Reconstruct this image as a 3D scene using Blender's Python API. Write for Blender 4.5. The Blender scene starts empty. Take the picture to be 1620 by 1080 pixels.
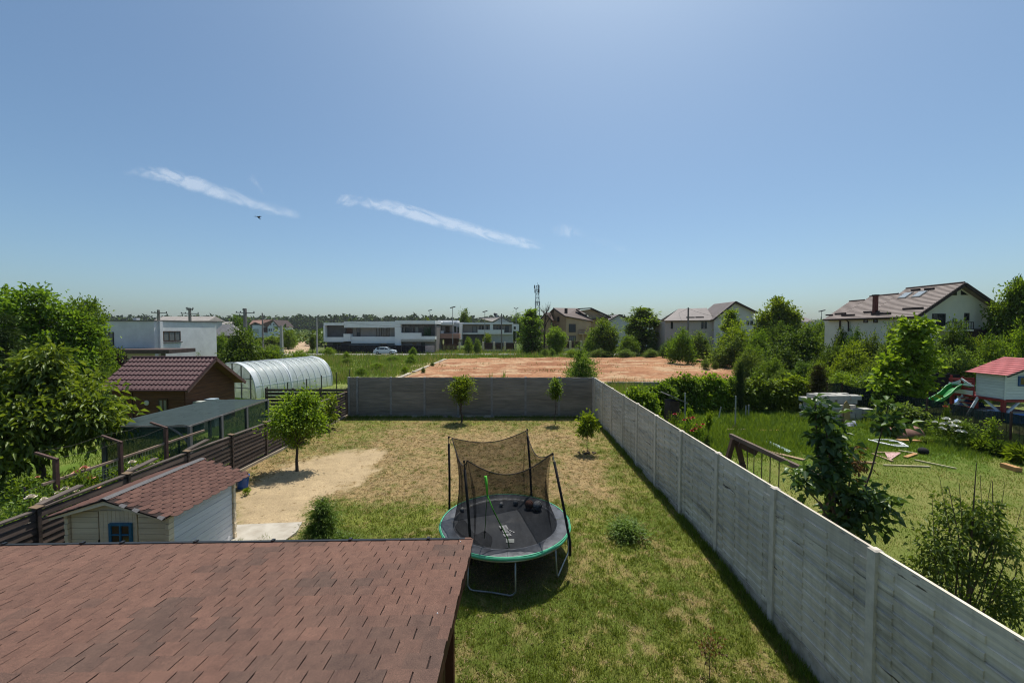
import bpy, math, random
import numpy as np
from mathutils import Vector, Matrix, Euler

random.seed(7)
RNG = np.random.default_rng(7)
S = bpy.context.scene
C = S.collection
R = math.radians

# ------------------------------------------------------------------ camera
F = 625.0                                    # focal length in photograph pixels
CAM = Vector((0.0, 0.0, 5.42))
cam_d = bpy.data.cameras.new('camera')
cam = bpy.data.objects.new('camera', cam_d); C.objects.link(cam)
cam_d.sensor_width = 36.0
cam_d.lens = F / 1620.0 * 36.0
cam_d.clip_start = 0.1; cam_d.clip_end = 30000.0
cam.location = CAM
cam.rotation_euler = (R(90 - 1.83), 0, R(0.37))
S.camera = cam
CAMROT = cam.rotation_euler.to_matrix()

# ------------------------------------------------------------------ sky, sun, exposure
SUN = Vector((0.13, 0.40, 1.0)).normalized()
world = bpy.data.worlds.new('World'); S.world = world
world.use_nodes = True
wn = world.node_tree.nodes; wl = world.node_tree.links
sky = wn.new('ShaderNodeTexSky'); sky.sky_type = 'NISHITA'
sky.sun_disc = False
sky.sun_elevation = math.asin(SUN.z)
sky.sun_rotation = math.atan2(SUN.x, SUN.y)
sky.altitude = 90.0; sky.air_density = 0.9; sky.dust_density = 2.0; sky.ozone_density = 4.2
wn['Background'].inputs['Strength'].default_value = 0.111
wt = wn.new('ShaderNodeMix'); wt.data_type = 'RGBA'; wt.blend_type = 'MULTIPLY'; wt.inputs['Factor'].default_value = 1.0
wl.new(sky.outputs[0], [i for i in wt.inputs if i.name == 'A' and i.type == 'RGBA'][0])
[i for i in wt.inputs if i.name == 'B' and i.type == 'RGBA'][0].default_value = (0.865, 0.985, 0.955, 1)
wl.new([o for o in wt.outputs if o.type == 'RGBA'][0], wn['Background'].inputs['Color'])

sun_d = bpy.data.lights.new('sun', 'SUN'); sun_d.energy = 4.5; sun_d.angle = R(0.53)
sun_d.color = (1.0, 0.955, 0.88)
sun = bpy.data.objects.new('sun', sun_d); C.objects.link(sun)
sun.rotation_euler = SUN.to_track_quat('Z', 'Y').to_euler()
sun.location = (20, 40, 100)

S.view_settings.view_transform = 'Standard'
try: S.view_settings.look = 'None'
except Exception: pass
S.view_settings.exposure = 0.22
S.view_settings.gamma = 1.0
S.view_settings.use_curve_mapping = False
S.render.engine = 'CYCLES'
S.cycles.max_bounces = 10; S.cycles.transparent_max_bounces = 24
S.cycles.filter_width = 1.15
S.cycles.use_denoising = True
S.cycles.denoising_prefilter = 'ACCURATE'
S.cycles.use_adaptive_sampling = False
S.cycles.caustics_reflective = False; S.cycles.caustics_refractive = False

# ------------------------------------------------------------------ measuring the place
def ray(px, py):
    return CAMROT @ Vector(((px - 810.0) / F, -(py - 540.0) / F, -1.0))
def W(px, py, Y):                            # point seen at this photo position at depth Y
    d = ray(px, py); t = Y / d.y
    return CAM + d * t
def WX(px, py, X):
    d = ray(px, py); t = X / d.x
    return CAM + d * t
def G(px, py, z=0.0):                        # point of the ground (or of height z)
    d = ray(px, py); t = (z - CAM.z) / d.z
    return CAM + d * t

# ------------------------------------------------------------------ materials
def _nodes(name):
    m = bpy.data.materials.new(name); m.use_nodes = True
    n = m.node_tree.nodes; l = m.node_tree.links
    return m, n, l, n['Principled BSDF']
def c4(c): return (c[0], c[1], c[2], 1.0)
def coords(n, l, space='Object', stretch=(1, 1, 1)):
    if space == 'World':
        g = n.new('ShaderNodeNewGeometry'); out = g.outputs['Position']
    else:
        g = n.new('ShaderNodeTexCoord'); out = g.outputs[space]
    mp = n.new('ShaderNodeMapping'); mp.inputs['Scale'].default_value = stretch
    l.new(out, mp.inputs['Vector'])
    return mp.outputs['Vector']
def noise(n, l, vec, scale, detail=5, rough=0.6, dist=0.0):
    t = n.new('ShaderNodeTexNoise'); t.inputs['Scale'].default_value = scale
    t.inputs['Detail'].default_value = detail; t.inputs['Roughness'].default_value = rough
    t.inputs['Distortion'].default_value = dist
    l.new(vec, t.inputs['Vector']); return t.outputs['Fac']
def ramp(n, l, fac, stops):
    r = n.new('ShaderNodeValToRGB'); e = r.color_ramp.elements
    while len(e) < len(stops): e.new(0.5)
    for i, (p, c) in enumerate(stops):
        e[i].position = p; e[i].color = c4(c)
    l.new(fac, r.inputs['Fac']); return r.outputs['Color']
def mixc(n, l, fac, a, b, mode='MIX'):
    m = n.new('ShaderNodeMix'); m.data_type = 'RGBA'; m.blend_type = mode
    if isinstance(fac, (int, float)): m.inputs['Factor'].default_value = fac
    else: l.new(fac, m.inputs['Factor'])
    for v, k in ((a, 'A'), (b, 'B')):
        sock = [s for s in m.inputs if s.name == k and s.type == 'RGBA'][0]
        if isinstance(v, tuple): sock.default_value = c4(v)
        else: l.new(v, sock)
    return [s for s in m.outputs if s.type == 'RGBA'][0]
def bump(n, l, fac, strength, dist, bsdf):
    b = n.new('ShaderNodeBump'); b.inputs['Strength'].default_value = strength
    b.inputs['Distance'].default_value = dist
    l.new(fac, b.inputs['Height']); l.new(b.outputs['Normal'], bsdf.inputs['Normal'])

def mat(name, c1, c2=None, scale=4.0, rough=0.8, bmp=0.0, bscale=None, metal=0.0, spec=0.3,
        space='World', stretch=(1, 1, 1), lo=0.35, hi=0.65, bdist=0.02, dirt=None, dscale=0.7, objvar=0.0):
    m, n, l, b = _nodes(name)
    b.inputs['Roughness'].default_value = rough; b.inputs['Metallic'].default_value = metal
    b.inputs['Specular IOR Level'].default_value = spec
    if c2 is None: c2 = tuple(x * 0.8 for x in c1)
    vec = coords(n, l, space, stretch)
    nz = noise(n, l, vec, scale)
    col = ramp(n, l, nz, [(lo, c2), (hi, c1)])
    if dirt is not None:
        dz = noise(n, l, vec, dscale, 8, 0.7)
        f = ramp(n, l, dz, [(0.52, (0, 0, 0)), (0.68, (1, 1, 1))])
        col = mixc(n, l, f, col, dirt)
    if objvar:
        oi = n.new('ShaderNodeObjectInfo')
        hs = n.new('ShaderNodeHueSaturation')
        mr = n.new('ShaderNodeMapRange'); mr.inputs['To Min'].default_value = 1 - objvar; mr.inputs['To Max'].default_value = 1 + objvar
        l.new(oi.outputs['Random'], mr.inputs['Value']); l.new(mr.outputs[0], hs.inputs['Value'])
        l.new(col, hs.inputs['Color']); col = hs.outputs['Color']
    l.new(col, b.inputs['Base Color'])
    if bmp:
        bz = noise(n, l, vec, bscale or scale * 6, 6, 0.65)
        bump(n, l, bz, bmp, bdist, b)
    return m

def attr_mat(name, nscale=30.0, amount=0.35, rough=0.95, bmp=0.5, bscale=60.0, bdist=0.02):
    """ground whose colour was laid out as a colour attribute, plus fine grain"""
    m, n, l, b = _nodes(name)
    b.inputs['Roughness'].default_value = rough; b.inputs['Specular IOR Level'].default_value = 0.1
    a = n.new('ShaderNodeAttribute'); a.attribute_name = 'Col'
    vec = coords(n, l, 'World')
    nz = noise(n, l, vec, nscale, 8, 0.7)
    g = ramp(n, l, nz, [(0.3, (1 - amount,) * 3), (0.7, (1 + amount,) * 3)])
    col = mixc(n, l, 1.0, a.outputs['Color'], g, 'MULTIPLY')
    l.new(col, b.inputs['Base Color'])
    bz = noise(n, l, vec, bscale, 8, 0.7)
    bump(n, l, bz, bmp, bdist, b)
    return m

def leaf_mat(name, dark, light, trans=0.48, gloss=0.02, grough=0.45, hue=0.012, attr=False):
    m = bpy.data.materials.new(name); m.use_nodes = True
    n = m.node_tree.nodes; l = m.node_tree.links; n.clear()
    out = n.new('ShaderNodeOutputMaterial')
    if attr:
        a = n.new('ShaderNodeAttribute'); a.attribute_name = 'Col'; col = a.outputs['Color']
    else:
        g = n.new('ShaderNodeNewGeometry')
        col = ramp(n, l, g.outputs['Random Per Island'], [(0.0, dark), (1.0, light)])
        oi = n.new('ShaderNodeObjectInfo')
        hs = n.new('ShaderNodeHueSaturation')
        mr = n.new('ShaderNodeMapRange'); mr.inputs['To Min'].default_value = 0.5 - hue; mr.inputs['To Max'].default_value = 0.5 + hue * 0.6
        mv = n.new('ShaderNodeMapRange'); mv.inputs['To Min'].default_value = 0.85; mv.inputs['To Max'].default_value = 1.15
        l.new(oi.outputs['Random'], mr.inputs['Value']); l.new(mr.outputs[0], hs.inputs['Hue'])
        l.new(oi.outputs['Random'], mv.inputs['Value']); l.new(mv.outputs[0], hs.inputs['Value'])
        l.new(col, hs.inputs['Color']); col = hs.outputs['Color']
    d = n.new('ShaderNodeBsdfDiffuse'); l.new(col, d.inputs['Color'])
    t = n.new('ShaderNodeBsdfTranslucent')
    tc = mixc(n, l, 1.0, col, (1.25, 1.2, 0.55), 'MULTIPLY'); l.new(tc, t.inputs['Color'])
    mx = n.new('ShaderNodeMixShader'); mx.inputs[0].default_value = trans
    l.new(d.outputs[0], mx.inputs[1]); l.new(t.outputs[0], mx.inputs[2])
    gl = n.new('ShaderNodeBsdfGlossy'); gl.inputs['Roughness'].default_value = grough
    gl.inputs['Color'].default_value = (0.8, 0.85, 0.75, 1)
    m2 = n.new('ShaderNodeMixShader'); m2.inputs[0].default_value = gloss
    l.new(mx.outputs[0], m2.inputs[1]); l.new(gl.outputs[0], m2.inputs[2])
    l.new(m2.outputs[0], out.inputs['Surface'])
    return m

def sheer_mat(name, col, opacity, trans=0.4, gloss=0.0, grough=0.2):
    """net or film: part of the light passes straight through"""
    m = bpy.data.materials.new(name); m.use_nodes = True
    n = m.node_tree.nodes; l = m.node_tree.links; n.clear()
    out = n.new('ShaderNodeOutputMaterial')
    d = n.new('ShaderNodeBsdfDiffuse'); d.inputs['Color'].default_value = c4(col)
    t = n.new('ShaderNodeBsdfTranslucent'); t.inputs['Color'].default_value = c4(col)
    mx = n.new('ShaderNodeMixShader'); mx.inputs[0].default_value = trans
    l.new(d.outputs[0], mx.inputs[1]); l.new(t.outputs[0], mx.inputs[2])
    sh = mx.outputs[0]
    if gloss:
        gl = n.new('ShaderNodeBsdfGlossy'); gl.inputs['Roughness'].default_value = grough
        m3 = n.new('ShaderNodeMixShader'); m3.inputs[0].default_value = gloss
        l.new(sh, m3.inputs[1]); l.new(gl.outputs[0], m3.inputs[2]); sh = m3.outputs[0]
    tr = n.new('ShaderNodeBsdfTransparent')
    m2 = n.new('ShaderNodeMixShader')
    vec = coords(n, l, 'World'); nz = noise(n, l, vec, 3.0, 6, 0.7)
    mr = n.new('ShaderNodeMapRange'); mr.inputs['To Min'].default_value = max(0, opacity - 0.12); mr.inputs['To Max'].default_value = min(1, opacity + 0.12)
    mr.inputs['From Min'].default_value = 0.3; mr.inputs['From Max'].default_value = 0.7
    l.new(nz, mr.inputs['Value']); l.new(mr.outputs[0], m2.inputs[0])
    l.new(tr.outputs[0], m2.inputs[1]); l.new(sh, m2.inputs[2])
    l.new(m2.outputs[0], out.inputs['Surface'])
    return m

def glass_mat(name, tint=(0.02, 0.025, 0.03), rough=0.06):
    m, n, l, b = _nodes(name)
    b.inputs['Base Color'].default_value = c4(tint); b.inputs['Roughness'].default_value = rough
    b.inputs['Specular IOR Level'].default_value = 0.6
    return m

# ------------------------------------------------------------------ meshes and objects
class MB:
    def __init__(s): s.v = []; s.f = []
    def add(s, vs, fs):
        o = len(s.v); s.v += [tuple(p) for p in vs]; s.f += [tuple(i + o for i in f) for f in fs]; return s
    def box(s, x0, x1, y0, y1, z0, z1):
        return s.hexa([(x0, y0, z0), (x1, y0, z0), (x1, y1, z0), (x0, y1, z0), (x0, y0, z1), (x1, y0, z1), (x1, y1, z1), (x0, y1, z1)])
    def hexa(s, p):
        return s.add(p, [(3, 2, 1, 0), (4, 5, 6, 7), (0, 1, 5, 4), (1, 2, 6, 5), (2, 3, 7, 6), (3, 0, 4, 7)])
    def slab(s, a, b, c, d, t):              # four corners (anticlockwise from above), thickness downwards
        a, b, c, d = map(Vector, (a, b, c, d)); n = (b - a).cross(d - a).normalized() * t
        return s.hexa([a - n, b - n, c - n, d - n, a, b, c, d])
    def beam(s, p, q, w, h, up=(0, 0, 1)):
        p, q = Vector(p), Vector(q); d = (q - p).normalized(); u = Vector(up)
        if abs(d.dot(u)) > 0.98: u = Vector((0, 1, 0))
        sx = d.cross(u).normalized() * w / 2; sz = sx.cross(d).normalized() * h / 2
        return s.hexa([p - sx - sz, p + sx - sz, q + sx - sz, q - sx - sz, p - sx + sz, p + sx + sz, q + sx + sz, q - sx + sz])
    def tube(s, pts, r, n=8, cap=True):
        pts = [Vector(p) for p in pts]; k = len(pts)
        rs = r if isinstance(r, (list, tuple)) else [r] * k
        vs = []; prev = None
        for i, p in enumerate(pts):
            d = (pts[min(i + 1, k - 1)] - pts[max(i - 1, 0)])
            d = d.normalized() if d.length > 1e-9 else Vector((0, 0, 1))
            u = prev if prev is not None else (Vector((1, 0, 0)) if abs(d.x) < 0.9 else Vector((0, 1, 0)))
            a = d.cross(u).normalized(); b = a.cross(d).normalized(); prev = b
            for j in range(n):
                t = 2 * math.pi * j / n
                vs.append(p + (a * math.cos(t) + b * math.sin(t)) * rs[i])
        fs = [(i * n + j, i * n + (j + 1) % n, (i + 1) * n + (j + 1) % n, (i + 1) * n + j) for i in range(k - 1) for j in range(n)]
        if cap: fs += [tuple(range(n))[::-1], tuple((k - 1) * n + j for j in range(n))]
        return s.add(vs, fs)
    def sphere(s, c, r, nu=12, nv=8, sc=(1, 1, 1)):
        vs = [(c[0], c[1], c[2] - r * sc[2])]; fs = []
        for i in range(1, nv):
            t = math.pi * i / nv
            for j in range(nu):
                u = 2 * math.pi * j / nu
                vs.append((c[0] + r * sc[0] * math.sin(t) * math.cos(u), c[1] + r * sc[1] * math.sin(t) * math.sin(u), c[2] - r * sc[2] * math.cos(t)))
        vs.append((c[0], c[1], c[2] + r * sc[2]))
        for j in range(nu): fs.append((0, 1 + (j + 1) % nu, 1 + j))
        for i in range(nv - 2):
            for j in range(nu):
                a = 1 + i * nu; fs.append((a + j, a + (j + 1) % nu, a + nu + (j + 1) % nu, a + nu + j))
        e = len(vs) - 1; a = 1 + (nv - 2) * nu
        for j in range(nu): fs.append((a + j, a + (j + 1) % nu, e))
        return s.add(vs, fs)
    def prism(s, poly, off):                 # polygon of 3-D points pushed along a vector
        poly = [Vector(p) for p in poly]; o = Vector(off); k = len(poly)
        vs = poly + [p + o for p in poly]
        fs = [tuple(range(k))[::-1], tuple(range(k, 2 * k))] + [(i, (i + 1) % k, k + (i + 1) % k, k + i) for i in range(k)]
        return s.add(vs, fs)
    def grid(s, P):                          # P[i][j] points
        a = len(P); b = len(P[0])
        vs = [p for row in P for p in row]
        return s.add(vs, [(i * b + j, i * b + j + 1, (i + 1) * b + j + 1, (i + 1) * b + j) for i in range(a - 1) for j in range(b - 1)])
    def fbox(s, fr, a0, a1, z0, z1, d0, d1): # box in a facade frame
        return s.hexa([fr(a0, z0, d0), fr(a1, z0, d0), fr(a1, z0, d1), fr(a0, z0, d1), fr(a0, z1, d0), fr(a1, z1, d0), fr(a1, z1, d1), fr(a0, z1, d1)])
    def mesh(s, name):
        me = bpy.data.meshes.new(name); me.from_pydata([tuple(p) for p in s.v], [], s.f); me.update()
        return me
    def build(s, name, m, parent=None, smooth=False):
        return obj(name, s.mesh(name), m, parent, smooth)

def fixn(me):
    import bmesh
    b = bmesh.new(); b.from_mesh(me); bmesh.ops.recalc_face_normals(b, faces=b.faces); b.to_mesh(me); b.free()

def world_inv(p):
    # parts are built in world coordinates: undo the thing's own placement
    if p.parent is None: return p.matrix_basis.inverted()
    return Matrix.Identity(4)
def obj(name, me, m=None, parent=None, smooth=False, local=False):
    if m is not None:
        me.materials.clear(); me.materials.append(m)
    if smooth: me.shade_smooth()
    o = bpy.data.objects.new(name, me); C.objects.link(o)
    if parent is not None:
        o.parent = parent
        if not local: o.matrix_parent_inverse = world_inv(parent)
    return o
def thing(name, label, cat, loc=(0, 0, 0), rz=0.0, group=None):
    o = bpy.data.objects.new(name, None); C.objects.link(o)
    o.empty_display_size = 0.2; o.location = loc; o.rotation_euler = (0, 0, rz)
    return tag(o, label, cat, group)
def tag(o, label, cat, group=None):
    o['label'] = label; o['category'] = cat
    if group: o['group'] = group
    return o
def kind(o, k): o['kind'] = k; return o
def copytree(root, loc, rz=0.0, scale=(1, 1, 1), label=None, group=None):
    c = root.copy(); C.objects.link(c); c.location = loc; c.rotation_euler = (0, 0, rz); c.scale = scale
    if label: c['label'] = label
    if group: c['group'] = group
    for ch in list(root.children):
        k = ch.copy(); C.objects.link(k); k.parent = c
        for g in list(ch.children):
            q = g.copy(); C.objects.link(q); q.parent = k
    return c
def frame(origin, ax, out):
    o, a, u = Vector(origin), Vector(ax).normalized(), Vector(out).normalized()
    return lambda x, z, d: o + a * x + u * d + Vector((0, 0, z))

def np_mesh(name, V, Fc, col=None):
    """fast mesh from arrays; Fc is (n,3) or (n,4)"""
    me = bpy.data.meshes.new(name); k = Fc.shape[1]
    me.vertices.add(len(V)); me.vertices.foreach_set('co', np.ascontiguousarray(V, dtype=np.float32).ravel())
    me.loops.add(Fc.size); me.loops.foreach_set('vertex_index', np.ascontiguousarray(Fc, dtype=np.int32).ravel())
    me.polygons.add(len(Fc)); me.polygons.foreach_set('loop_start', np.arange(0, Fc.size, k, dtype=np.int32))
    me.polygons.foreach_set('loop_total', np.full(len(Fc), k, dtype=np.int32))
    if col is not None:
        a = me.attributes.new('Col', 'FLOAT_COLOR', 'POINT')
        c = np.ones((len(V), 4), dtype=np.float32); c[:, :3] = col
        a.data.foreach_set('color', c.ravel())
    me.update(calc_edges=True); return me

# value noise in 2-D for laying things out
class Noise2:
    def __init__(s, seed):
        s.t = np.random.default_rng(seed).random((256, 256))
    def one(s, x, y):
        xi = np.floor(x).astype(int); yi = np.floor(y).astype(int); fx = x - xi; fy = y - yi
        fx = fx * fx * (3 - 2 * fx); fy = fy * fy * (3 - 2 * fy); t = s.t
        a = t[xi & 255, yi & 255]; b = t[(xi + 1) & 255, yi & 255]; c = t[xi & 255, (yi + 1) & 255]; d = t[(xi + 1) & 255, (yi + 1) & 255]
        return (a * (1 - fx) + b * fx) * (1 - fy) + (c * (1 - fx) + d * fx) * fy
    def __call__(s, x, y, sc=1.0, oct=4):
        v = 0; w = 0; a = 1.0
        for i in range(oct):
            v = v + a * s.one(x * sc + 17.3 * i, y * sc - 9.1 * i); w += a; a *= 0.55; sc *= 2.03
        return v / w
NZ1, NZ2, NZ3 = Noise2(1), Noise2(2), Noise2(3)
def sst(x, a, b):
    t = np.clip((x - a) / (b - a), 0, 1); return t * t * (3 - 2 * t)
def poly_sd(x, y, P):
    """signed distance to polygon, negative inside"""
    P = np.asarray(P); d = np.full(np.shape(x), 1e9); ins = np.zeros(np.shape(x), bool)
    for i in range(len(P)):
        ax, ay = P[i]; bx, by = P[(i + 1) % len(P)]
        ex, ey = bx - ax, by - ay
        t = np.clip(((x - ax) * ex + (y - ay) * ey) / (ex * ex + ey * ey), 0, 1)
        d = np.minimum(d, np.hypot(x - ax - t * ex, y - ay - t * ey))
        c = ((ay > y) != (by > y)) & (x < (bx - ax) * (y - ay) / (by - ay + 1e-12) + ax)
        ins ^= c
    return np.where(ins, -d, d)
def lerp3(a, b, t): return np.asarray(a)[None, :] * (1 - t[:, None]) + np.asarray(b)[None, :] * t[:, None]

def blades(name, P, h, w, col, m, lean=0.5, seg=1):
    """grass: one bent triangle (or quad + tip) per blade"""
    n = len(P); az = RNG.random(n) * 2 * np.pi; la = RNG.random(n) * 2 * np.pi; ll = RNG.random(n) * lean
    dx = np.cos(az) * w / 2; dy = np.sin(az) * w / 2
    tip = P + np.stack([np.cos(la) * ll * h, np.sin(la) * ll * h, h * np.sqrt(1 - 0.5 * ll * ll)], 1)
    A = P + np.stack([dx, dy, np.zeros(n)], 1); B = P - np.stack([dx, dy, np.zeros(n)], 1)
    V = np.empty((n * 3, 3)); V[0::3] = A; V[1::3] = B; V[2::3] = tip
    Fc = np.arange(n * 3).reshape(n, 3)
    me = np_mesh(name, V, Fc, np.repeat(col, 3, axis=0))
    return obj(name, me, m)

# ------------------------------------------------------------------ leaves, crowns, trees
def leaf_arrays(P, D, N, L, wd, fold=0.25, droop=0.15):
    """P base, D direction along the leaf, N its upper side, L length, wd width ratio: two triangles each"""
    n = len(P)
    D = D / (np.linalg.norm(D, axis=1, keepdims=True) + 1e-9)
    Sd = np.cross(D, N); Sd /= (np.linalg.norm(Sd, axis=1, keepdims=True) + 1e-9)
    U = np.cross(Sd, D)
    L = L[:, None]
    tip = P + D * L - U * L * droop
    mid = P + D * L * 0.5
    a = mid + Sd * L * wd * 0.5 + U * L * wd * fold; b = mid - Sd * L * wd * 0.5 + U * L * wd * fold
    V = np.empty((n * 4, 3)); V[0::4] = P; V[1::4] = a; V[2::4] = tip; V[3::4] = b
    i = np.arange(n) * 4
    Fc = np.empty((n * 2, 3), int); Fc[0::2] = np.stack([i, i + 1, i + 2], 1); Fc[1::2] = np.stack([i, i + 2, i + 3], 1)
    return V, Fc
def rand_dirs(rng, n):
    v = rng.normal(size=(n, 3)); return v / np.linalg.norm(v, axis=1, keepdims=True)
def crown(seed, ells, n_cl, per, L, wd=0.5, cr=0.25, shell=2.2, droop=0.25, up=0.5, flat=0.7, hang=0.0):
    """ells: (cx,cy,cz,rx,ry,rz,weight); clusters near the shells, leaves round each cluster"""
    rng = np.random.default_rng(seed)
    wts = np.array([e[6] for e in ells], float); wts /= wts.sum()
    Ps = []; Ds = []; Ns = []; cen = []
    for e, w in zip(ells, wts):
        k = max(1, int(round(n_cl * w)))
        d = rand_dirs(rng, k); r = rng.random(k) ** (1.0 / shell) * (0.74 + 0.46 * rng.random(k))
        c = np.array(e[:3]) + d * r[:, None] * np.array(e[3:6])
        cen.append(c)
        out = d * np.array([1, 1, 0.7]) + np.array([0, 0, up])
        size = cr * (0.40 + 1.15 * rng.random(k) ** 1.3)
        m = np.maximum(3, (per * (0.5 + rng.random(k))).astype(int))
        idx = np.repeat(np.arange(k), m)
        off = rng.normal(size=(len(idx), 3)) * size[idx][:, None] * np.array([1, 1, flat])
        P = c[idx] + off
        Dd = out[idx] * 0.5 + off / (size[idx][:, None] + 1e-6) * 0.5 + rng.normal(size=(len(idx), 3)) * 0.55
        Dd[:, 2] -= hang
        Nn = rng.normal(size=(len(idx), 3)) * 0.55 + np.array([0, 0, 1.0]) + out[idx] * 0.35
        Ps.append(P); Ds.append(Dd); Ns.append(Nn)
    P = np.concatenate(Ps); D = np.concatenate(Ds); N = np.concatenate(Ns)
    Ls = L * (0.65 + 0.7 * rng.random(len(P)))
    V, Fc = leaf_arrays(P, D, N, Ls, wd, droop=droop)
    return V, Fc, np.concatenate(cen)
def limbs(seed, base, fork, r, cen, n_limbs, top=None, sub=0.35):
    """tapered trunk from base to fork with limbs that reach for the clusters"""
    rng = random.Random(seed); mb = MB(); base = Vector(base); fork = Vector(fork)
    j = lambda s: Vector((rng.uniform(-s, s), rng.uniform(-s, s), 0))
    h = (fork - base).length
    pts = [base, base.lerp(fork, .35) + j(.03 * h), base.lerp(fork, .7) + j(.03 * h), fork]
    mb.tube(pts, [r * 1.25, r, r * .85, r * .75], 8)
    ids = rng.sample(range(len(cen)), min(n_limbs, len(cen)))
    for i in ids:
        c = Vector(cen[i]); st = base.lerp(fork, rng.uniform(0.65, 1.0))
        if top is not None and rng.random() < .5: st = fork.lerp(Vector(top), rng.uniform(0, .6))
        mid = st.lerp(c, .5) + Vector((0, 0, -0.06 * (c - st).length)) + j(.06 * (c - st).length)
        mb.tube([st, mid, c], [r * sub, r * sub * .65, r * sub * .25], 5)
    if top is not None: mb.tube([fork, fork.lerp(Vector(top), .5) + j(.02 * h), top], [r * .75, r * .45, r * .15], 6)
    return mb

BARK = mat('bark', (0.10, 0.075, 0.055), (0.05, 0.038, 0.03), scale=9, rough=0.9, bmp=0.6, space='Object', stretch=(1, 1, .25))
LEAF = leaf_mat('leaf_mid', (0.066, 0.122, 0.012), (0.185, 0.280, 0.030))
LEAF_B = leaf_mat('leaf_bright', (0.100, 0.170, 0.012), (0.240, 0.340, 0.030), trans=0.5)
LEAF_D = leaf_mat('leaf_dark', (0.042, 0.085, 0.013), (0.120, 0.195, 0.030))
LEAF_O = leaf_mat('leaf_olive', (0.074, 0.125, 0.024), (0.178, 0.255, 0.052))
LEAF_N = leaf_mat('needles', (0.024, 0.050, 0.016), (0.062, 0.100, 0.030), trans=0.2, gloss=0.02)
LEAF_P = leaf_mat('leaf_purple', (0.028, 0.014, 0.016), (0.06, 0.03, 0.032), trans=0.2)
LEAF_DRY = leaf_mat('leaf_dry', (0.10, 0.055, 0.02), (0.22, 0.13, 0.05), trans=0.3)
BLADE = leaf_mat('grass_blade', (0, 0, 0), (0, 0, 0), trans=0.35, gloss=0.03, attr=True)

TPL = {}
def plant_template(key, V, Fc, lm, wood=None):
    me = np_mesh(key + '_crown', V, Fc); me.materials.append(lm)
    tm = None
    if wood is not None:
        tm = wood.mesh(key + '_trunk'); tm.materials.append(BARK)
    pc = lambda a, lo, hi: np.percentile(a, hi) - np.percentile(a, lo)
    TPL[key] = (me, tm, np.percentile(V[:, 2], 99.8), max(np.ptp(V[:, 0]), np.ptp(V[:, 1])) * 0.90)
def plant(key, name, label, cat, loc, h=None, w=None, rz=None, group=None, lm=None, crown_name='crown'):
    me, tm, H0, W0 = TPL[key]
    t = thing(name, label, cat, loc, random.uniform(0, 6.28) if rz is None else rz, group)
    t.scale = ((w / W0) if w else 1, (w / W0) if w else 1, (h / H0) if h else 1)
    if lm is not None:
        me = me.copy(); me.materials.clear(); me.materials.append(lm)
    if tm is not None: obj('trunk', tm, None, t, local=True)
    obj(crown_name, me, None, t, local=True)
    return t
def veg(key, name, label, cat, px, Y, top, wpx, group=None, lm=None, zb=0.0, rz=None, crown_name='crown'):
    p = W(px, 520, Y); zt = W(px, top, Y).z
    return plant(key, name, label, cat, (p.x, Y, zb), h=zt - zb, w=wpx * Y / F, group=group, lm=lm, rz=rz, crown_name=crown_name)
# ================================================================== GROUND AND YARD
WX0, WX1, WY1 = -10.42, 4.87, 24.1           # inner faces: slat fence, right wall, back wall
def gz(x, y): return -0.25 * sst(10.0 - np.asarray(y, float), 0.0, 4.5)

GREEN = (0.098, 0.128, 0.022); GREEN2 = (0.165, 0.182, 0.036); STRAW = (0.315, 0.222, 0.102); SOIL = (0.215, 0.155, 0.08); SAND = (0.375, 0.282, 0.165)
sand_px = [(362, 852), (362, 800), (385, 775), (425, 748), (480, 728), (540, 716), (588, 711), (608, 715), (585, 745), (548, 772), (508, 790), (488, 812), (478, 830), (470, 852)]
SAND_POLY = [tuple(G(*p).xy) for p in sand_px]
def lawn_cols(x, y):
    n1 = NZ1(x, y, 0.55, 4); n2 = NZ2(x, y, 2.2, 4); n3 = NZ3(x, y, 6.0, 3)
    sd = poly_sd(x, y, SAND_POLY) + (n2 - 0.5) * 1.3 + (n3 - .5) * .6
    s = 1 - sst(sd, -0.25, 0.35)
    dryband = sst(y, 11.0, 13.2) * (1 - 0.55 * sst(y, 19.5, 22.5)) * (1 - 0.75 * sst(x, 2.6, 4.2) * (1 - .5 * sst(y, 17, 21)))
    dryband = dryband * (1 - 0.45 * (1 - sst(x, -8.5, -4.5)) * sst(y, 15, 18))
    nn = n1 * .24 + n2 * .34 + n3 * .42
    dry = np.clip(dryband * 0.98 + (nn - 0.5) * 2.6 - 0.02, 0, 1)
    low = sst(nn, 0.52, 0.66) * 0.55 * (1 - dryband)
    dry = np.maximum(dry, low)
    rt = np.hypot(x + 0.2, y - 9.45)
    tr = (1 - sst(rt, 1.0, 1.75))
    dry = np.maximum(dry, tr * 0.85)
    return dry, s, nn, n3, tr
def lawn_rgb(x, y):
    dry, s, nn, n3, tr = lawn_cols(x, y)
    g = lerp3(GREEN, GREEN2, np.clip((NZ2(x, y, 0.9, 3) - .35) * 2.5, 0, 1))
    d = lerp3(SOIL, STRAW, np.clip((n3 - .25) * 1.9, 0, 1))
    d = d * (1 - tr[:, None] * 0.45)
    c = g * (1 - dry[:, None]) + d * dry[:, None]
    sn = np.asarray(SAND)[None, :] * (0.80 + 0.4 * NZ1(x, y, 1.6, 5))[:, None]
    return c * (1 - s[:, None]) + sn * s[:, None], dry, s
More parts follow.
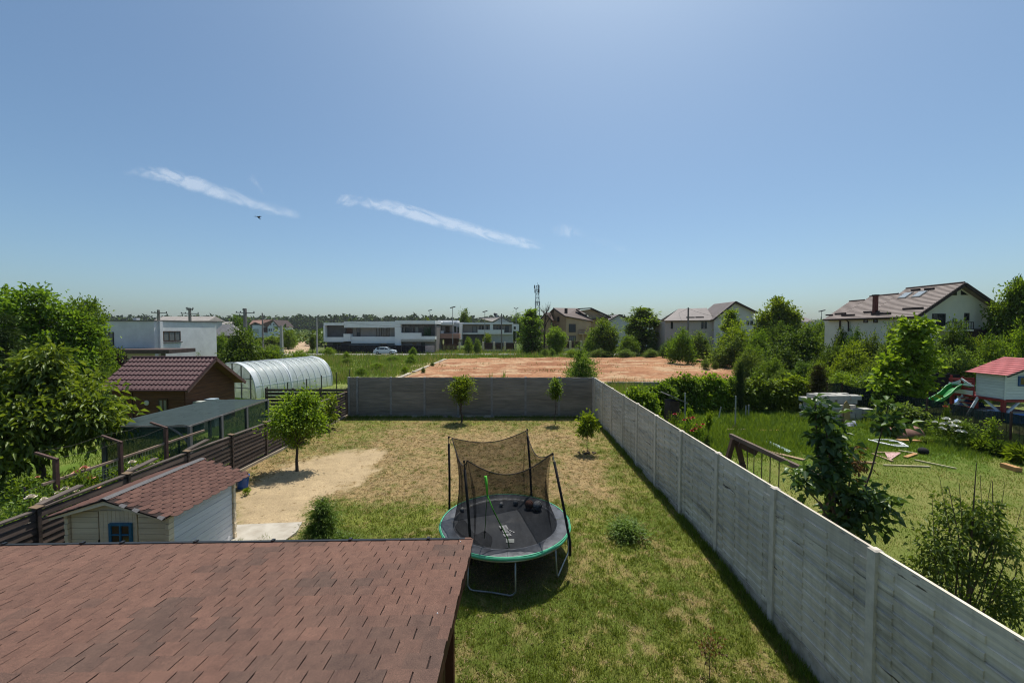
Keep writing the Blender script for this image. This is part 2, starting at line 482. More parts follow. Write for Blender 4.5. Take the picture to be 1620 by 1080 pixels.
def grid_sheet(name, x0, x1, y0, y1, step, zf, cf, m):
    xs = np.linspace(x0, x1, max(2, int(round((x1 - x0) / step)) + 1)); ys = np.linspace(y0, y1, max(2, int(round((y1 - y0) / step)) + 1))
    X, Y = np.meshgrid(xs, ys); x = X.ravel(); y = Y.ravel()
    V = np.stack([x, y, zf(x, y)], 1); a = len(xs); b = len(ys)
    i = np.arange(a * b).reshape(b, a)
    Fc = np.stack([i[:-1, :-1], i[:-1, 1:], i[1:, 1:], i[1:, :-1]], -1).reshape(-1, 4)
    return obj(name, np_mesh(name, V, Fc, cf(x, y)), m, smooth=True)

EARTH = attr_mat('earth', 26, 0.32, bmp=0.7, bscale=45, bdist=0.03)
def lawn_z(x, y):
    _, s, nn, n3, tr = lawn_cols(x, y)
    return gz(x, y) + (NZ2(x, y, 3.0, 4) - .5) * 0.05 + (NZ3(x, y, 9.0, 2) - .5) * .03 - 0.03 * s + s * ((NZ1(x, y, 1.9, 3) - .5) * .09 + (NZ3(x, y, 5.0, 2) - .5) * .06)
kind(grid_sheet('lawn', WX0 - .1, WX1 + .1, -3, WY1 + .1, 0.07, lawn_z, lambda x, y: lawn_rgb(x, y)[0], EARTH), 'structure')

# the ground all round, leaving the lawn's own rectangle free
def field_rgb(x, y):
    n = NZ1(x, y, 0.06, 4) * .5 + NZ2(x, y, 0.35, 4) * .5
    c = lerp3((0.095, 0.145, 0.025), (0.22, 0.235, 0.07), np.clip((n - .3) * 2.4, 0, 1))
    p = sst(NZ3(x, y, 0.12, 4), 0.58, 0.7)[:, None] * 0.55
    return c * (1 - p) + np.array([0.33, 0.25, 0.15])[None, :] * p
FIELD = attr_mat('field_earth', 3.0, 0.35, bmp=0.6, bscale=12, bdist=0.06)
zg = lambda x, y: np.zeros_like(x) - 0.03
kind(grid_sheet('ground', -60, WX0 - .1, -10, 100, 0.9, zg, field_rgb, FIELD), 'structure')
kind(grid_sheet('ground', WX1 + .1, 60, -10, 100, 0.9, zg, field_rgb, FIELD), 'structure')
kind(grid_sheet('ground', WX0 - .1, WX1 + .1, WY1 + .1, 100, 0.9, zg, field_rgb, FIELD), 'structure')
kind(grid_sheet('ground', WX0 - .1, WX1 + .1, -10, -3, 1.0, zg, field_rgb, FIELD), 'structure')
far_rgb = lambda x, y: field_rgb(x, y) * np.array([.52, .58, .55])[None, :]
for (x0, x1, y0, y1) in ((-4000, -60, -10, 100), (60, 4000, -10, 100), (-4000, 4000, 100, 4000), (-4000, 4000, -400, -10)):
    kind(grid_sheet('ground', x0, x1, y0, y1, 60, zg, far_rgb, FIELD), 'structure')

# right-hand garden: lush weeds far, mown and drier near
def rgarden_rgb(x, y):
    n = NZ1(x, y, 0.5, 4) * .5 + NZ2(x, y, 1.9, 4) * .5
    dry = np.clip((1 - sst(y, 13.5, 17.5)) * .55 + (n - .5) * 1.7, 0, 1)
    return lerp3((0.085, 0.135, 0.018), (0.235, 0.21, 0.072), dry)
kind(grid_sheet('garden', WX1 + .1, 26.0, 1, 27.0, 0.2, lambda x, y: 0.0 * x + (NZ2(x, y, 2.0, 4) - .5) * .06 + .005, rgarden_rgb, EARTH), 'structure')
def lgarden_rgb(x, y):
    n = NZ1(x, y, 0.6, 4)
    return lerp3((0.09, 0.15, 0.02), (0.21, 0.22, 0.06), np.clip((n - .3) * 2, 0, 1))
kind(grid_sheet('garden', -26, WX0 - .1, 2, 33.0, 0.3, lambda x, y: 0.0 * x + (NZ2(x, y, 2.0, 4) - .5) * .06 + .005, lgarden_rgb, EARTH), 'structure')

# bare red building plot behind the wall
def dirt_poly_inside(x, y):
    P = [tuple(G(*p).xy) for p in ((632, 600), (655, 588), (680, 577), (706, 568.5), (800, 567.5), (950, 566), (1085, 565.5), (1115, 570), (1150, 578), (1215, 590), (1225, 600), (1100, 606), (960, 609), (700, 612))]
    return poly_sd(x, y, P)
def dirt_rgb(x, y):
    n = NZ1(x * .5, y * .9, 0.42, 5); k = NZ2(x * .28, y * .75, 0.9, 5); g = NZ3(x, y, 1.6, 4)
    c = lerp3((0.235, 0.104, 0.052), (0.345, 0.180, 0.095), np.clip((n - .32) * 2.8 + (g - .5) * .9, 0, 1))
    p = (sst(k + (g - .5) * .22, 0.50, 0.64) * .75)[:, None]
    c = c * (1 - p) + np.array([0.42, 0.295, 0.175])[None, :] * p
    sd = dirt_poly_inside(x, y) + (NZ3(x, y, .7, 4) - .5) * 3.0
    e = sst(sd, -0.9, 0.6)[:, None]
    f = field_rgb(x, y)
    b = (sst(sd, .1, .5) * (1 - sst(sd, 1.6, 2.8)) * (x < -8) * .8)[:, None]
    f = f * (1 - b) + np.array([0.42, 0.33, 0.20])[None, :] * b
    return c * (1 - e) + f * e
kind(grid_sheet('dirt_plot', -16, 38, 36, 74.5, 0.3,
     lambda x, y: 0.01 + (1 - sst(dirt_poly_inside(x, y), -1.5, 0.6)) * (0.05 + 0.38 * NZ2(x * .6, y, 0.8, 4)) - 0.035 * sst(dirt_poly_inside(x, y), 0.4, 1.4), dirt_rgb, FIELD), 'structure')
STONE = mat('kerb_stone', (0.50, 0.45, 0.36), (0.34, 0.29, 0.22), scale=3, bmp=.4)
kb = thing('stone_kerb', 'pale line of kerb stones along the edge of the red dirt plot', 'kerb', G(640, 598))
P0, P1 = G(628, 602), G(706, 569.5)
for i in range(17):
    a = P0.lerp(P1, i / 17); b = P0.lerp(P1, (i + .93) / 17)
    if i in (3, 9): continue
    MB().beam(a + Vector((0, 0, .12)), b + Vector((0, 0, .12 + random.uniform(-.05, .05))), .42, .34).build('stone', STONE, kb)

# dirt track running to the wood, and the paved road before the far houses
def strip(name, pts, m, z=0.012, cf=None):
    v = []
    for (a, b) in pts: v += [(a[0], a[1], z), (b[0], b[1], z)]
    k = len(pts)
    mb = MB().add(v, [(2 * i, 2 * i + 1, 2 * i + 3, 2 * i + 2) for i in range(k - 1)])
    return kind(mb.build(name, m), 'structure')
TRACK = mat('track_dirt', (0.47, 0.35, 0.21), (0.30, 0.20, 0.12), scale=.35, dirt=(0.33, 0.19, 0.11), dscale=.2)
strip('dirt_road', [(G(396, 566).xy, G(452, 566).xy), (G(425, 556).xy, G(487, 556).xy), (G(459, 546).xy, G(492, 546).xy), (G(478, 536).xy, G(496, 536).xy), (G(489, 529).xy, G(499, 529).xy)], TRACK)
ROADM = mat('road_asphalt', (0.27, 0.255, 0.235), (0.21, 0.20, 0.18), scale=.6)
strip('road', [((-72, 80.5), (-72, 85.5)), ((-10, 81.5), (-10, 86.5)), ((36, 80), (36, 86)), ((60, 78), (60, 84))], ROADM, .016)

# ------------------------------------------------------------------ concrete panel walls
CONC = mat('concrete_panel', (0.68, 0.605, 0.50), (0.46, 0.41, 0.34), scale=9, rough=.9, bmp=.6, bscale=34, bdist=.010, stretch=(1, .16, 2.6), dirt=(0.28, 0.255, 0.215), dscale=1.6, objvar=.13, lo=.25, hi=.75)
CONCD = mat('concrete_panel_dark', (0.285, 0.255, 0.22), (0.175, 0.157, 0.135), scale=3.0, rough=.95, bmp=.5, bscale=22, bdist=.012, stretch=(.35, 1, 2.6), objvar=.12, lo=.3, hi=.7)  # darker concrete than the right-hand wall
POSTM = mat('concrete_post', (0.68, 0.605, 0.505), (0.53, 0.475, 0.40), scale=7, rough=.9, bmp=.35, bscale=50, bdist=.006, objvar=.05)
POSTD = mat('concrete_post_dark', (0.28, 0.275, 0.27), (0.21, 0.205, 0.20), scale=7, rough=.9, bmp=.35, bscale=50, bdist=.006)  # darker posts to go with the dark panels
PLINTH = mat('plinth_concrete', (0.50, 0.44, 0.36), (0.30, 0.26, 0.205), scale=4, rough=.95, bmp=.6, bscale=22, bdist=.02, dirt=(.15, .13, .10), dscale=1.4)
def stain_panel(m):
    """sparse rusty scuffs of their own shape"""
    n = m.node_tree.nodes; l = m.node_tree.links; b = n['Principled BSDF']
    src = b.inputs['Base Color'].links[0].from_socket
    vec = coords(n, l, 'World', (1, .55, 3.4))
    f1 = ramp(n, l, noise(n, l, vec, 2.1, 7, .62, .5), [(0.645, (0, 0, 0)), (0.672, (.9, .9, .9))])
    rs = ramp(n, l, noise(n, l, coords(n, l, 'World', (4, 4, .22)), 1.4, 6, .65), [(0.45, (1.05, 1.05, 1.03)), (0.66, (.84, .83, .80))])
    col = mixc(n, l, f1, mixc(n, l, 1.0, src, rs, 'MULTIPLY'), (0.07, 0.048, 0.03))
    # splashed soil and green film, patchy, on the lowest hand's breadth
    g = n.new('ShaderNodeNewGeometry'); sx = n.new('ShaderNodeSeparateXYZ'); l.new(g.outputs['Position'], sx.inputs[0])
    nz = noise(n, l, coords(n, l, 'World', (1, 1, 1)), 2.4, 7, .7)
    ad = n.new('ShaderNodeMath'); ad.operation = 'MULTIPLY_ADD'; ad.inputs[1].default_value = 1.5; ad.inputs[2].default_value = -.55; l.new(nz, ad.inputs[0])
    sb = n.new('ShaderNodeMath'); sb.operation = 'SUBTRACT'; l.new(ad.outputs[0], sb.inputs[0]); l.new(sx.outputs['Z'], sb.inputs[1])
    f2 = ramp(n, l, sb.outputs[0], [(0.0, (0, 0, 0)), (0.35, (.75, .75, .75))])
    l.new(mixc(n, l, f2, col, (0.20, 0.175, 0.13)), b.inputs['Base Color'])
stain_panel(CONC)
PW, PH = 1.965, 0.462
def weave_mesh(seed, slots=False, strips=5, ns=4):
    """one panel cast as a basket weave; local x along the panel, y = outward, z up"""
    mb = MB(); r = random.Random(seed); hs = PH / strips
    edges = [0, .25, .735, 1.23, 1.72, PW]
    top = PH if not slots else PH - .055
    mb.box(0, PW, -.045, 0.0, 0, top)
    if slots:
        a = [0, .18, .28, .42, .52, 1.42, 1.52, 1.66, 1.76, PW]
        for i in range(0, len(a) - 1, 2): mb.box(a[i], a[i + 1], -.045, 0.0, top, PH - .03)
        mb.box(0, PW, -.045, 0.0, PH - .03, PH)
    for j in range(strips):
        for i in range(5):
            if (i + j + seed) % 2 or (slots and j >= strips - 2): continue
            x0, x1 = edges[i] + .008, edges[i + 1] - .008; z0, z1 = j * hs + .003, (j + 1) * hs - .003
            if slots and j == strips - 1: z1 = top - .004; z0 = z0
            d = .016 + r.uniform(-.003, .003); xm = (x0 + x1) / 2
            vs = [(x0, 0, z0), (x1, 0, z0), (x1, 0, z1), (x0, 0, z1), (x0, d, z0 + .006), (xm, d + .009, z0 + .006), (x1, d, z0 + .006), (x1, d, z1 - .006), (xm, d + .009, z1 - .006), (x0, d, z1 - .006)]
            mb.add(vs, [(4, 5, 8, 9), (5, 6, 7, 8), (0, 4, 9, 3), (1, 2, 7, 6), (0, 1, 6, 5, 4), (3, 9, 8, 7, 2)])
        # strips that dip between the proud ones still have their own groove
        if j: mb.box(0, PW, 0.0, .003, j * hs - .003, j * hs + .003)
    me = mb.mesh('panel'); fixn(me); return me
WEAVE = [weave_mesh(0), weave_mesh(1), weave_mesh(2, True)]
def panel_wall(name, label, posts, place, mp, mpost, base_z, widths=None):
    """posts: distances along the wall; place(a) -> (location, rotation) of a panel that starts at a"""
    t = thing(name, label, 'wall', place(posts[0])[0])
    for i, a in enumerate(posts):
        loc, rz = place(a)
        fr = frame(loc, (math.cos(rz), math.sin(rz), 0), (-math.sin(rz), math.cos(rz), 0))
        fr0 = fr; dz_ = random.uniform(-.018, .016); fr = (lambda f, q, s: (lambda a_, z_, d_: f(a_ + s * z_, z_ + (q if z_ > 1 else 0), d_)))(fr0, dz_, random.uniform(-.004, .004))
        mb = MB(); mb.fbox(fr, -.062, .062, -.6, 2.455, -.075, .05)
        mb.hexa([fr(-.062, 2.455, -.075), fr(.062, 2.455, -.075), fr(.062, 2.455, .05), fr(-.062, 2.455, .05), fr(-.04, 2.475, -.055), fr(.04, 2.475, -.055), fr(.04, 2.475, .03), fr(-.04, 2.475, .03)])
        mb.build('post', mpost, t); fr = fr0
        if i == len(posts) - 1: break
        w = abs(posts[i + 1] - a) - .094
        pm = MB(); e = .0
        prof = [random.uniform(-.03, .05) for _ in range(9)]
        for k in range(8):
            a0, a1 = .05 + w * k / 8, .05 + w * (k + 1) / 8
            pm.hexa([fr(a0, -.6, -.10), fr(a1, -.6, -.10), fr(a1, -.6, .055 + prof[k + 1]), fr(a0, -.6, .055 + prof[k]), fr(a0, base_z, -.10), fr(a1, base_z, -.10), fr(a1, base_z, .03 + prof[k + 1] * .5), fr(a0, base_z, .03 + prof[k] * .5)])
        pm.build('plinth', PLINTH, t)
        for j in range(5):
            me = WEAVE[2] if j == 4 and mp is CONC else WEAVE[(j + i) % 2]
            if not me.materials: me.materials.append(mp)
            o = bpy.data.objects.new('panel', me); C.objects.link(o); o.parent = t; o.matrix_parent_inverse = world_inv(t)
            o.material_slots[0].link = 'OBJECT'; o.material_slots[0].material = mp
            p = fr(.047, base_z + .003 + j * (PH + .002), random.uniform(-.008, .008)); o.location = p; o.rotation_euler = (random.uniform(-.004, .004), 0, rz)
            o.scale = (w / PW, 1, 1)
    return t
BZ = 0.125
ry = [5.28 + 2.06 * k for k in range(-3, 10)]
ry = ry[::-1]                                # from the corner towards the camera; panel local x runs towards -Y
def place_right(a):                          # a = -Y ; outward must be -X, local x towards +Y
    return Vector((WX1, a, 0)), R(90)
panel_wall('concrete_wall', 'long pale grey concrete panel wall running along the right side of the lawn', sorted(ry), place_right, CONC, POSTM, BZ)
bx = [4.80 - 2.065 * k for k in range(0, 8)] + [-10.17]
def place_back(a):                           # outward -Y : local x towards -X
    return Vector((-a, WY1, 0)), R(180)
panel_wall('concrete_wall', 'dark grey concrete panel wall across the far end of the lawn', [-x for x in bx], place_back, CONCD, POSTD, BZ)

# ------------------------------------------------------------------ shingled outbuilding in front
Ye, SL = 5.93, -0.128
def roofz(x, y): return 2.195 + (Ye - y) * -SL + (x + .67) * 0.017
TW, EX = 0.2225, 0.193
ob = thing('shingled_outbuilding', 'low outbuilding with a wide red brown shingle roof and black edge strip below the camera', 'outbuilding', (-4.8, 4.0, 0))
FELT = mat('roofing_felt', (0.034, 0.022, 0.019), (0.022, 0.015, 0.013), scale=40, rough=1.0)  # dark underlay: its colour carries the shade and dirt of the slits
WOODR = mat('red_stained_wood', (0.075, 0.016, 0.012), (0.045, 0.010, 0.008), scale=6, rough=.6, stretch=(1, 1, .2))
BLACKM = mat('black_metal', (0.012, 0.012, 0.013), (0.008, 0.008, 0.009), rough=.45, spec=.5)
RX0, RX1, RY0 = -9.4, -0.63, 1.4
def rp(x, y, dz=0): return Vector((x, y, roofz(x, y) + dz))
MB().slab(rp(RX0, RY0, -.004), rp(RX1 - .012, RY0, -.004), rp(RX1 - .012, Ye - .004, -.004), rp(RX0, Ye - .004, -.004), .022).build('felt_deck', FELT, ob)
MB().slab(rp(RX0, RY0, -.03), rp(RX1 - .02, RY0, -.03), rp(RX1 - .02, Ye - .01, -.03), rp(RX0, Ye - .01, -.03), .03).build('roof_board', WOODR, ob)
def shingle_mat(name, obj_col=True):
    m, n, l, b = _nodes(name)
    b.inputs['Roughness'].default_value = 1.0; b.inputs['Specular IOR Level'].default_value = .06
    vec = coords(n, l, 'World')
    g = ramp(n, l, noise(n, l, vec, 150, 4, .75), [(0.30, (.42, .43, .46)), (0.50, (1, 1, 1)), (0.70, (1.85, 1.7, 1.62))])
    w = ramp(n, l, noise(n, l, vec, 9, 5, .65), [(0.3, (.84, .84, .86)), (0.7, (1.13, 1.1, 1.08))])
    if obj_col:
        oi = n.new('ShaderNodeObjectInfo'); base = oi.outputs['Color']
    else:
        a = n.new('ShaderNodeNewGeometry'); base = ramp(n, l, a.outputs['Random Per Island'], [(0, (0.132, 0.080, 0.062)), (1, (0.156, 0.091, 0.070))])
    st_ = ramp(n, l, noise(n, l, coords(n, l, 'World', (1.6, .35, 1)), 1.5, 6, .65), [(0.38, (.90, .90, .91)), (0.60, (1.03, 1.03, 1.02))])
    w = mixc(n, l, 1.0, w, st_, 'MULTIPLY')
    col = mixc(n, l, 1.0, mixc(n, l, 1.0, base, g, 'MULTIPLY'), w, 'MULTIPLY')
    ls = ramp(n, l, noise(n, l, vec, 60, 3, .5), [(0.735, (0, 0, 0)), (0.75, (.55, .55, .55))])
    col = mixc(n, l, ls, col, (0.30, 0.25, 0.21))
    l.new(col, b.inputs['Base Color'])
    bump(n, l, noise(n, l, vec, 200, 3, .7), .8, .004, b)
    return m
SHING = shingle_mat('shingle_grit'); SHING2 = shingle_mat('shingle_grit_far', False)
def tab_mesh(w, lift=.010, wav=0.0, seed=0):
    """a tab: upper edge flush, lower edge lifted over the course below; x across, y down the slope"""
    r = random.Random(seed); L = EX * 1.10; t = .0065
    n = 4; vs = []; g = .0085
    for j, (y, z) in enumerate(((-.10 * EX, .0), (.45 * EX, lift * .55), (EX, lift))):
        for i in range(n + 1):
            x = -w / 2 + g / 2 + (w - g) * i / n
            vs.append((x, y + (r.uniform(-.003, .003) if j == 2 else 0), z + (r.uniform(-.0015, .0015) if j else 0)))
    fs = []
    for j in range(2):
        for i in range(n): fs.append((j * (n + 1) + i, j * (n + 1) + i + 1, (j + 1) * (n + 1) + i + 1, (j + 1) * (n + 1) + i))
    o = len(vs); k = n + 1
    vs += [(x, y, z - t) for (x, y, z) in vs]
    per = list(range(k)) + [k + n, 2 * k + n] + [2 * k + i for i in range(n - 1, -1, -1)] + [k]
    for a, b in zip(per, per[1:] + per[:1]): fs.append((a, a + o, b + o, b))
    me = bpy.data.meshes.new('shingle'); me.from_pydata(vs, [], fs); fixn(me); return me
def lay_roof(parent, tabs, meshes, m_one, m_rest, basis, colf, seen, most=300):
    """tabs: list of (x along, y down, width class); the nearest `most` that can be seen become parts"""
    tabs = sorted(tabs, key=lambda t: (not seen(t), (basis(t[0], t[1]) - CAM).length))
    rest = MB()
    for i, t in enumerate(tabs):
        me = meshes[t[2]]
        p = basis(t[0], t[1]); ux = (basis(t[0] + .01, t[1]) - basis(t[0] - .01, t[1])).normalized(); uy = (basis(t[0], t[1] + .01) - basis(t[0], t[1] - .01)).normalized(); uz = ux.cross(uy)
        if uz.z < 0: ux = -ux; uz = -uz
        M = Matrix(((ux.x, uy.x, uz.x, p.x), (ux.y, uy.y, uz.y, p.y), (ux.z, uy.z, uz.z, p.z), (0, 0, 0, 1)))
        if i < most and seen(t):
            if not me.materials: me.materials.append(m_one)
            o = bpy.data.objects.new('shingle', me); C.objects.link(o); o.parent = parent; o.matrix_parent_inverse = world_inv(parent)
            o.matrix_basis = M; o.color = c4(colf(t))
        else:
            rest.add([M @ v.co for v in me.vertices], [tuple(q.vertices) for q in me.polygons])
    if rest.v: kind(rest.build('shingles', m_rest, parent), 'stuff')
TABS = [tab_mesh(TW, (.009, .011, .013, .010, .018, .012)[i], 0, i) for i in range(6)] + [tab_mesh(TW * .5, .010, 0, 9)]
tabs = []
nrows = int((Ye - RY0) / EX)
for j in range(nrows):
    y = Ye + .012 - EX * (j + 1)                 # upper line of this course
    off = (j % 2) * TW / 2; x = RX1 + .004 - TW / 2 - off
    if off: tabs.append((RX1 + .004 - TW / 4, y, 6))
    while x - TW / 2 > RX0:
        first = x > RX1 - TW * 1.2; tabs.append((x + (random.uniform(-.014, .010) if first else random.uniform(-.003, .003)), y + random.uniform(-.004, .004), random.randrange(6))); x -= TW
def tab_col(t):
    x, y = t[0], t[1]
    base = np.array([0.146, 0.087, 0.067]) * random.uniform(.955, 1.045)
    q = float(NZ1(np.array([x]), np.array([y]), 1.1, 3)[0])
    k = min(1, max(0, (q - .50) * 6)) * random.uniform(.55, 1.0)
    if random.random() < .06: k = max(k, random.uniform(.3, .6))
    if random.random() < .12: base = np.array([0.152, 0.089, 0.068])
    return tuple(base * (1 - k) + np.array([0.098, 0.068, 0.056]) * k)
def seen_px(p):
    d = CAMROT.transposed() @ (p - CAM)
    if d.z > -.1: return False
    px = 810 + F * d.x / -d.z; py = 540 - F * d.y / -d.z
    return -25 < px < 1640 and 0 < py < 1105
lay_roof(ob, tabs, TABS, SHING, SHING2, lambda x, y: rp(x, y, .006), tab_col, lambda t: seen_px(rp(t[0], t[1] + EX * .8)))
# edge strip with its fixing clips along the low edge
eg = MB(); eg.slab(rp(RX0, Ye - .015, .030), rp(RX1 - .13, Ye - .015, .030), rp(RX1 - .13, Ye + .055, .024), rp(RX0, Ye + .055, .024), .03)
eg.hexa([rp(RX0, Ye + .05, -.10), rp(RX1 - .10, Ye + .05, -.10), rp(RX1 - .10, Ye + .062, -.10), rp(RX0, Ye + .062, -.10), rp(RX0, Ye + .05, .022), rp(RX1 - .10, Ye + .05, .022), rp(RX1 - .10, Ye + .062, .022), rp(RX0, Ye + .062, .022)])
ego = eg.build('edge_strip', BLACKM, ob)
for px in (8, 132, 195, 311, 433, 555, 678):
    p = W(px, 855, Ye + .02); x = p.x
    MB().box(x - .022, x + .022, Ye - .02, Ye + .035, roofz(x, Ye) + .03, roofz(x, Ye) + .052).build('clip', BLACKM, ego)
MB().slab(rp(RX1 - .13, Ye - .012, .030), rp(RX1 - .012, Ye - .012, .030), rp(RX1 - .045, Ye + .05, .026), rp(RX1 - .13, Ye + .05, .026), .012).build('corner_flap', SHING2, ob)
fx = RX1 - .075
MB().slab((fx + .02, RY0, roofz(fx, RY0) - .06), (fx + .05, RY0, roofz(fx, RY0) - .06), (fx + .05, Ye - .02, roofz(fx, Ye) - .06), (fx + .02, Ye - .02, roofz(fx, Ye) - .06), .16).build('barge_board', WOODR, ob)
for i in range(14):
    a, b = RY0 + .05 + i * .31, RY0 + .05 + i * .31 + .295
    MB().box(RX1 - .35, RX1 - .325, a, b, -.35, roofz(RX1, b) - .07).build('wall_board', WOODR, ob)
MB().prism([(RX0, Ye - .35, -.35), (RX1 - .36, Ye - .35, -.35), (RX1 - .36, Ye - .35, roofz(RX1 - .36, Ye) - .10), (RX0, Ye - .35, roofz(RX0, Ye) - .10)], (0, .03, 0)).build('back_wall', WOODR, ob)
MB().box(RX1 - .20, RX1 - .10, 4.60, 4.70, -.4, roofz(RX1, 4.65) - .08).build('post', WOODR, ob)
MB().box(RX1 - .20, RX1 - .08, 5.48, 5.58, roofz(RX1, 5.5) - .52, roofz(RX1, 5.5) - .08).build('bracket', WOODR, ob)
WHITEP = mat('white_paint', (0.78, 0.78, 0.76), (0.66, 0.66, 0.64), scale=3, rough=.7, bmp=.2, bscale=30, bdist=.004)
for (px, py) in ((728.5, 857), (692, 971)):
    p = ray(px, py); t = 0
    for k in range(400):
        q = CAM + p * (k * .02)
        if q.z < roofz(q.x, q.y) + .02: break
    MB().sphere((q.x, q.y, roofz(q.x, q.y) + .022), .008, 6, 4).build('bird_dropping', WHITEP, ob)

# ------------------------------------------------------------------ small cream garden hut
HX0, HX1, HY0, HY1 = -9.40, -7.27, 8.17, 10.0
HE, HRZ, HRX = 1.58, 1.955, -8.37
hut = thing('garden_hut', 'small cream and white wooden hut with red shingle roof and blue window', 'hut', ((HX0 + HX1) / 2, (HY0 + HY1) / 2, 0))
CREAM = mat('cream_paint', (0.84, 0.70, 0.50), (0.74, 0.61, 0.42), scale=5, rough=.7, bmp=.25, bscale=22, bdist=.004, stretch=(.3, .3, 3), objvar=.06)
HWHITE = mat('white_board_paint', (0.76, 0.77, 0.78), (0.66, 0.67, 0.69), scale=5, rough=.65, bmp=.25, bscale=22, bdist=.004, stretch=(.3, .3, 3), objvar=.05)
BLUEP = mat('blue_paint', (0.035, 0.175, 0.31), (0.025, 0.13, 0.24), scale=9, rough=.5)
DARKIN = mat('dark_inside', (0.018, 0.015, 0.012), rough=1)
GLASS = glass_mat('window_glass')
GLASSB = glass_mat('brown_glass', (0.085, 0.055, 0.028), .12)
fr = frame((HX0, HY0, 0), (1, 0, 0), (0, -1, 0)); HWd = HX1 - HX0
MB().box(HX0 + .06, HX1 - .06, HY0 + .05, HY1 - .05, -.15, HE - .02).build('wall_core', DARKIN, hut)
nb = 14; bh = (HE + .1) / nb
for j in range(nb):
    z0 = -.1 + j * bh
    MB().fbox(fr, 0.05, .62, z0 + .004, z0 + bh - .004, -.02, .022).build('board', CREAM, hut)
    MB().fbox(fr, 1.47, HWd - .05, z0 + .004, z0 + bh - .004, -.02, .022).build('board', CREAM, hut)
    for a in (0.0, HWd):
        MB().fbox(fr, a - .035, a + .035, z0 + .006, z0 + bh - .006, -.05, .075 + .012 * (j % 2)).build('log_end', CREAM, hut)
for k in range(9):                           # upright boards of the door and its sides
    a = .66 + k * .0885
    if 1.0 < a + .04 < 1.0: continue
    MB().fbox(fr, a, a + .084, -.1, HE + .02, -.02, .035).build('door_board', CREAM, hut)
wnd = MB()
wx0, wx1 = .885, 1.365; wz0, wz1 = .72, 1.345
for (a0, a1, z0, z1) in ((wx0, wx1, wz1 - .05, wz1), (wx0, wx1, wz0, wz0 + .05), (wx0, wx0 + .05, wz0 + .05, wz1 - .05), (wx1 - .05, wx1, wz0 + .05, wz1 - .05), ((wx0 + wx1) / 2 - .015, (wx0 + wx1) / 2 + .015, wz0 + .05, wz1 - .05)):
    wnd.fbox(fr, a0, a1, z0, z1, .034, .075)
wnd.fbox(fr, wx0 + .05, wx1 - .05, 1.085, 1.115, .034, .07)
wo = wnd.build('window', BLUEP, hut)
MB().fbox(fr, wx0 + .04, wx1 - .04, wz0 + .04, wz1 - .04, .036, .05).build('pane', GLASSB, wo)
MB().fbox(fr, .635, .655, .62, .98, .03, .05).build('door_handle', BLACKM, hut)
fs = frame((HX1, HY0, 0), (0, 1, 0), (1, 0, 0)); HLd = HY1 - HY0
nb2 = 13; bh2 = (HE + .12) / nb2
for j in range(nb2):
    z0 = -.1 + j * bh2
    MB().fbox(fs, .05, HLd - .05, z0 + .004, z0 + bh2 - .004, -.03, .02 + .004 * (j % 2)).build('board', HWHITE, hut)
    MB().fbox(fs, HLd - .035, HLd + .035, z0 + .006, z0 + bh2 - .006, -.05, .06 + .012 * (j % 2)).build('log_end', CREAM, hut)
# gable boards and roof
for sgn in (-1, 1):
    ex = HRX + sgn * 1.16
    pts = [(HRX, HRZ - .045), (ex, HE + .0), (ex, HE - .075), (HRX, HRZ - .13)]
    MB().prism([(a, HY0 - .27, z) for a, z in pts], (0, .03, 0)).build('barge_board', CREAM, hut)
MB().prism([(HX0 + .3, HY0 - .01, HE + .0), (HX1 - .3, HY0 - .01, HE + .0), (HRX + .12, HY0 - .01, HRZ - .12), (HRX - .12, HY0 - .01, HRZ - .12)], (0, .04, 0)).build('gable_board', CREAM, hut)
RYa, RYb = 7.86, 10.42
def hr(sgn):
    ex = HRX + sgn * 1.24; ez = HE - .02
    return lambda u, v: Vector((HRX + (ex - HRX) * v, u, HRZ + (ez - HRZ) * v))
HSL = math.hypot(1.24, HRZ - HE + .02)
HT_W, HT_E = .26, .118
def hex_mesh(seed):
    r = random.Random(seed); w = HT_W - .008; e = HT_E
    P = [(-w / 2, -.10 * e, 0), (w / 2, -.10 * e, 0), (w / 2, .62 * e, .004), (w * .27, 1.0 * e, .0065 + r.uniform(-.001, .002)), (-w * .27, 1.0 * e, .0065 + r.uniform(-.001, .002)), (-w / 2, .62 * e, .004)]
    vs = P + [(x, y, z - .007) for x, y, z in P]
    fs = [(0, 1, 2, 3, 4, 5)] + [(i, i + 6, (i + 1) % 6 + 6, (i + 1) % 6) for i in range(6)]
    me = bpy.data.meshes.new('shingle'); me.from_pydata(vs, [], fs); fixn(me); return me
HEX = [hex_mesh(i) for i in range(4)]
for sgn in (1, -1):
    f0 = hr(sgn)
    a, b, c, d = f0(RYa, 0), f0(RYb, 0), f0(RYb, 1), f0(RYa, 1)
    q = (a, d, c, b) if sgn > 0 else (a, b, c, d)
    MB().slab(*q, .03).build('roof_deck', FELT, hut)
    tl = []
    nr = int(HSL / HT_E); 
    for j in range(nr + 1):
        u = RYa + (HT_W / 2) * (1 + (j % 2) * .0) - (j % 2) * HT_W / 2 + .02
        while u < RYb + .05:
            tl.append((u, j * HT_E, (j + int(u * 7)) % 4)); u += HT_W
    def bs(u, v, f0=f0): return f0(min(max(u, RYa + .04), RYb - .04) if False else u, v / HSL) + Vector((0, 0, .006))
    def hc(t):
        k = random.uniform(0, 1) ** 2 * .6
        return tuple(np.array([0.125, 0.072, 0.058]) * random.uniform(.95, 1.06) * (1 - k) + np.array([.074, .045, .039]) * k)
    tl = [t for t in tl if RYa + .02 < t[0] < RYb - .02]
    lay_roof(hut, tl, HEX, SHING, SHING2, bs, hc, lambda t: True, 150)
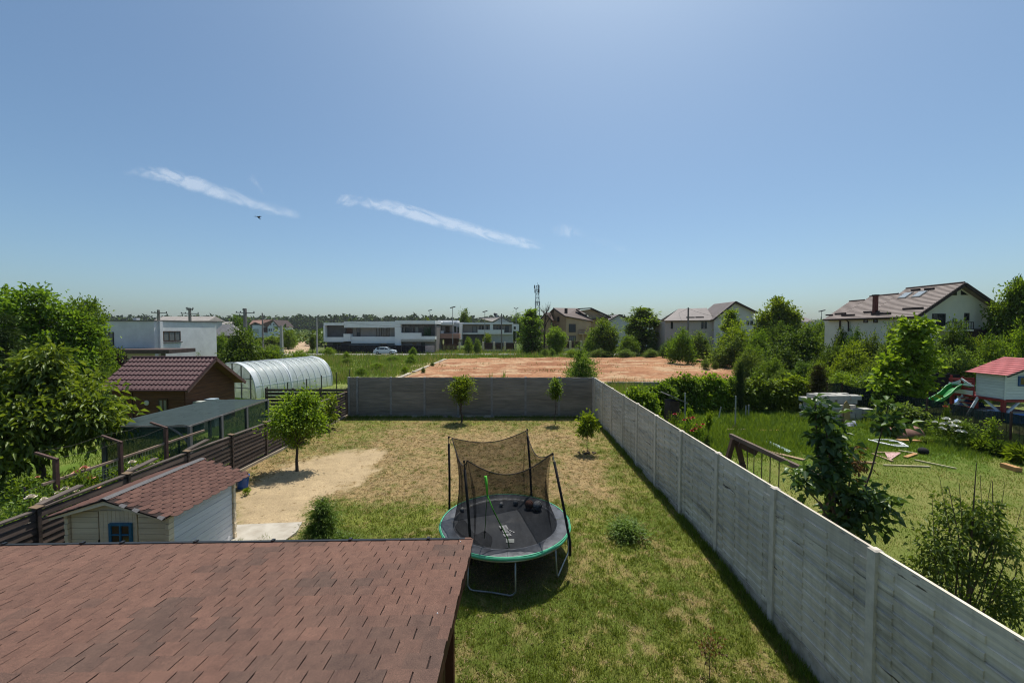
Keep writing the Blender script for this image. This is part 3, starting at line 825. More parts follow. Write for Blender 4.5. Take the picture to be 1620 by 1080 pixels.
RIDGE = mat('grey_ridge_felt', (0.14, 0.135, 0.135), (0.09, 0.085, 0.085), scale=30, rough=.95)
rm = MB()
f1, f2 = hr(1), hr(-1)
for f0, q in ((f1, 1), (f2, -1)):
    a, b, c, d = [p + Vector((0, 0, .028)) for p in (f0(RYa, 0), f0(RYb, 0), f0(RYb, .075), f0(RYa, .075))]
    rm.slab(*((a, d, c, b) if q > 0 else (a, b, c, d)), .008)
rm.build('ridge_strip', RIDGE, hut)
for (u, v) in ((RYa - .02, .28), (RYa - .03, .5), (RYa - .02, .9)):      # curled loose edges over the gable
    a = f1(u, v); MB().slab(a + Vector((0, .0, -.005)), a + Vector((.12, -.02, -.045)), a + Vector((.13, .06, -.012)), a + Vector((0, .06, .018)), .006).build('loose_shingle', RIDGE, hut)

# concrete slab by the hut
SLABM = mat('slab_concrete', (0.45, 0.41, 0.34), (0.34, 0.30, 0.24), scale=2.5, rough=.9, bmp=.3, bscale=25, bdist=.01, dirt=(.36, .30, .22))
q = [G(358, 858), G(365, 832), G(400, 830), G(478, 827), G(470, 842), G(448, 858), G(430, 872), G(350, 872)]
sl = MB().prism([(p.x, p.y, -.20) for p in q], (0, 0, .235)).build('concrete_slab', SLABM)
fixn(sl.data); kind(sl, 'structure')
# ------------------------------------------------------------------ dark slat fence on the left
SLAT = mat('weathered_slat', (0.105, 0.078, 0.064), (0.050, 0.036, 0.030), scale=5, rough=.85, bmp=.5, bscale=26, bdist=.006, stretch=(2, .25, 2), objvar=.22)
SLATT = mat('weathered_top_board', (0.125, 0.10, 0.083), (0.07, 0.055, 0.045), scale=5, rough=.9, bmp=.5, bscale=26, bdist=.006, stretch=(2, .25, 2), objvar=.15)
CAPW = mat('raw_wood', (0.20, 0.135, 0.08), (0.11, 0.075, 0.048), scale=6, rough=.85, stretch=(2, .4, 2), objvar=.1)
BASEB = mat('base_board', (0.40, 0.34, 0.26), (0.28, 0.23, 0.17), scale=4, rough=.9, stretch=(2, .4, 2))
fe = thing('slat_fence', 'dark brown fence of loose horizontal slats along the left side of the yard', 'fence', (-10.5, 15, 0))
fpx = [42, 192, 289, 361]
ys = [4.45, 6.47, 8.47, 10.5, 12.45, 14.42, 16.42, 18.42, 20.42, 22.4, 24.3]
for i, y in enumerate(ys):
    MB().box(-10.53, -10.44, y - .05, y + .05, -.3, 1.50).build('post', SLAT, fe)
    MB().slab((-10.57, y - .08, 1.545), (-10.38, y - .08, 1.52), (-10.38, y + .08, 1.52), (-10.57, y + .08, 1.545), .02).build('post_cap', CAPW, fe)
    MB().box(-10.43, -10.405, y - .035, y + .035, .0, 1.48).build('cover_strip', SLAT, fe)
    if i == len(ys) - 1: break
    y1 = ys[i + 1]; n = 9
    for k in range(n):
        z = .12 + k * .152; tilt = random.uniform(-.022, .022); th = random.uniform(.016, .03)
        a, b = (-10.45, y + .03, z + tilt), (-10.45, y1 - .03, z + random.uniform(-.012, .012) - tilt)
        MB().hexa([Vector(p) for p in ((-10.455 - th, a[1], a[2] - .058), (-10.43, a[1], a[2] - .066), (-10.43, b[1], b[2] - .066), (-10.455 - th, b[1], b[2] - .058), (-10.475 - th, a[1], a[2] + .064), (-10.45, a[1], a[2] + .060), (-10.45, b[1], b[2] + .060), (-10.475 - th, b[1], b[2] + .064))]).build('slat', SLAT, fe)
    MB().beam((-10.50, y + .06, 1.46 + random.uniform(-.02, .03)), (-10.50, y1 - .06, 1.46 + random.uniform(-.02, .03)), .13, .035).build('top_board', SLATT, fe)
    if i in (2, 3, 4): MB().beam((-10.56, y + .1, 1.52), (-10.60, y + 1.0, 1.60), .16, .04).build('loose_board', SLATT, fe)
    if y > 8: MB().beam((-10.36, y, .035), (-10.36, y1 - .02, .035), .05, .15).build('base_board', BASEB, fe)
# short cross fence behind the net shelter
fc = thing('slat_fence', 'short dark slat fence in front of the greenhouse, at right angles to the long one', 'fence', (-12.8, 24.3, 0))
pa, pb = W(420, 620, 24.5), W(549, 624, 24.5)
for k in range(7):
    z = .2 + k * .22
    MB().box(pa.x, pb.x, 24.48, 24.51, z, z + .15).build('slat', SLAT, fc)
for k in range(4):
    x = pa.x + (pb.x - pa.x) * k / 3
    MB().box(x - .045, x + .045, 24.51, 24.58, -.1, 1.72).build('post', SLAT, fc)
# thin rods of the field fence beyond
ROD = mat('rusty_rod', (0.055, 0.045, 0.04), (0.035, 0.028, 0.025), rough=.7)
for i, (px, py) in enumerate(((422.6, 611), (455, 605), (485, 599), (508.5, 593.6), (532, 589), (552.5, 584.6))):
    Y = 25.3 + i * 1.9; p = W(px, py, Y)
    o = MB().tube([(p.x, Y, -.1), (p.x, Y, p.z)], .035, 6).build('fence_stake', ROD)
    tag(o, ['thin dark stake nearest the left end of the greenhouse side', 'thin dark stake second along the greenhouse side', 'thin dark stake third along the greenhouse side', 'thin dark stake before the far part of the greenhouse', 'thin dark stake in the grass just past the greenhouse', 'thin dark stake in the grass beside the corner of the wall'][i], 'stake', 'stakes along the greenhouse side')

# ------------------------------------------------------------------ trampoline
TC = Vector((-0.23, 9.48, 0)); RZ = 0.745; RO, RI = 1.56, 1.24
tz = float(gz(0, 9.0))
tr = thing('trampoline', 'round trampoline with green rim, black safety net and four bent poles', 'trampoline', (TC.x, TC.y, tz))
MATB = mat('jump_mat', (0.030, 0.034, 0.042), (0.022, 0.025, 0.032), scale=30, rough=.55, spec=.5)
PADM = mat('pad_cover', (0.075, 0.080, 0.092), (0.035, 0.038, 0.046), scale=6, rough=.5, spec=.4, bmp=.5, bscale=12, bdist=.02)
GREENP = mat('green_trim', (0.12, 0.50, 0.30), (0.07, 0.38, 0.21), scale=8, rough=.55)
LIME = mat('lime_trim', (0.11, 0.46, 0.035), (0.075, 0.36, 0.025), scale=8, rough=.55)
STEEL = mat('galvanised_tube', (0.42, 0.45, 0.44), (0.32, 0.35, 0.34), scale=8, rough=.4, metal=.75)
FOAM = mat('black_foam', (0.016, 0.014, 0.015), (0.010, 0.010, 0.011), scale=14, rough=.85, bmp=.4)
NET = sheer_mat('safety_net', (0.014, 0.014, 0.016), .60, trans=.15)
NETL = sheer_mat('safety_net_low', (0.014, 0.014, 0.016), .50, trans=.15)
def cpt(a, r, z): return Vector((TC.x + r * math.cos(a), TC.y + r * math.sin(a), z))
NS = 72
mtm = MB(); c = [cpt(2 * math.pi * i / NS, RI + .02, RZ - .02) for i in range(NS)]
rings = []
for k, r in enumerate((0.0001, .35, .75, 1.05, RI)):
    rings.append([cpt(2 * math.pi * i / NS, r, RZ - .045 + .02 * (r / RI) ** 2 - .012 * math.exp(-((r - .5) ** 2) * 6) * math.cos(2 * math.pi * i / NS * 3)) for i in range(NS + 1)])
mtm.grid(rings); mo = mtm.build('jump_mat', MATB, tr, smooth=True)
# padded cover in panels, sagging between its ties
for s in range(8):
    a0, a1 = 2 * math.pi * s / 8 + .06, 2 * math.pi * (s + 1) / 8 + .06
    P = []
    for k, (r, z) in enumerate(((RI - .03, RZ - .02), (RI + .04, RZ + .012), (1.40, RZ + .022), (1.50, RZ + .016), (RO - .005, RZ - .0), (RO + .012, RZ - .035))):
        row = []
        for i in range(13):
            a = a0 + (a1 - a0) * (i / 12) * .996; w = math.sin(math.pi * i / 12)
            wr = .010 * math.sin(i * 2.1 + k * 1.3 + s) * (1 if 0 < k < 5 else .3)
            row.append(cpt(a, r + .012 * math.sin(i * 1.7 + s) * (k == 0), z + wr - .012 * w * (k in (2, 3))))
        P.append(row)
    MB().grid(P).build('pad', PADM, tr, smooth=True)
rim = MB(); pr = [(RO + .006, RZ + .004), (RO + .026, RZ - .016), (RO + .026, RZ - .040), (RO + .012, RZ - .060), (RO + .002, RZ - .03)]
P = [[cpt(2 * math.pi * i / 96, r + .006 * math.sin(i * .9), z + .006 * math.sin(i * .63)) for i in range(97)] for r, z in pr + pr[:1]]
rim.grid(P); rim.build('rim_band', GREENP, tr, smooth=True)
piping = MB(); piping.tube([cpt(2 * math.pi * i / 96, RO - .012, RZ + .004) for i in range(97)], .012, 5, cap=False); piping.build('rim_piping', GREENP, tr, smooth=True)
ft = MB(); ft.tube([cpt(2 * math.pi * i / 64, RO - .012, RZ - .075) for i in range(65)], .024, 8, cap=False); ft.build('ring_tube', STEEL, tr, smooth=True)
for a in (math.radians(-100), math.radians(-22), math.radians(80), math.radians(160)):
    da = .34; pts = []
    p0, p1 = cpt(a - da, RO - .06, RZ - .08), cpt(a + da, RO - .06, RZ - .08)
    q0, q1 = cpt(a - da, RO - .02, 0), cpt(a + da, RO - .02, 0)
    def zt(p): return float(gz(p.x, p.y)) + .03
    q0.z = zt(q0); q1.z = zt(q1)
    pts = [p0, Vector((q0.x, q0.y, q0.z + .10)), q0.lerp(q1, .05) + Vector((0, 0, .022)), q0.lerp(q1, .12), q0.lerp(q1, .5) + Vector((0, 0, .012)), q0.lerp(q1, .88), q0.lerp(q1, .95) + Vector((0, 0, .022)), Vector((q1.x, q1.y, q1.z + .10)), p1]
    MB().tube(pts, .019, 8).build('leg', STEEL, tr, smooth=True)
# poles: foot at the rim, top where the photograph shows it
PB = [W(711, 812, 10.15), W(841, 787, 11.03), W(902, 858, 8.62), W(745, 872, 8.28)]
PT = [W(710, 690, 10.15), W(834, 678, 11.0), W(874, 716, 8.85), W(734, 728, 8.30)]
tips = []
for i, (b, t) in enumerate(zip(PB, PT)):
    low = Vector((b.x, b.y, RZ - .35)); dirn = (t - b).normalized()
    e = t - dirn * .20
    pl = MB().tube([low, b, b.lerp(e, .5) + Vector((.01, 0, 0)), e], [.030] * 4, 9).build('pole', FOAM, tr, smooth=True)
    MB().tube([e, t], .013, 6).build('pole_tip', STEEL if i == 2 else FOAM, pl)
    MB().tube([t - dirn * .05, t], .024, 6).build('cap', FOAM, pl)
    inward = Vector((TC.x - t.x, TC.y - t.y, 0)).normalized()
    tips.append(t - Vector((0, 0, .03)) + inward * (.10 if i != 2 else .03))
    MB().tube([t, tips[-1], e + inward * .03], .008, 5).build('strap', FOAM, pl)
order = [0, 1, 2, 3]
angs = [math.atan2(b.y - TC.y, b.x - TC.x) for b in PB]
sags = [.16, .30, .36, .36]
def net_panel(i, j, sag, inpull, nm, a_skip=None):
    a0, a1 = angs[i], angs[j]
    while a1 > a0: a1 -= 2 * math.pi
    if a0 - a1 > math.pi * 1.5: a1 += 2 * math.pi
    T = []; Bm = []; NN = 24; MM = 12
    for k in range(NN + 1):
        u = k / NN; p = tips[i].lerp(tips[j], u); p = p - Vector((0, 0, sag * 4 * u * (1 - u) * .62 + sag * .38 * math.sin(math.pi * u)))
        ins = Vector((TC.x - p.x, TC.y - p.y, 0)); ins = ins.normalized() if ins.length > 1e-6 else ins
        T.append(p + ins * (.04 * math.sin(math.pi * u)))
        Bm.append(cpt(a0 + (a1 - a0) * u, RI + .015, RZ + .012))
    grid = []
    for m in range(MM + 1):
        v = m / MM; row = []
        for k in range(NN + 1):
            u = k / NN; p = T[k].lerp(Bm[k], v)
            ins = Vector((TC.x - p.x, TC.y - p.y, 0)).normalized()
            w = math.sin(math.pi * v)
            edge = math.exp(-min(u, 1 - u) * 9)
            p = p + ins * (inpull * w * (.55 + .45 * edge) + .018 * math.sin(u * 26 + v * 3) * w)
            row.append(p)
        grid.append(row)
    MB().grid(grid).build('net', nm, tr, smooth=True)
    MB().tube(T, .011, 5).build('top_cord', FOAM, tr)
    return T, Bm
T0 = net_panel(0, 1, .20, .10, NET)
net_panel(1, 2, .34, .16, NET)
T2 = net_panel(2, 3, .40, .06, NET)
net_panel(3, 0, .36, .16, NET)
# lime zip edges of the entrance flap
tp = W(768, 753, 8.42); md = W(771, 783, 8.42)
z1 = MB().tube([tp, tp.lerp(md, .5) + Vector((.005, 0, 0)), md], [.032, .026, .020], 8).build('zip_edge', LIME, tr, smooth=True)
lft = [md, W(769, 806, 8.45), W(768, 828, 8.5), W(766, 851, 8.5)]
rgt = [md, W(781, 808, 8.44), W(796, 838, 8.42), W(803, 851, 8.40), W(806, 868, 8.36)]
MB().tube(lft, .009, 6).build('zip_edge', LIME, tr, smooth=True)
MB().tube(rgt, .013, 6).build('zip_edge', LIME, tr, smooth=True)
for p in (W(767, 841, 8.47), W(793, 837, 8.40)): MB().sphere(p, .026, 7, 5).build('buckle', FOAM, tr)
MB().tube([cpt(R(-107), RO - .05, RZ - .1), cpt(R(-107), RO - .05, RZ - .30)], .008, 5).build('hanging_strap', FOAM, tr)
# loose net lying in a fold on the front of the mat
P = []
for i in range(14):
    u = i / 13; a = math.radians(-165 + 62 * u)
    base = cpt(a, RI - .02, RZ + .015)
    top = cpt(a, RI - .10 - .16 * math.sin(math.pi * u), RZ + .16 + .10 * math.sin(u * 9))
    P.append([base, base.lerp(top, .5) + Vector((.02, .03, 0)), top])
MB().grid(P).build('net', NETL, tr, smooth=True)
# white printed mark on the mat
MARKM = mat('white_print', (0.62, 0.62, 0.63), rough=.6)
mk = MB(); mw = .0
ux = Vector((.26, -.966, 0)) * 1.25; uy = Vector((.966, .26, 0)) * 1.3; mc = W(800, 828, 9.02); mc.z = RZ - .0255
def mbox(a0, a1, b0, b1):
    mk.prism([mc + ux * a0 + uy * b0, mc + ux * a1 + uy * b0, mc + ux * a1 + uy * b1, mc + ux * a0 + uy * b1], (0, 0, .004))
rr = random.Random(4)
glyphs = [  # (start along, length, rows of strokes) two stacked words of outlined letters, read along the mat
    (-.235, -.06, .075), (-.045, .055, .055), (.075, .17, .07)]
for (g0, g1, half) in glyphs:
    k = g0
    while k < g1 - .02:
        wdt = .042
        mbox(k, k + .011, -half, half * .9); mbox(k + wdt - .014, k + wdt - .003, -half * .9, half)
        mbox(k + .011, k + wdt - .014, half * .62, half * .84) if rr.random() < .7 else None
        mbox(k + .011, k + wdt - .014, -half * .15, half * .10)
        mbox(k + .011, k + wdt - .014, -half * .9, -half * .66) if rr.random() < .6 else None
        k += wdt + .004
for (a, b, s) in ((-.02, .085, .016), (.01, .11, .014), (.05, .135, .017), (.03, .075, .012)):
    mbox(a - s, a + s, b - s * .7, b + s * .7)
mk.build('printed_mark', MARKM, tr)
# balls and a bag left on the mat
def ball(px, py, Y, r, m, label, name='ball', seam=True):
    p = W(px, py, Y); p.z = RZ - .030 + r
    t = thing(name, label, 'ball', (p.x, p.y, RZ - .03), 0, 'balls left on the trampoline')
    MB().sphere(p, r, 16, 10).build('shell', m, t, smooth=True)
    if seam:
        sm = MB()
        for q in range(3):
            ax = Euler((q * 1.05, q * .7, 0)).to_matrix()
            sm.tube([p + ax @ Vector((math.cos(2 * math.pi * i / 20) * r, math.sin(2 * math.pi * i / 20) * r, 0)) for i in range(21)], r * .05, 4, cap=False)
        sm.build('seam', FOAM, t)
BWHITE = mat('ball_white', (0.62, 0.60, 0.56), (0.45, 0.43, 0.40), scale=20, rough=.6)
BGREY = mat('ball_grey', (0.42, 0.43, 0.42), (0.20, 0.20, 0.20), scale=14, rough=.6)
BRED = mat('ball_brown', (0.26, 0.12, 0.085), (0.17, 0.075, 0.05), scale=20, rough=.7)
ball(793, 796, 10.35, .055, BWHITE, 'small white ball at the back edge of the trampoline mat')
ball(816, 794, 10.42, .070, BGREY, 'small grey and dark ball beside the white one on the trampoline')
ball(837, 802, 10.20, .115, BRED, 'brown ball lying against a bigger pale ball on the trampoline')
ball(850, 803, 10.12, .125, BGREY, 'large pale ball nearest the right of the trampoline mat')
ball(731, 809, 10.02, .060, BWHITE, 'pale ball behind the net at the left of the trampoline')
p = W(807, 853, 8.60); p.z = RZ - .03
bag = MB(); 
bag.grid([[(p.x - .09 + .18 * i / 6, p.y - .07 + .16 * j / 6, p.z + .012 + .035 * math.sin(i * 1.1 + j * .8) ** 2 * math.sin(math.pi * i / 6) * math.sin(math.pi * j / 6) + .004) for j in range(7)] for i in range(7)])
tag(bag.build('plastic_bag', sheer_mat('white_film', (.7, .74, .72), .85, .4), smooth=True), 'crumpled white plastic bag on the front of the trampoline mat', 'bag')

# ------------------------------------------------------------------ blue bucket by the fence
BLUEB = mat('blue_plastic', (0.015, 0.10, 0.42), (0.010, 0.075, 0.34), rough=.35, spec=.5)
b0 = G(384, 771); bk = thing('bucket', 'bright blue plastic bucket on the ground beside the slat fence', 'bucket', (b0.x, b0.y, b0.z))
bm = MB(); n = 20
prof = [(.155, 0), (.17, .10), (.20, .38), (.212, .385), (.215, .41), (.195, .41), (.165, .12), (.15, .02)]
bm.grid([[(b0.x + r * math.cos(2 * math.pi * i / n), b0.y + r * math.sin(2 * math.pi * i / n), b0.z + z) for i in range(n + 1)] for r, z in prof]); bm.build('body', BLUEB, bk, smooth=True)
MB().tube([(b0.x - .21, b0.y, b0.z + .38)] + [(b0.x - .21 * math.cos(t), b0.y - .12 * math.sin(t), b0.z + .38 - .16 * math.sin(t)) for t in (.5, 1.0, 1.57, 2.1, 2.6)] + [(b0.x + .21, b0.y, b0.z + .38)], .008, 5).build('handle', STEEL, bk)
MB().sphere((b0.x, b0.y, b0.z + .30), .16, 10, 6, (1, 1, .2)).build('contents', mat('wet_soil', (.03, .025, .02)), bk)
# ================================================================== LEFT NEIGHBOURS
GLASS_PALE = glass_mat('pale_glass', (0.17, 0.175, 0.175), .15); GLASS_MID = glass_mat('sky_tint_glass', (0.06, 0.07, 0.08), .04)  # paler pane tints, with reflected sky put into the colour
def window(parent, fr, a0, a1, z0, z1, fm, pm, d=.0, fw=.07, mull=1, trans=0, name='window', dep=.05):
    mb = MB()
    mb.fbox(fr, a0, a1, z0, z0 + fw, d, d + dep); mb.fbox(fr, a0, a1, z1 - fw, z1, d, d + dep)
    mb.fbox(fr, a0, a0 + fw, z0 + fw, z1 - fw, d, d + dep); mb.fbox(fr, a1 - fw, a1, z0 + fw, z1 - fw, d, d + dep)
    for k in range(1, mull + 1):
        x = a0 + (a1 - a0) * k / (mull + 1); mb.fbox(fr, x - fw * .4, x + fw * .4, z0 + fw, z1 - fw, d, d + dep * .9)
    for k in range(1, trans + 1):
        z = z0 + (z1 - z0) * k / (trans + 1); mb.fbox(fr, a0 + fw, a1 - fw, z - fw * .35, z + fw * .35, d, d + dep * .8)
    w = mb.build(name, fm, parent)
    if pm is GLASS: pm = random.choice((GLASS, GLASS, GLASS_MID, GLASS_PALE))
    MB().fbox(fr, a0 + fw * .6, a1 - fw * .6, z0 + fw * .6, z1 - fw * .6, d + .002, d + dep * .45).build('pane', pm, w)
    return w
FR_DARK = mat('dark_frame', (0.035, 0.032, 0.032), rough=.5)
FR_WHITE = mat('white_frame', (0.72, 0.72, 0.70), rough=.5)
FR_BROWN = mat('brown_frame', (0.07, 0.038, 0.02), rough=.55)

# shade net shelter
NETT = sheer_mat('shade_net', (0.066, 0.090, 0.094), .88, trans=.30)
NETS = sheer_mat('shade_net_side', (0.030, 0.060, 0.055), .68, trans=.5)
POSTG = mat('grey_timber', (0.20, 0.19, 0.18), (0.12, 0.11, 0.10), scale=6, rough=.85, stretch=(2, 2, .3))
shx = [W(164, 673, 14.1), W(300, 672, 14.1), W(423, 631, 19.5), W(331, 632, 19.5)]
sh = thing('net_shelter', 'flat dark teal shade net stretched over posts between the slat fence and the cabin', 'shade shelter', (shx[1].x, shx[1].y, 0))
P = []
for i in range(15):
    u = i / 14; row = []
    for j in range(25):
        v = j / 24
        p = shx[0].lerp(shx[1], u).lerp(shx[3].lerp(shx[2], u), v)
        p.z += -.035 * abs(math.sin(math.pi * v * 5)) * (math.sin(math.pi * u)) + .012 * math.sin(u * 23 + v * 5)
        row.append(p)
    P.append(row)
MB().grid(P).build('net_roof', NETT, sh, smooth=True)
def drop(a, b, n=20, zb=.08, m=NETS):
    rows = []
    for k in range(6):
        z = k / 5
        rows.append([Vector((a.lerp(b, i / n).x + .03 * math.sin(i * 1.9 + k) * (1 - z), a.lerp(b, i / n).y, zb + (a.lerp(b, i / n).z - .02 - zb) * z)) for i in range(n + 1)])
    MB().grid(rows).build('net_side', m, sh, smooth=True)
drop(shx[1], shx[2]); drop(shx[0], shx[1], 14, .1); drop(shx[0], shx[3], zb=.3); drop(shx[3], shx[2])
for q in (shx[1], shx[1].lerp(shx[2], .33), shx[1].lerp(shx[2], .66), shx[2], shx[0], shx[0].lerp(shx[3], .5), shx[3]):
    MB().box(q.x - .055, q.x + .055, q.y - .055, q.y + .055, -.1, q.z - .03).build('post', POSTG, sh)
for a, b in ((shx[0], shx[1]), (shx[1], shx[2]), (shx[2], shx[3]), (shx[3], shx[0])):
    MB().beam(a - Vector((0, 0, .045)), b - Vector((0, 0, .045)), .05, .06).build('rail', POSTG, sh)
MB().tube([shx[1] + Vector((0, 0, -.75)), shx[1] + Vector((-.28, 0, -.38)), shx[1] + Vector((-.75, 0, -.06))], .04, 6).build('brace', POSTG, sh)
# trellis supports with arms, wires and a rail
IRON = mat('rusty_iron', (0.105, 0.055, 0.045), (0.07, 0.036, 0.030), scale=9, rough=.7)
RAILM = mat('pale_rail', (0.30, 0.21, 0.15), (0.22, 0.15, 0.11), scale=5, rough=.7)
tl = thing('vine_trellis', 'rusty trellis of three bent posts joined by a rail and wires above the roses', 'trellis', (-11.3, 11, 0))
tops = []; arms = []
for (bx_, by_, ax_, ay_, Y) in ((262, 677, 238, 668, 12.8), (190, 700, 161, 689, 11.32), (88, 727, 56, 716, 9.75)):
    t = W(bx_, by_, Y); a = W(ax_, ay_, Y); tops.append(t); arms.append(a)
    MB().beam((t.x, Y, -.1), t, .085, .085).build('post', IRON, tl)
    MB().beam(t + Vector((.05, 0, 0)), a, .055, .055).build('arm', IRON, tl)
MB().beam(Vector((tops[0].x, tops[0].y + 1.6, 1.68)), Vector((tops[2].x, tops[2].y - .3, 1.62)), .05, .06).build('rail', RAILM, tl)
for i in range(2):
    for f0, f1 in ((.0, .0), (.9, .9)):
        a = tops[i].lerp(arms[i], f0); b = tops[i + 1].lerp(arms[i + 1], f1)
        MB().tube([a + Vector((0, 0, .04)), a.lerp(b, .5) - Vector((0, 0, .03)), b + Vector((0, 0, .04))], .0035, 4).build('wire', ROD, tl)
# wire mesh fence among the roses
wf = thing('wire_mesh_fence', 'thin wire mesh fence between the slat fence and the leafy garden tree', 'fence', (-12.6, 13, 0))
wm = MB()
for k in range(46):
    y = 10.2 + k * .11; wm.box(-12.92 + .0, -12.912, y, y + .006, .05, 1.15)
for k in range(8):
    z = .1 + k * .15; wm.box(-12.92, -12.912, 10.2, 15.2, z, z + .006)
kind(wm.build('wire_grid', STEEL, wf), 'stuff')
for y in (10.2, 11.8, 13.4, 15.0): MB().tube([(-12.92, y, -.1), (-12.92, y, 1.25)], .03, 6).build('post', ROD, wf)

# log cabin with metal tile roof
LOGM = mat('cabin_boards', (0.155, 0.062, 0.026), (0.085, 0.034, 0.015), scale=4, rough=.7, bmp=.3, bscale=18, bdist=.006, stretch=(.3, .3, 3), objvar=.12)
TILE = mat('metal_tile', (0.105, 0.050, 0.052), (0.082, 0.038, 0.040), scale=3, rough=.62, spec=.25)
VERGE = mat('verge_board', (0.185, 0.105, 0.085), (0.13, 0.07, 0.058), scale=6, rough=.6)
cb = thing('log_cabin', 'brown wooden cabin with a maroon metal tile roof left of the greenhouse', 'cabin', (-19, 22, 0))
Yf, Yr, Yb = 20.15, 22.15, 24.5; XR, XL = -16.85, -21.6
zf, zr_, zb_ = 2.27, 3.78, 2.13
wxr = XR - .45
MB().prism([(wxr, Yf + .35, 0), (wxr, Yb - .35, 0), (wxr, Yb - .35, 2.2), (wxr, Yr, 3.5), (wxr, Yf + .35, 2.28)], (-.05, 0, 0)).build('gable_wall', DARKIN, cb)
for k in range(24):
    z = .02 + k * .148
    if z + .14 > 3.45: break
    def yl(z): return (Yf + .35) if z < 2.28 else Yf + .35 + (z - 2.28) / (3.5 - 2.28) * (Yr - Yf - .35)
    def yh(z): return (Yb - .35) if z < 2.2 else Yb - .35 - (z - 2.2) / (3.5 - 2.2) * (Yb - .35 - Yr)
    MB().prism([(wxr, yl(z), z), (wxr, yh(z), z), (wxr, yh(z + .14), z + .14), (wxr, yl(z + .14), z + .14)], (.035, 0, 0)).build('board', LOGM, cb)
frc = frame((XL + .5, Yf + .35, 0), (1, 0, 0), (0, -1, 0)); wl_ = wxr - XL - .5
MB().fbox(frc, 0, wl_, 0, 2.28, -.1, 0).build('front_wall', DARKIN, cb)
for k in range(15):
    MB().fbox(frc, 0, wl_, .02 + k * .148, .16 + k * .148, 0, .035).build('board', LOGM, cb)
window(cb, frc, wl_ - 1.35, wl_ - .85, .55, 1.75, FR_BROWN, GLASS, .036, .06)
MB().fbox(frc, wl_ - 2.75, wl_ - 2.7, .02, 2.2, .03, .07).build('trim', FR_BROWN, cb)
MB().sphere(frc(wl_ - 1.95, 1.55, .07), .14, 12, 8, (1, .3, 1)).build('wall_lamp', BWHITE, cb)
def tile_roof(parent, ridge_a, ridge_b, eave_a, eave_b, rows, waves, m, amp=.048, step=.045, name='metal_tile_roof'):
    """pressed metal tile: steps down the slope, waves across"""
    ra, rb, ea, eb = map(Vector, (ridge_a, ridge_b, eave_a, eave_b)); n = (rb - ra).cross(ea - ra).normalized()
    if n.z < 0: n = -n
    nx = waves * 6; g = []
    for r in range(rows):
        for (v, h) in ((r / rows, 0.0), ((r + .96) / rows, step), ((r + 1) / rows, 0.0)):
            row = []
            for i in range(nx + 1):
                u = i / nx; ph = (u * waves) % 1.0; w = amp * (math.sin(math.pi * min(1, ph / .62)) ** .8 if ph < .62 else 0.0)
                row.append(ra.lerp(rb, u).lerp(ea.lerp(eb, u), v) + n * (w + h))
            g.append(row)
    o = MB().grid(g).build(name, m, parent, smooth=False); return o
fr1 = tile_roof(cb, (XL, Yr, zr_), (XR, Yr, zr_), (XL, Yf, zf), (XR, Yf, zf), 7, 21, TILE)
tile_roof(cb, (XR, Yr, zr_), (XL, Yr, zr_), (XR, Yb, zb_), (XL, Yb, zb_), 8, 21, TILE)
MB().tube([(XL, Yr, zr_ + .03), (XR + .02, Yr, zr_ + .03)], .07, 8).build('ridge_cap', TILE, cb)
MB().slab((XL, Yf + .06, zf - .03), (XR, Yf + .06, zf - .03), (XR, Yr, zr_ - .035), (XL, Yr, zr_ - .035), .03).build('roof_board', LOGM, cb)
MB().slab((XL, Yr, zr_ - .035), (XR, Yr, zr_ - .035), (XR, Yb - .06, zb_ - .03), (XL, Yb - .06, zb_ - .03), .03).build('roof_board', LOGM, cb)
MB().beam((XR + .02, Yf - .03, zf - .07), (XR + .02, Yr, zr_ - .06), .04, .17).build('verge_board', VERGE, cb)
MB().beam((XR + .02, Yr, zr_ - .06), (XR + .02, Yb + .03, zb_ - .07), .04, .17).build('verge_board', VERGE, cb)
MB().beam((XR + .045, Yf - .05, zf + .05), (XR + .045, Yr, zr_ + .05), .02, .09).build('verge_flashing', TILE, cb)
MB().tube([(XL, Yf - .04, zf - .02), (XR, Yf - .04, zf - .02)], .055, 7).build('gutter', TILE, cb)
BOXW = mat('pale_plastic', (0.52, 0.55, 0.50), (0.42, 0.44, 0.40), rough=.5)
for i, (px, py, c) in enumerate(((309, 630, 'pale green box standing at the left against the cabin gable wall'), (327, 632, 'pale blue box standing at the right against the cabin gable wall'))):
    p = W(px, py, 21.3 + i * .5)
    mb = MB(); mb.box(-.26, .26, -.17, .17, 0, .62); mb.box(-.28, .28, -.19, .19, .62, .70)
    t = thing('storage_box', c, 'box', (wxr + .45, 21.0 + i * .75, 0)); 
    o = obj('body', mb.mesh('box'), [BOXW, mat('pale_blue_plastic', (.42, .52, .60), rough=.5)][i], t, local=True); t.scale = (1, 1, 2.2)

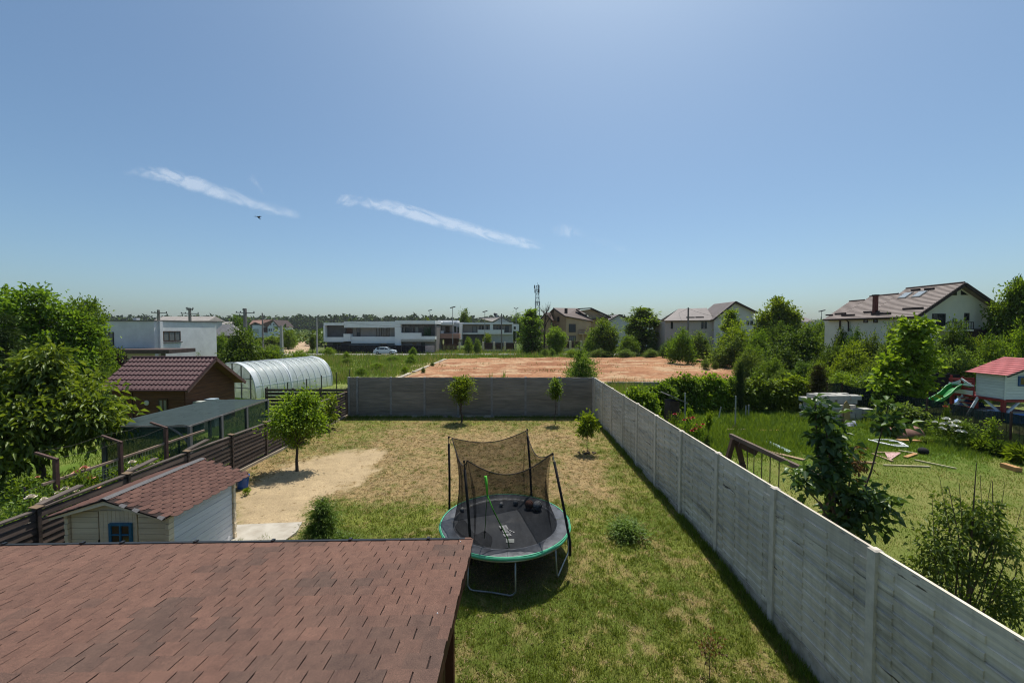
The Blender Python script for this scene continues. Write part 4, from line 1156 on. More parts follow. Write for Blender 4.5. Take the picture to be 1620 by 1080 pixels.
# polytunnel greenhouse
FILM = sheer_mat('tunnel_film', (0.78, 0.83, 0.85), .62, trans=.45, gloss=.13, grough=.22)
FILM2 = sheer_mat('tunnel_end_film', (0.70, 0.72, 0.70), .55, trans=.5, gloss=.05, grough=.3)
FILMB = sheer_mat('tunnel_film_band', (0.85, 0.88, 0.90), .82, trans=.4, gloss=.14, grough=.25)
HOOP = mat('hoop_tube', (0.62, 0.65, 0.66), (0.5, 0.52, 0.53), rough=.4, metal=.3)
ga = Vector((-19.95, 30.2, 0)); gbk = Vector((-17.45, 37.6, 0)); gd = (gbk - ga); gl_ = gd.length; gd.normalize(); gw = Vector((-gd.y, gd.x, 0)); GR = 2.45; GHt = 2.72
gh = thing('greenhouse_tunnel', 'long clear plastic tunnel greenhouse with white hoops behind the cabin', 'greenhouse', ga)
def arch(s, u, lift=0.0):
    t = math.pi * u; x = GR * (1 - math.cos(t)) ; 
    z = GHt * (math.sin(t) ** .72)
    return ga + gd * s + gw * x + Vector((0, 0, z + lift * math.sin(t)))
NH = 12
g = []
for i in range(NH * 4 + 1):
    s = gl_ * i / (NH * 4); k = (i % 4) / 4.0
    g.append([arch(s, j / 28, -.05 * math.sin(math.pi * k)) for j in range(29)])
MB().grid(g).build('film', FILM, gh, smooth=True)
for i in range(NH + 1):
    s = gl_ * i / NH
    MB().tube([arch(s, j / 28, .012) for j in range(29)], .034 if i not in (0, NH, 5) else .05, 6).build('hoop', HOOP, gh, smooth=True)
for (s0, s1) in ((0.02, .42), (gl_ * 5 / NH - .16, gl_ * 5 / NH + .16), (gl_ - .36, gl_ - .02)):
    MB().grid([[arch(s0 + (s1 - s0) * i / 2, j / 28, .03) for j in range(29)] for i in range(3)]).build('film_band', FILMB, gh, smooth=True)
for u in (.08, .5): MB().tube([arch(0, u, -.05), arch(gl_, u, -.05)], .025, 5).build('purlin', HOOP, gh)
for (s0, u0, s1, u1) in ((gl_ * .5, .10, gl_ * .95, .40), (gl_ * .58, .5, gl_ * .40, .12)):
    MB().tube([arch(s0 + (s1 - s0) * k / 8, u0 + (u1 - u0) * k / 8, .02) for k in range(9)], .02, 5).build('wind_brace', HOOP, gh)
for s in (.01, gl_ - .01):
    pts = [arch(s, j / 28) for j in range(29)]
    MB().add(pts, [tuple(range(29))]).build('end_film', FILM2, gh)
for k in range(5):
    x = GR * 2 * (k + .5) / 5.0; c = ga + gw * x
    tcos = 1 - x / GR; zt = GHt * (math.sqrt(max(0, 1 - tcos * tcos)) ** .72)
    MB().box(c.x - .035, c.x + .035, c.y - .09, c.y - .03, 0, zt).build('end_post', POSTG, gh)
for z in (.8, 1.55):
    a, b = ga + gw * .3 + Vector((0, 0, z)), ga + gw * (2 * GR - .3) + Vector((0, 0, z))
    MB().beam(a - gd * .07, b - gd * .07, .05, .05).build('end_rail', POSTG, gh)
# a few crop rows seen through the film
# ------------------------------------------------------------------ grey white flat-roofed house
PLW = mat('white_render', (0.72, 0.72, 0.71), (0.62, 0.62, 0.61), scale=1.2, rough=.9, bmp=.25, bscale=8, bdist=.02)
PLG = mat('grey_render', (0.50, 0.51, 0.52), (0.42, 0.43, 0.44), scale=1.0, rough=.9)
COP = mat('roof_coping', (0.17, 0.16, 0.155), (0.12, 0.115, 0.11), rough=.8)
DKB = mat('dark_fascia', (0.10, 0.068, 0.062), (0.07, 0.05, 0.045), rough=.7)
hs_ = thing('flat_roofed_house', 'white flat roofed house with one window, behind the cabin and left of the ivy', 'house', (-37, 46, 0))
HC = W(243.5, 508, 38.0); HB = WX(342, 510, HC.x); Y1 = 38.0
MB().box(HC.x - 14, HC.x, Y1, HB.y, 0, HC.z).build('wall', PLW, hs_)
MB().box(HC.x - 14.1, HC.x + .08, Y1 - .08, HB.y + .08, HC.z, HC.z + .12).build('coping', COP, hs_)
frh = frame((HC.x, 0, 0), (0, 1, 0), (1, 0, 0))
w0, w1 = WX(258, 541, HC.x), WX(285, 523.5, HC.x)
window(hs_, frh, w0.y, w1.y, min(w0.z, w1.z) + .05, max(w0.z, w1.z), FR_BROWN, GLASS, .0, .09, 2)
MB().fbox(frh, w0.y - .12, w1.y + .15, w0.z - .10, w0.z - .0, 0, .12).build('window_sill', COP, hs_)
w0, w1 = WX(250, 520, HC.x), WX(254.5, 520, HC.x); MB().box(HC.x + .003, HC.x + .2, w0.y, w1.y, 0, HC.z - .01).build('corner_pier', PLW, hs_)
q0, q1 = W(150, 561, Y1 - 3.0), W(267, 553, Y1 - 3.0)
MB().box(q0.x - 3, q1.x, Y1 - 3.0, Y1 - .05, q0.z + .1, q1.z).build('porch_roof', DKB, hs_)
for x in (q0.x - 2, q0.x + 2.3, q1.x - .8): MB().box(x - .12, x + .12, Y1 - 2.8, Y1 - 2.56, 0, q0.z + .1).build('porch_post', COP, hs_)
frh2 = frame((0, Y1, 0), (1, 0, 0), (0, -1, 0))
w0, w1 = W(166, 547, Y1), W(180, 525, Y1)
window(hs_, frh2, w0.x, w1.x, w0.z, w1.z, FR_DARK, GLASS, .0, .09, 1)
p = W(213, 508, Y1 + 4); MB().box(p.x - .2, p.x + .2, Y1 + 4, Y1 + 4.4, HC.z, W(213, 503, Y1 + 4).z).build('chimney', PLW, hs_)
# lower roofs beyond it
ROOFG = mat('grey_roof', (0.26, 0.245, 0.245), (0.20, 0.19, 0.19), scale=1.5, rough=.8)
ROOFB = mat('beige_roof', (0.34, 0.31, 0.28), (0.27, 0.245, 0.22), scale=1.5, rough=.85)
def low_house(name, label, px0, px1, pt, pe, Y, dep, wall, roof, gx=None, group=None):
    a, b = W(px0, pe, Y), W(px1, pe, Y); r = W(px0, pt, Y + dep / 2)
    t = thing(name, label, 'house', ((a.x + b.x) / 2, Y, 0), 0, group)
    MB().box(a.x + .3, b.x - .3, Y + .3, Y + dep - .3, 0, a.z - .1).build('wall', wall, t)
    ins = (b.x - a.x) * (gx if gx is not None else .12)
    ra, rb = Vector((a.x + ins, Y + dep / 2, r.z)), Vector((b.x - ins, Y + dep / 2, r.z))
    mb = MB()
    A, B, Cc, D = Vector((a.x, Y, a.z)), Vector((b.x, Y, a.z)), Vector((b.x, Y + dep, a.z)), Vector((a.x, Y + dep, a.z))
    mb.add([A, B, Cc, D, ra, rb], [(0, 1, 5, 4), (2, 3, 4, 5), (1, 2, 5), (3, 0, 4), (3, 2, 1, 0)])
    mb.build('roof', roof, t)
    return t, frame((0, Y + .3, 0), (1, 0, 0), (0, -1, 0))
low_house('far_house', 'low house with long beige roof just above the white flat roofed house', 240, 330, 500.5, 507.5, 70, 4, PLG, ROOFB, .02)
low_house('far_house', 'house with grey hipped roof between the white flat roofed house and the ivy', 330, 370, 512.5, 531, 62, 3.2, DKB, ROOFG, .30)
low_house('far_house', 'small brown roofed house far off left of the tall pole', 338, 362, 509, 516, 140, 9, PLW, ROOFB, .1)

# electricity poles at the left
POLEM = mat('pole_concrete', (0.20, 0.19, 0.18), (0.15, 0.14, 0.135), scale=2, rough=.9)
POLEL = mat('pale_pole', (0.40, 0.39, 0.37), (0.32, 0.31, 0.30), scale=2, rough=.9)
INS = mat('insulator', (0.06, 0.05, 0.05), rough=.4)
def pole(px, top, Y, label, w=.30, arms=(), m=POLEM, group=None, name='utility_pole', taper=.65):
    p = W(px, top, Y); t = thing(name, label, 'utility pole', (p.x, Y, 0), 0, group)
    k = w / 2
    MB().hexa([(p.x - k, Y - k, -.2), (p.x + k, Y - k, -.2), (p.x + k, Y + k, -.2), (p.x - k, Y + k, -.2), (p.x - k * taper, Y - k * taper, p.z), (p.x + k * taper, Y - k * taper, p.z), (p.x + k * taper, Y + k * taper, p.z), (p.x - k * taper, Y + k * taper, p.z)]).build('shaft', m, t)
    for (dz, l0, l1) in arms:
        a = MB().beam((p.x + l0, Y, p.z - dz + .05), (p.x + l1, Y, p.z - dz - .02), .10, .10).build('crossarm', COP, t)
        for x in (l0 + .06, l1 - .06, l0 * .5):
            MB().tube([(p.x + x, Y, p.z - dz), (p.x + x, Y, p.z - dz + .22)], [.07, .05], 6).build('insulator', INS, a)
    return t, p
pole(250.5, 490, 56, 'electricity pole with one crossarm over the left part of the white flat house', .34, ((.45, -1.0, 1.2),))
pole(300, 487, 58, 'electricity pole with stacked crossarms over the middle of the white flat house', .36, ((.12, -.55, .55), (.32, -.45, .45), (.85, -1.3, 1.3)))
pole(387.5, 488, 50, 'lattice concrete pole with wide crossarm right of the white flat house', .42, ((.55, -1.15, 1.2), (.2, -.3, .1)))
pole(415, 495, 85, 'thin dark pole in front of the brown roofed house', .30)
pole(445, 515, 68, 'thick grey pole stump near the start of the dirt track', .50, m=POLEL)
pole(501, 502, 84, 'pale thin pole beside the dirt track at the left end of the modern house', .26, m=POLEL)
# ================================================================== FAR HOUSES
MW = mat('modern_white', (0.80, 0.80, 0.79), (0.74, 0.74, 0.73), scale=.6, rough=.85)
MG = mat('modern_grey', (0.27, 0.24, 0.225), (0.23, 0.205, 0.19), scale=.8, rough=.85)
MD = mat('modern_dark', (0.115, 0.108, 0.112), (0.09, 0.085, 0.088), scale=.8, rough=.85)
MBL = mat('modern_bluegrey', (0.20, 0.225, 0.25), (0.17, 0.19, 0.21), scale=.8, rough=.85)
MBR = mat('modern_brown', (0.10, 0.05, 0.035), (0.075, 0.038, 0.027), rough=.7)
GLG = glass_mat('green_glass', (0.02, 0.045, 0.03), .05)
FENCED = sheer_mat('dark_fence_panel', (0.035, 0.034, 0.038), .80, trans=.2)
class Pic:
    """measures a facade at depth Y from a magnified view of the photograph"""
    def __init__(s, Y, ox, oy, k): s.Y, s.ox, s.oy, s.k = Y, ox, oy, k
    def p(s, x, y, Y=None): return W(s.ox + x / s.k, s.oy + y / s.k, Y or s.Y)
    def box(s, t, name, m, x0, y0, x1, y1, d0=0.0, d1=.3):
        """rectangle x0..x1, y0..y1 of the view; d0 towards the viewer, d1 away"""
        a, b = s.p(x0, y1), s.p(x1, y0)
        return MB().box(a.x, b.x, s.Y + d0, s.Y + d1, max(a.z, -.1), b.z).build(name, m, t)
    def win(s, t, x0, y0, x1, y1, d=0.0, pane=None, mull=1, name='window', fm=None):
        a, b = s.p(x0, y1), s.p(x1, y0)
        return window(t, frame((0, s.Y + d, 0), (1, 0, 0), (0, -1, 0)), a.x, b.x, a.z, b.z, fm or FR_DARK, pane or GLASS, .0, .10, mull, 0, name, .07)
# --- modern house one
Y = 90.0; V = Pic(Y, 500, 480, 6.231)
m1 = thing('modern_house', 'long white and grey modern flat roofed house behind the parked car', 'house', V.p(560, 480))
V.box(m1, 'wall', MG, 92, 215, 1176, 520, .9, 9)
V.box(m1, 'roof_band', MW, 85, 190, 279, 216, -.5, 9.2); V.box(m1, 'roof_band', MW, 279, 176, 788, 238, -.2, 9.2); V.box(m1, 'roof_band', MW, 788, 168, 1180, 202, -.7, 9.2)
V.box(m1, 'panel', MD, 102, 217, 280, 330, .45, .9); V.box(m1, 'panel', MBR, 291, 206, 342, 300, .6, .92)
V.box(m1, 'end_fin', MW, 85, 216, 100, 376, -.5, .9)
V.box(m1, 'white_band', MW, 100, 331, 279, 378, -.45, .9); V.box(m1, 'balcony_wall', MW, 280, 299, 347, 372, -.5, .9)
V.box(m1, 'white_band', MW, 348, 327, 788, 391, -.15, .88)
V.box(m1, 'pier', MW, 786, 203, 842, 415, -.7, .89)
V.box(m1, 'panel', MD, 843, 203, 1174, 325, .55, .9)
V.box(m1, 'balcony_wall', MW, 843, 289, 1042, 349, -.75, .0); V.box(m1, 'balcony_floor', MW, 843, 322, 1180, 352, -.7, .9)
V.box(m1, 'canopy', mat('beige_canopy', (.50, .47, .40), rough=.85), 843, 353, 1172, 376, -.7, .5)
V.box(m1, 'lower_wall', MBL, 340, 392, 785, 520, .3, .9); V.box(m1, 'lower_wall', MG, 843, 377, 1172, 520, .3, .9); V.box(m1, 'lower_wall', MD, 104, 380, 338, 520, .35, .9)
V.box(m1, 'end_fin', MD, 1172, 203, 1180, 320, -.6, .9)
for (x0, y0, x1, y1, d, pn, ml) in ((386, 236, 421, 329, .9, GLASS, 0), (583, 233, 613, 326, .9, GLASS, 0), (629, 233, 711, 326, .9, GLASS, 2), (845, 224, 873, 290, .55, GLASS, 0), (921, 224, 953, 292, .55, GLASS, 0), (968, 224, 1008, 292, .55, GLASS, 0), (1052, 226, 1131, 322, .55, GLG, 1)):
    V.win(m1, x0, y0, x1, y1, d, pn, ml)
V.win(m1, 160, 385, 240, 470, .34, GLASS, 1); V.win(m1, 638, 388, 700, 470, .3, GLASS, 1); V.win(m1, 1035, 380, 1070, 470, .3, GLASS, 0); V.box(m1, 'door', mat('tan_door', (.28, .20, .12), rough=.6), 948, 385, 988, 500, .22, .3)
# its street fence
f1 = thing('street_fence', 'dark metal street fence in front of the long modern house', 'fence', V.p(560, 480))
Vf = Pic(Y - 2.2, 500, 480, 6.231)
for i, (x0, x1) in enumerate(((90, 210), (214, 330), (334, 480), (484, 630), (634, 785), (789, 840), (844, 960), (964, 1072))):
    Vf.box(f1, 'fence_panel', FENCED, x0, 412, x1, 492, 0, .05)
for x in (88, 212, 332, 482, 632, 787, 842, 962, 1074, 1172): Vf.box(f1, 'post', FR_DARK, x - 2.5, 405, x + 2.5, 500, -.05, .1)
Vf.box(f1, 'sign_board', mat('pinkish_board', (.45, .36, .34), (.30, .24, .23), scale=2), 1077, 415, 1168, 482, -.02, .06)
# --- modern house two, wing and main part
V2 = Pic(104, 680, 480, 10.8)
m2 = thing('modern_house', 'white modern flat roofed house with two recessed balconies behind the cream fence posts', 'house', V2.p(900, 650))
V2.box(m2, 'wall', MW, 445, 335, 1420, 720, .6, 9)
V2.box(m2, 'roof_band', MW, 445, 325, 1420, 355, -.5, 9.1)
for (x0, x1) in ((565, 1028), (1080, 1402)): V2.box(m2, 'panel', MG, x0, 356, x1, 500, .35, .6)
V2.box(m2, 'pier', MW, 445, 356, 564, 600, -.4, .6); V2.box(m2, 'pier', MW, 1029, 356, 1079, 470, -.4, .6); V2.box(m2, 'end_fin', MW, 1403, 356, 1420, 490, -.4, .6)
V2.box(m2, 'balcony_wall', MW, 820, 448, 1270, 520, -.5, -.2); V2.box(m2, 'balcony_floor', MW, 540, 500, 1420, 525, -.45, .6)
V2.box(m2, 'lower_wall', MD, 560, 526, 1030, 720, .2, .6); V2.box(m2, 'lower_wall', PLG, 1031, 526, 1420, 720, .3, .6)
V2.box(m2, 'side_wing', MW, 1421, 350, 1525, 470, .2, 8)
for (x0, y0, x1, y1, ml) in ((725, 388, 800, 500, 0), (845, 382, 866, 445, 0), (890, 382, 918, 445, 0), (970, 382, 996, 445, 0), (1140, 378, 1168, 440, 0), (1190, 378, 1215, 440, 0), (1285, 380, 1350, 485, 1), (890, 545, 1010, 600, 2)): V2.win(m2, x0, y0, x1, y1, .34 if y0 < 500 else .2, GLASS, ml)
V2.win(m2, 1436, 392, 1468, 440, .2, GLASS, 0)
m3 = thing('modern_house', 'set back flat roofed wing with a salmon pink balcony between the two modern houses', 'house', V2.p(250, 700))
V3 = Pic(97, 680, 480, 10.8)
PINK = mat('salmon_render', (.47, .27, .21), (.40, .225, .175), scale=1, rough=.9)
V3.box(m3, 'wall', PLG, 100, 330, 500, 620, .6, 7); V3.box(m3, 'roof_band', MW, 100, 325, 400, 366, -.3, 7); V3.box(m3, 'roof_band', MW, 110, 285, 450, 322, 2, 6)
V3.box(m3, 'panel', MG, 200, 368, 385, 500, .4, .6)
V3.win(m3, 103, 372, 200, 460, .58, GLASS, 2); V3.win(m3, 262, 388, 335, 498, .4, FR_BROWN, 1); V3.win(m3, 410, 385, 448, 492, .58, GLG, 0); V3.win(m3, 466, 400, 495, 500, .58, GLG, 0)
V3.box(m3, 'balcony_wall', MW, 98, 466, 240, 512, -.6, -.3); V3.box(m3, 'balcony_wall', PINK, 98, 514, 520, 592, -1.2, .58)
V3.box(m3, 'terrace_slab', MBR, 98, 593, 520, 602, -1.3, .5)
V3.box(m3, 'lower_wall', MBR, 240, 603, 490, 720, .3, .6)
f2 = thing('street_fence', 'dark brown slat street fence below the salmon pink balcony', 'fence', V3.p(300, 800))
V3f = Pic(93, 680, 480, 10.8)
for k in range(12): V3f.box(f2, 'fence_board', MBR, 210 + k * 22, 690, 229 + k * 22, 790, 0, .05)
V3f.box(f2, 'gate_post', mat('cream_pillar', (.52, .46, .36), rough=.85), 492, 660, 520, 830, -.1, .3)
# --- house behind with gable and solar heater
V4 = Pic(124, 680, 480, 10.8)
t4 = thing('gabled_house', 'grey gabled house roof with a solar water heater above the white modern house', 'house', V4.p(1180, 300))
a, b, c = V4.p(985, 330), V4.p(1225, 222), V4.p(1440, 330)
MB().prism([(V4.p(1080, 330).x, 124.4, 0), (c.x - .6, 124.4, 0), (c.x - .6, 124.4, c.z - .3), (b.x, 124.4, b.z - .35), (V4.p(1080, 330).x, 124.4, V4.p(1080, 305).z - .4)], (0, 9, 0)).build('wall', PLG, t4)
MB().slab((V4.p(1070, 305).x, 124, V4.p(1070, 305).z), b, b + Vector((-8, 9, 0)), Vector((V4.p(900, 310).x, 133, V4.p(1070, 305).z)), .2).build('roof', ROOFB, t4)
MB().slab(b, c, c + Vector((-8, 9, 0)), b + Vector((-8, 9, 0)), .2).build('roof', COP, t4)
q = V4.p(1140, 222, 127); MB().slab(q + Vector((-.9, 0, .4)), q + Vector((.9, 0, -.6)), q + Vector((.9, 1.4, -.2)), q + Vector((-.9, 1.4, .9)), .15).build('solar_panel', GLASS, t4)
MB().tube([q + Vector((-1, 1.4, 1.0)), q + Vector((.2, 1.4, .7))], .28, 8).build('water_tank', COP, t4)
# --- cream pillar fence
f3 = thing('pillar_fence', 'fence of cream pillars with dark brown panels before the white modern house', 'fence', G(790, 557))
CP = mat('cream_pillar_render', (0.60, 0.53, 0.41), (0.50, 0.44, 0.34), rough=.85)
BRP = mat('brown_fence_panel', (0.055, 0.030, 0.026), (0.04, 0.022, 0.019), rough=.7)
V5 = Pic(92, 680, 480, 10.8)
xs5 = (910, 1097, 1280, 1465)
V5.box(f3, 'plinth', CP, 885, 785, 1480, 850, -.05, .25)
for x in xs5: V5.box(f3, 'pillar', CP, x - 14, 658, x + 14, 850, -.2, .4)
for a, b in zip(xs5, xs5[1:]): V5.box(f3, 'fence_panel', BRP, a + 22, 670, b - 22, 784, 0, .08)
# parked car
def car(loc, rz, label, paint, L=4.6):
    t = thing('parked_car', label, 'car', loc, rz); h = 1.52; wd = .88
    prof = [(-2.28, .32), (-2.3, .62), (-2.22, .92), (-1.9, 1.0), (-1.25, 1.05), (1.05, 1.02), (1.65, .95), (2.15, .82), (2.28, .62), (2.26, .32)]
    mb = MB(); n = len(prof)
    rows = []
    for (yy, s) in ((-wd, .97), (-wd * .98, 1.0), (wd * .98, 1.0), (wd, .97)): rows.append([(x * (1 if abs(yy) < wd else .985), yy, .3 + (z - .3) * s) for x, z in prof])
    mb.grid(rows); mb.add(rows[0], [tuple(range(n))]); mb.add(rows[-1], [tuple(range(n))[::-1]])
    mb.add([rows[0][0], rows[0][-1], rows[-1][-1], rows[-1][0]], [(0, 1, 2, 3)])
    bd = obj('body', mb.mesh('car_body'), paint, t, local=True)
    cab = [(-2.0, 1.0), (-1.75, 1.38), (-1.2, 1.52), (.1, 1.53), (.55, 1.44), (1.25, 1.02)]
    cm = MB(); r0 = [(x, -wd * (.92 if z < 1.1 else .72), z) for x, z in cab]; r1 = [(x, wd * (.92 if z < 1.1 else .72), z) for x, z in cab]
    cm.grid([r0, r1]); cm.add(r0, [tuple(range(6))]); cm.add(r1, [tuple(range(6))[::-1]])
    obj('cabin', cm.mesh('car_cabin'), paint, t, local=True)
    for sd in (-1, 1):
        for (x0, x1, x2, x3) in ((-1.62, -.95, -.95, -1.5), (-.85, .02, .02, -.85), (.1, .95, .52, .1)):
            y0, y1 = sd * (wd * .905 + .012), sd * (wd * .745 + .012)
            w = MB(); w.hexa([(x0, y0 * .97, 1.06), (x1, y0 * .97, 1.06), (x1, y0, 1.06), (x0, y0, 1.06), (x3, y1 * .97, 1.42), (x2, y1 * .97, 1.42), (x2, y1, 1.42), (x3, y1, 1.42)])
            obj('side_window', w.mesh('side_window'), GLASS, t, local=True)
        for x in (-1.38, 1.42):
            tm = MB(); tm.tube([(x, sd * (wd - .2), .32), (x, sd * (wd + .01), .32)], .32, 16)
            wh = obj('wheel', tm.mesh('wheel'), FOAM, t, local=True)
            rm_ = MB(); rm_.tube([(x, sd * wd, .32), (x, sd * (wd + .022), .32)], .20, 12); obj('rim', rm_.mesh('rim'), STEEL, wh, local=True)
        hl = MB(); hl.box(2.1, 2.27, sd * wd - .26 * (sd > 0), sd * wd + .26 * (sd < 0), .66, .80); obj('headlight', hl.mesh('headlight'), GLASS, t, local=True)
        tlm = MB(); tlm.box(-2.31, -2.2, sd * wd - .25 * (sd > 0), sd * wd + .25 * (sd < 0), .7, .92); obj('tail_light', tlm.mesh('tail_light'), mat('red_lens', (.25, .01, .01), rough=.3), t, local=True)
    ws = MB(); ws.hexa([(1.27, -.72, 1.05), (1.27, .72, 1.05), (1.29, .72, 1.05), (1.29, -.72, 1.05), (.60, -.58, 1.43), (.60, .58, 1.43), (.63, .58, 1.43), (.63, -.58, 1.43)]); obj('windscreen', ws.mesh('windscreen'), GLASS, t, local=True)
    return t
CARW = mat('silver_blue_paint', (0.52, 0.60, 0.66), (0.5, 0.58, 0.64), rough=.25, spec=.6)
p = W(609.5, 556, 84)
car((p.x, 84, .0), 0, 'silver white estate car parked before the long modern house', CARW)
# --- tan gabled house
TAN = mat('tan_render', (0.52, 0.37, 0.235), (0.46, 0.32, 0.20), scale=.7, rough=.9)
TAND = mat('tan_wood', (0.42, 0.275, 0.165), (0.35, 0.22, 0.13), scale=.7, rough=.9)
RTILE = mat('brown_roof_tile', (0.120, 0.083, 0.071), (0.090, 0.062, 0.053), scale=1.3, rough=.65, stretch=(1, 1, 3))
DKEAVE = mat('dark_eave', (0.055, 0.036, 0.032), rough=.75)
V6 = Pic(98, 840, 440, 6.75)
t6 = thing('tan_gabled_house', 'tan two storey house with brown roof and cross gable in the middle distance', 'house', G(905, 553))
A = V6.p(243, 316, 103); B = V6.p(375, 402, 98); A2 = V6.p(500, 320, 106.5); B2 = V6.p(655, 458, 101.5); BL = V6.p(225, 455, 104)
MB().prism([(B.x + .1, 98.3, 0), (V6.p(640, 500, 101).x, 101, 0), (V6.p(640, 455, 101).x, 101, B2.z - .3), (B.x + .1, 98.3, B.z - .25)], (-1.2, 6, 0)).build('wall', TAN, t6)
MB().prism([(B.x, 98.25, 0), (B.x, 98.25, B.z - .25), (A.x + .1, 102.6, A.z - .5), (BL.x + .1, 104, BL.z), (BL.x + .1, 104, 0)], (1.5, 1.0, 0)).build('gable_wall', TAND, t6)
MB().slab(B + Vector((-.3, -.5, 0)), B2 + Vector((.3, -.5, 0)), A2, A, .3).build('roof', RTILE, t6)
MB().beam(B + Vector((-.35, -.45, -.12)), A + Vector((-.1, 0, -.12)), .2, .35).build('verge_board', DKEAVE, t6)
MB().slab(A, A2, A2 + Vector((3, 8, -4)), A + Vector((-3, 5, -3.3)), .3).build('roof', RTILE, t6)
wg0, wg1, wg2 = V6.p(108, 445, 100), V6.p(152, 368, 100), V6.p(222, 450, 99)
MB().prism([(wg0.x, 100, 0), (wg2.x - .2, 100, 0), (wg2.x - .2, 100, wg2.z), (wg1.x, 100, wg1.z - .3), (wg0.x, 100, wg0.z)], (0, 5, 0)).build('wing_wall', TAND, t6)
MB().slab(wg2 + Vector((.2, -.4, 0)), V6.p(262, 450, 104), V6.p(207, 366, 104), wg1 + Vector((0, -.4, 0)), .2).build('wing_roof', RTILE, t6)
MB().beam(wg1 + Vector((0, -.4, -.1)), wg0 + Vector((-.3, -.4, -.1)), .2, .3).build('verge_board', DKEAVE, t6)
g0, g1, g2, g3 = V6.p(505, 330, 103), V6.p(640, 318, 103), V6.p(850, 415, 103), V6.p(640, 432, 103)
MB().prism([V6.p(530, 345, 103.4), V6.p(660, 428, 103.4), V6.p(815, 415, 103.4), V6.p(640, 330, 103.4)], (0, .4, 0)).build('cross_gable', TAN, t6)
MB().slab(V6.p(485, 328, 102.4), V6.p(645, 440, 102.4), V6.p(645, 440, 103.5), V6.p(485, 328, 103.5), .35).build('eave_board', DKEAVE, t6)
MB().beam(V6.p(640, 322, 102.8), V6.p(855, 419, 102.8), .9, .35).build('verge_board', DKEAVE, t6)
MB().beam(V6.p(500, 328, 102.8), V6.p(640, 320, 102.8), .9, .25).build('verge_board', DKEAVE, t6)
MB().slab(V6.p(640, 436, 102), V6.p(850, 420, 102), V6.p(850, 412, 104.5), V6.p(660, 424, 104.5), .2).build('lower_roof', RTILE, t6)
MB().slab(V6.p(640, 318, 103), V6.p(850, 412, 103), V6.p(850, 414, 111), V6.p(640, 318, 111), .3).build('roof', RTILE, t6)
MB().prism([(V6.p(640, 455, 103.8).x, 103.8, 0), (V6.p(825, 455, 103.8).x, 103.8, 0), (V6.p(825, 455, 103.8).x, 103.8, V6.p(825, 425, 103.8).z), (V6.p(640, 455, 103.8).x, 103.8, V6.p(640, 440, 103.8).z)], (0, 6, 0)).build('wall', TAN, t6)
ch = V6.p(376, 385, 100); MB().box(ch.x - .35, ch.x + .35, 100, 100.7, ch.z - .5, V6.p(376, 322, 100).z).build('chimney', DKEAVE, t6)
V6b = Pic(98.25, 840, 440, 6.75)
fq = frame((B.x + .1, 98.3, 0), (V6.p(640, 500, 101).x - B.x - .1, 2.7, 0), (2.7, -(V6.p(640, 500, 101).x - B.x - .1), 0))
for (x0, y0, x1, y1) in ((408, 488, 492, 577), (410, 615, 494, 672)):
    a, b = V6b.p(x0, y1), V6b.p(x1, y0); window(t6, fq, a.x - B.x - .1, b.x - B.x - .1, a.z, b.z, FR_DARK, GLASS, .02, .09, 2)
a, b = V6.p(505, 600, 99.5), V6.p(605, 588, 99.5); MB().box(a.x, b.x + 1.5, 98.6, 101, a.z, b.z).build('balcony_floor', TAN, t6)
for k in range(8): MB().box(a.x + k * .3, a.x + k * .3 + .05, 98.62, 98.67, b.z, b.z + .9).build('baluster', DKEAVE, t6)
MB().box(a.x, b.x + 1.5, 98.6, 98.68, b.z + .9, b.z + 1.0).build('balcony_rail', DKEAVE, t6)
for x in (555, 600): q = V6.p(x, 600, 98.7); MB().box(q.x - .12, q.x + .12, 98.65, 98.9, 0, a.z).build('column', TAN, t6)
frg = frame((BL.x, 104.1, 0), (B.x - BL.x, -5.85, 0), (-5.85, -(B.x - BL.x), 0))
window(t6, frg, 2.6, 3.6, 7.2, 8.8, FR_BROWN, GLASS, .02, .1, 0); window(t6, frg, 2.9, 3.7, 4.0, 5.4, FR_BROWN, GLASS, .02, .1, 0)
# street fence of the tan house
f4 = thing('pillar_fence', 'short fence of cream pillars and dark panels before the tan house', 'fence', G(905, 556))
V7 = Pic(90, 840, 440, 6.75)
V7.box(f4, 'plinth', CP, 296, 748, 548, 795, -.05, .25)
for x in (304, 420, 537): V7.box(f4, 'pillar', CP, x - 10, 668, x + 10, 800, -.2, .4)
for a, b in ((318, 408), (434, 525)): V7.box(f4, 'fence_panel', BRP, a, 678, b, 746, 0, .08)

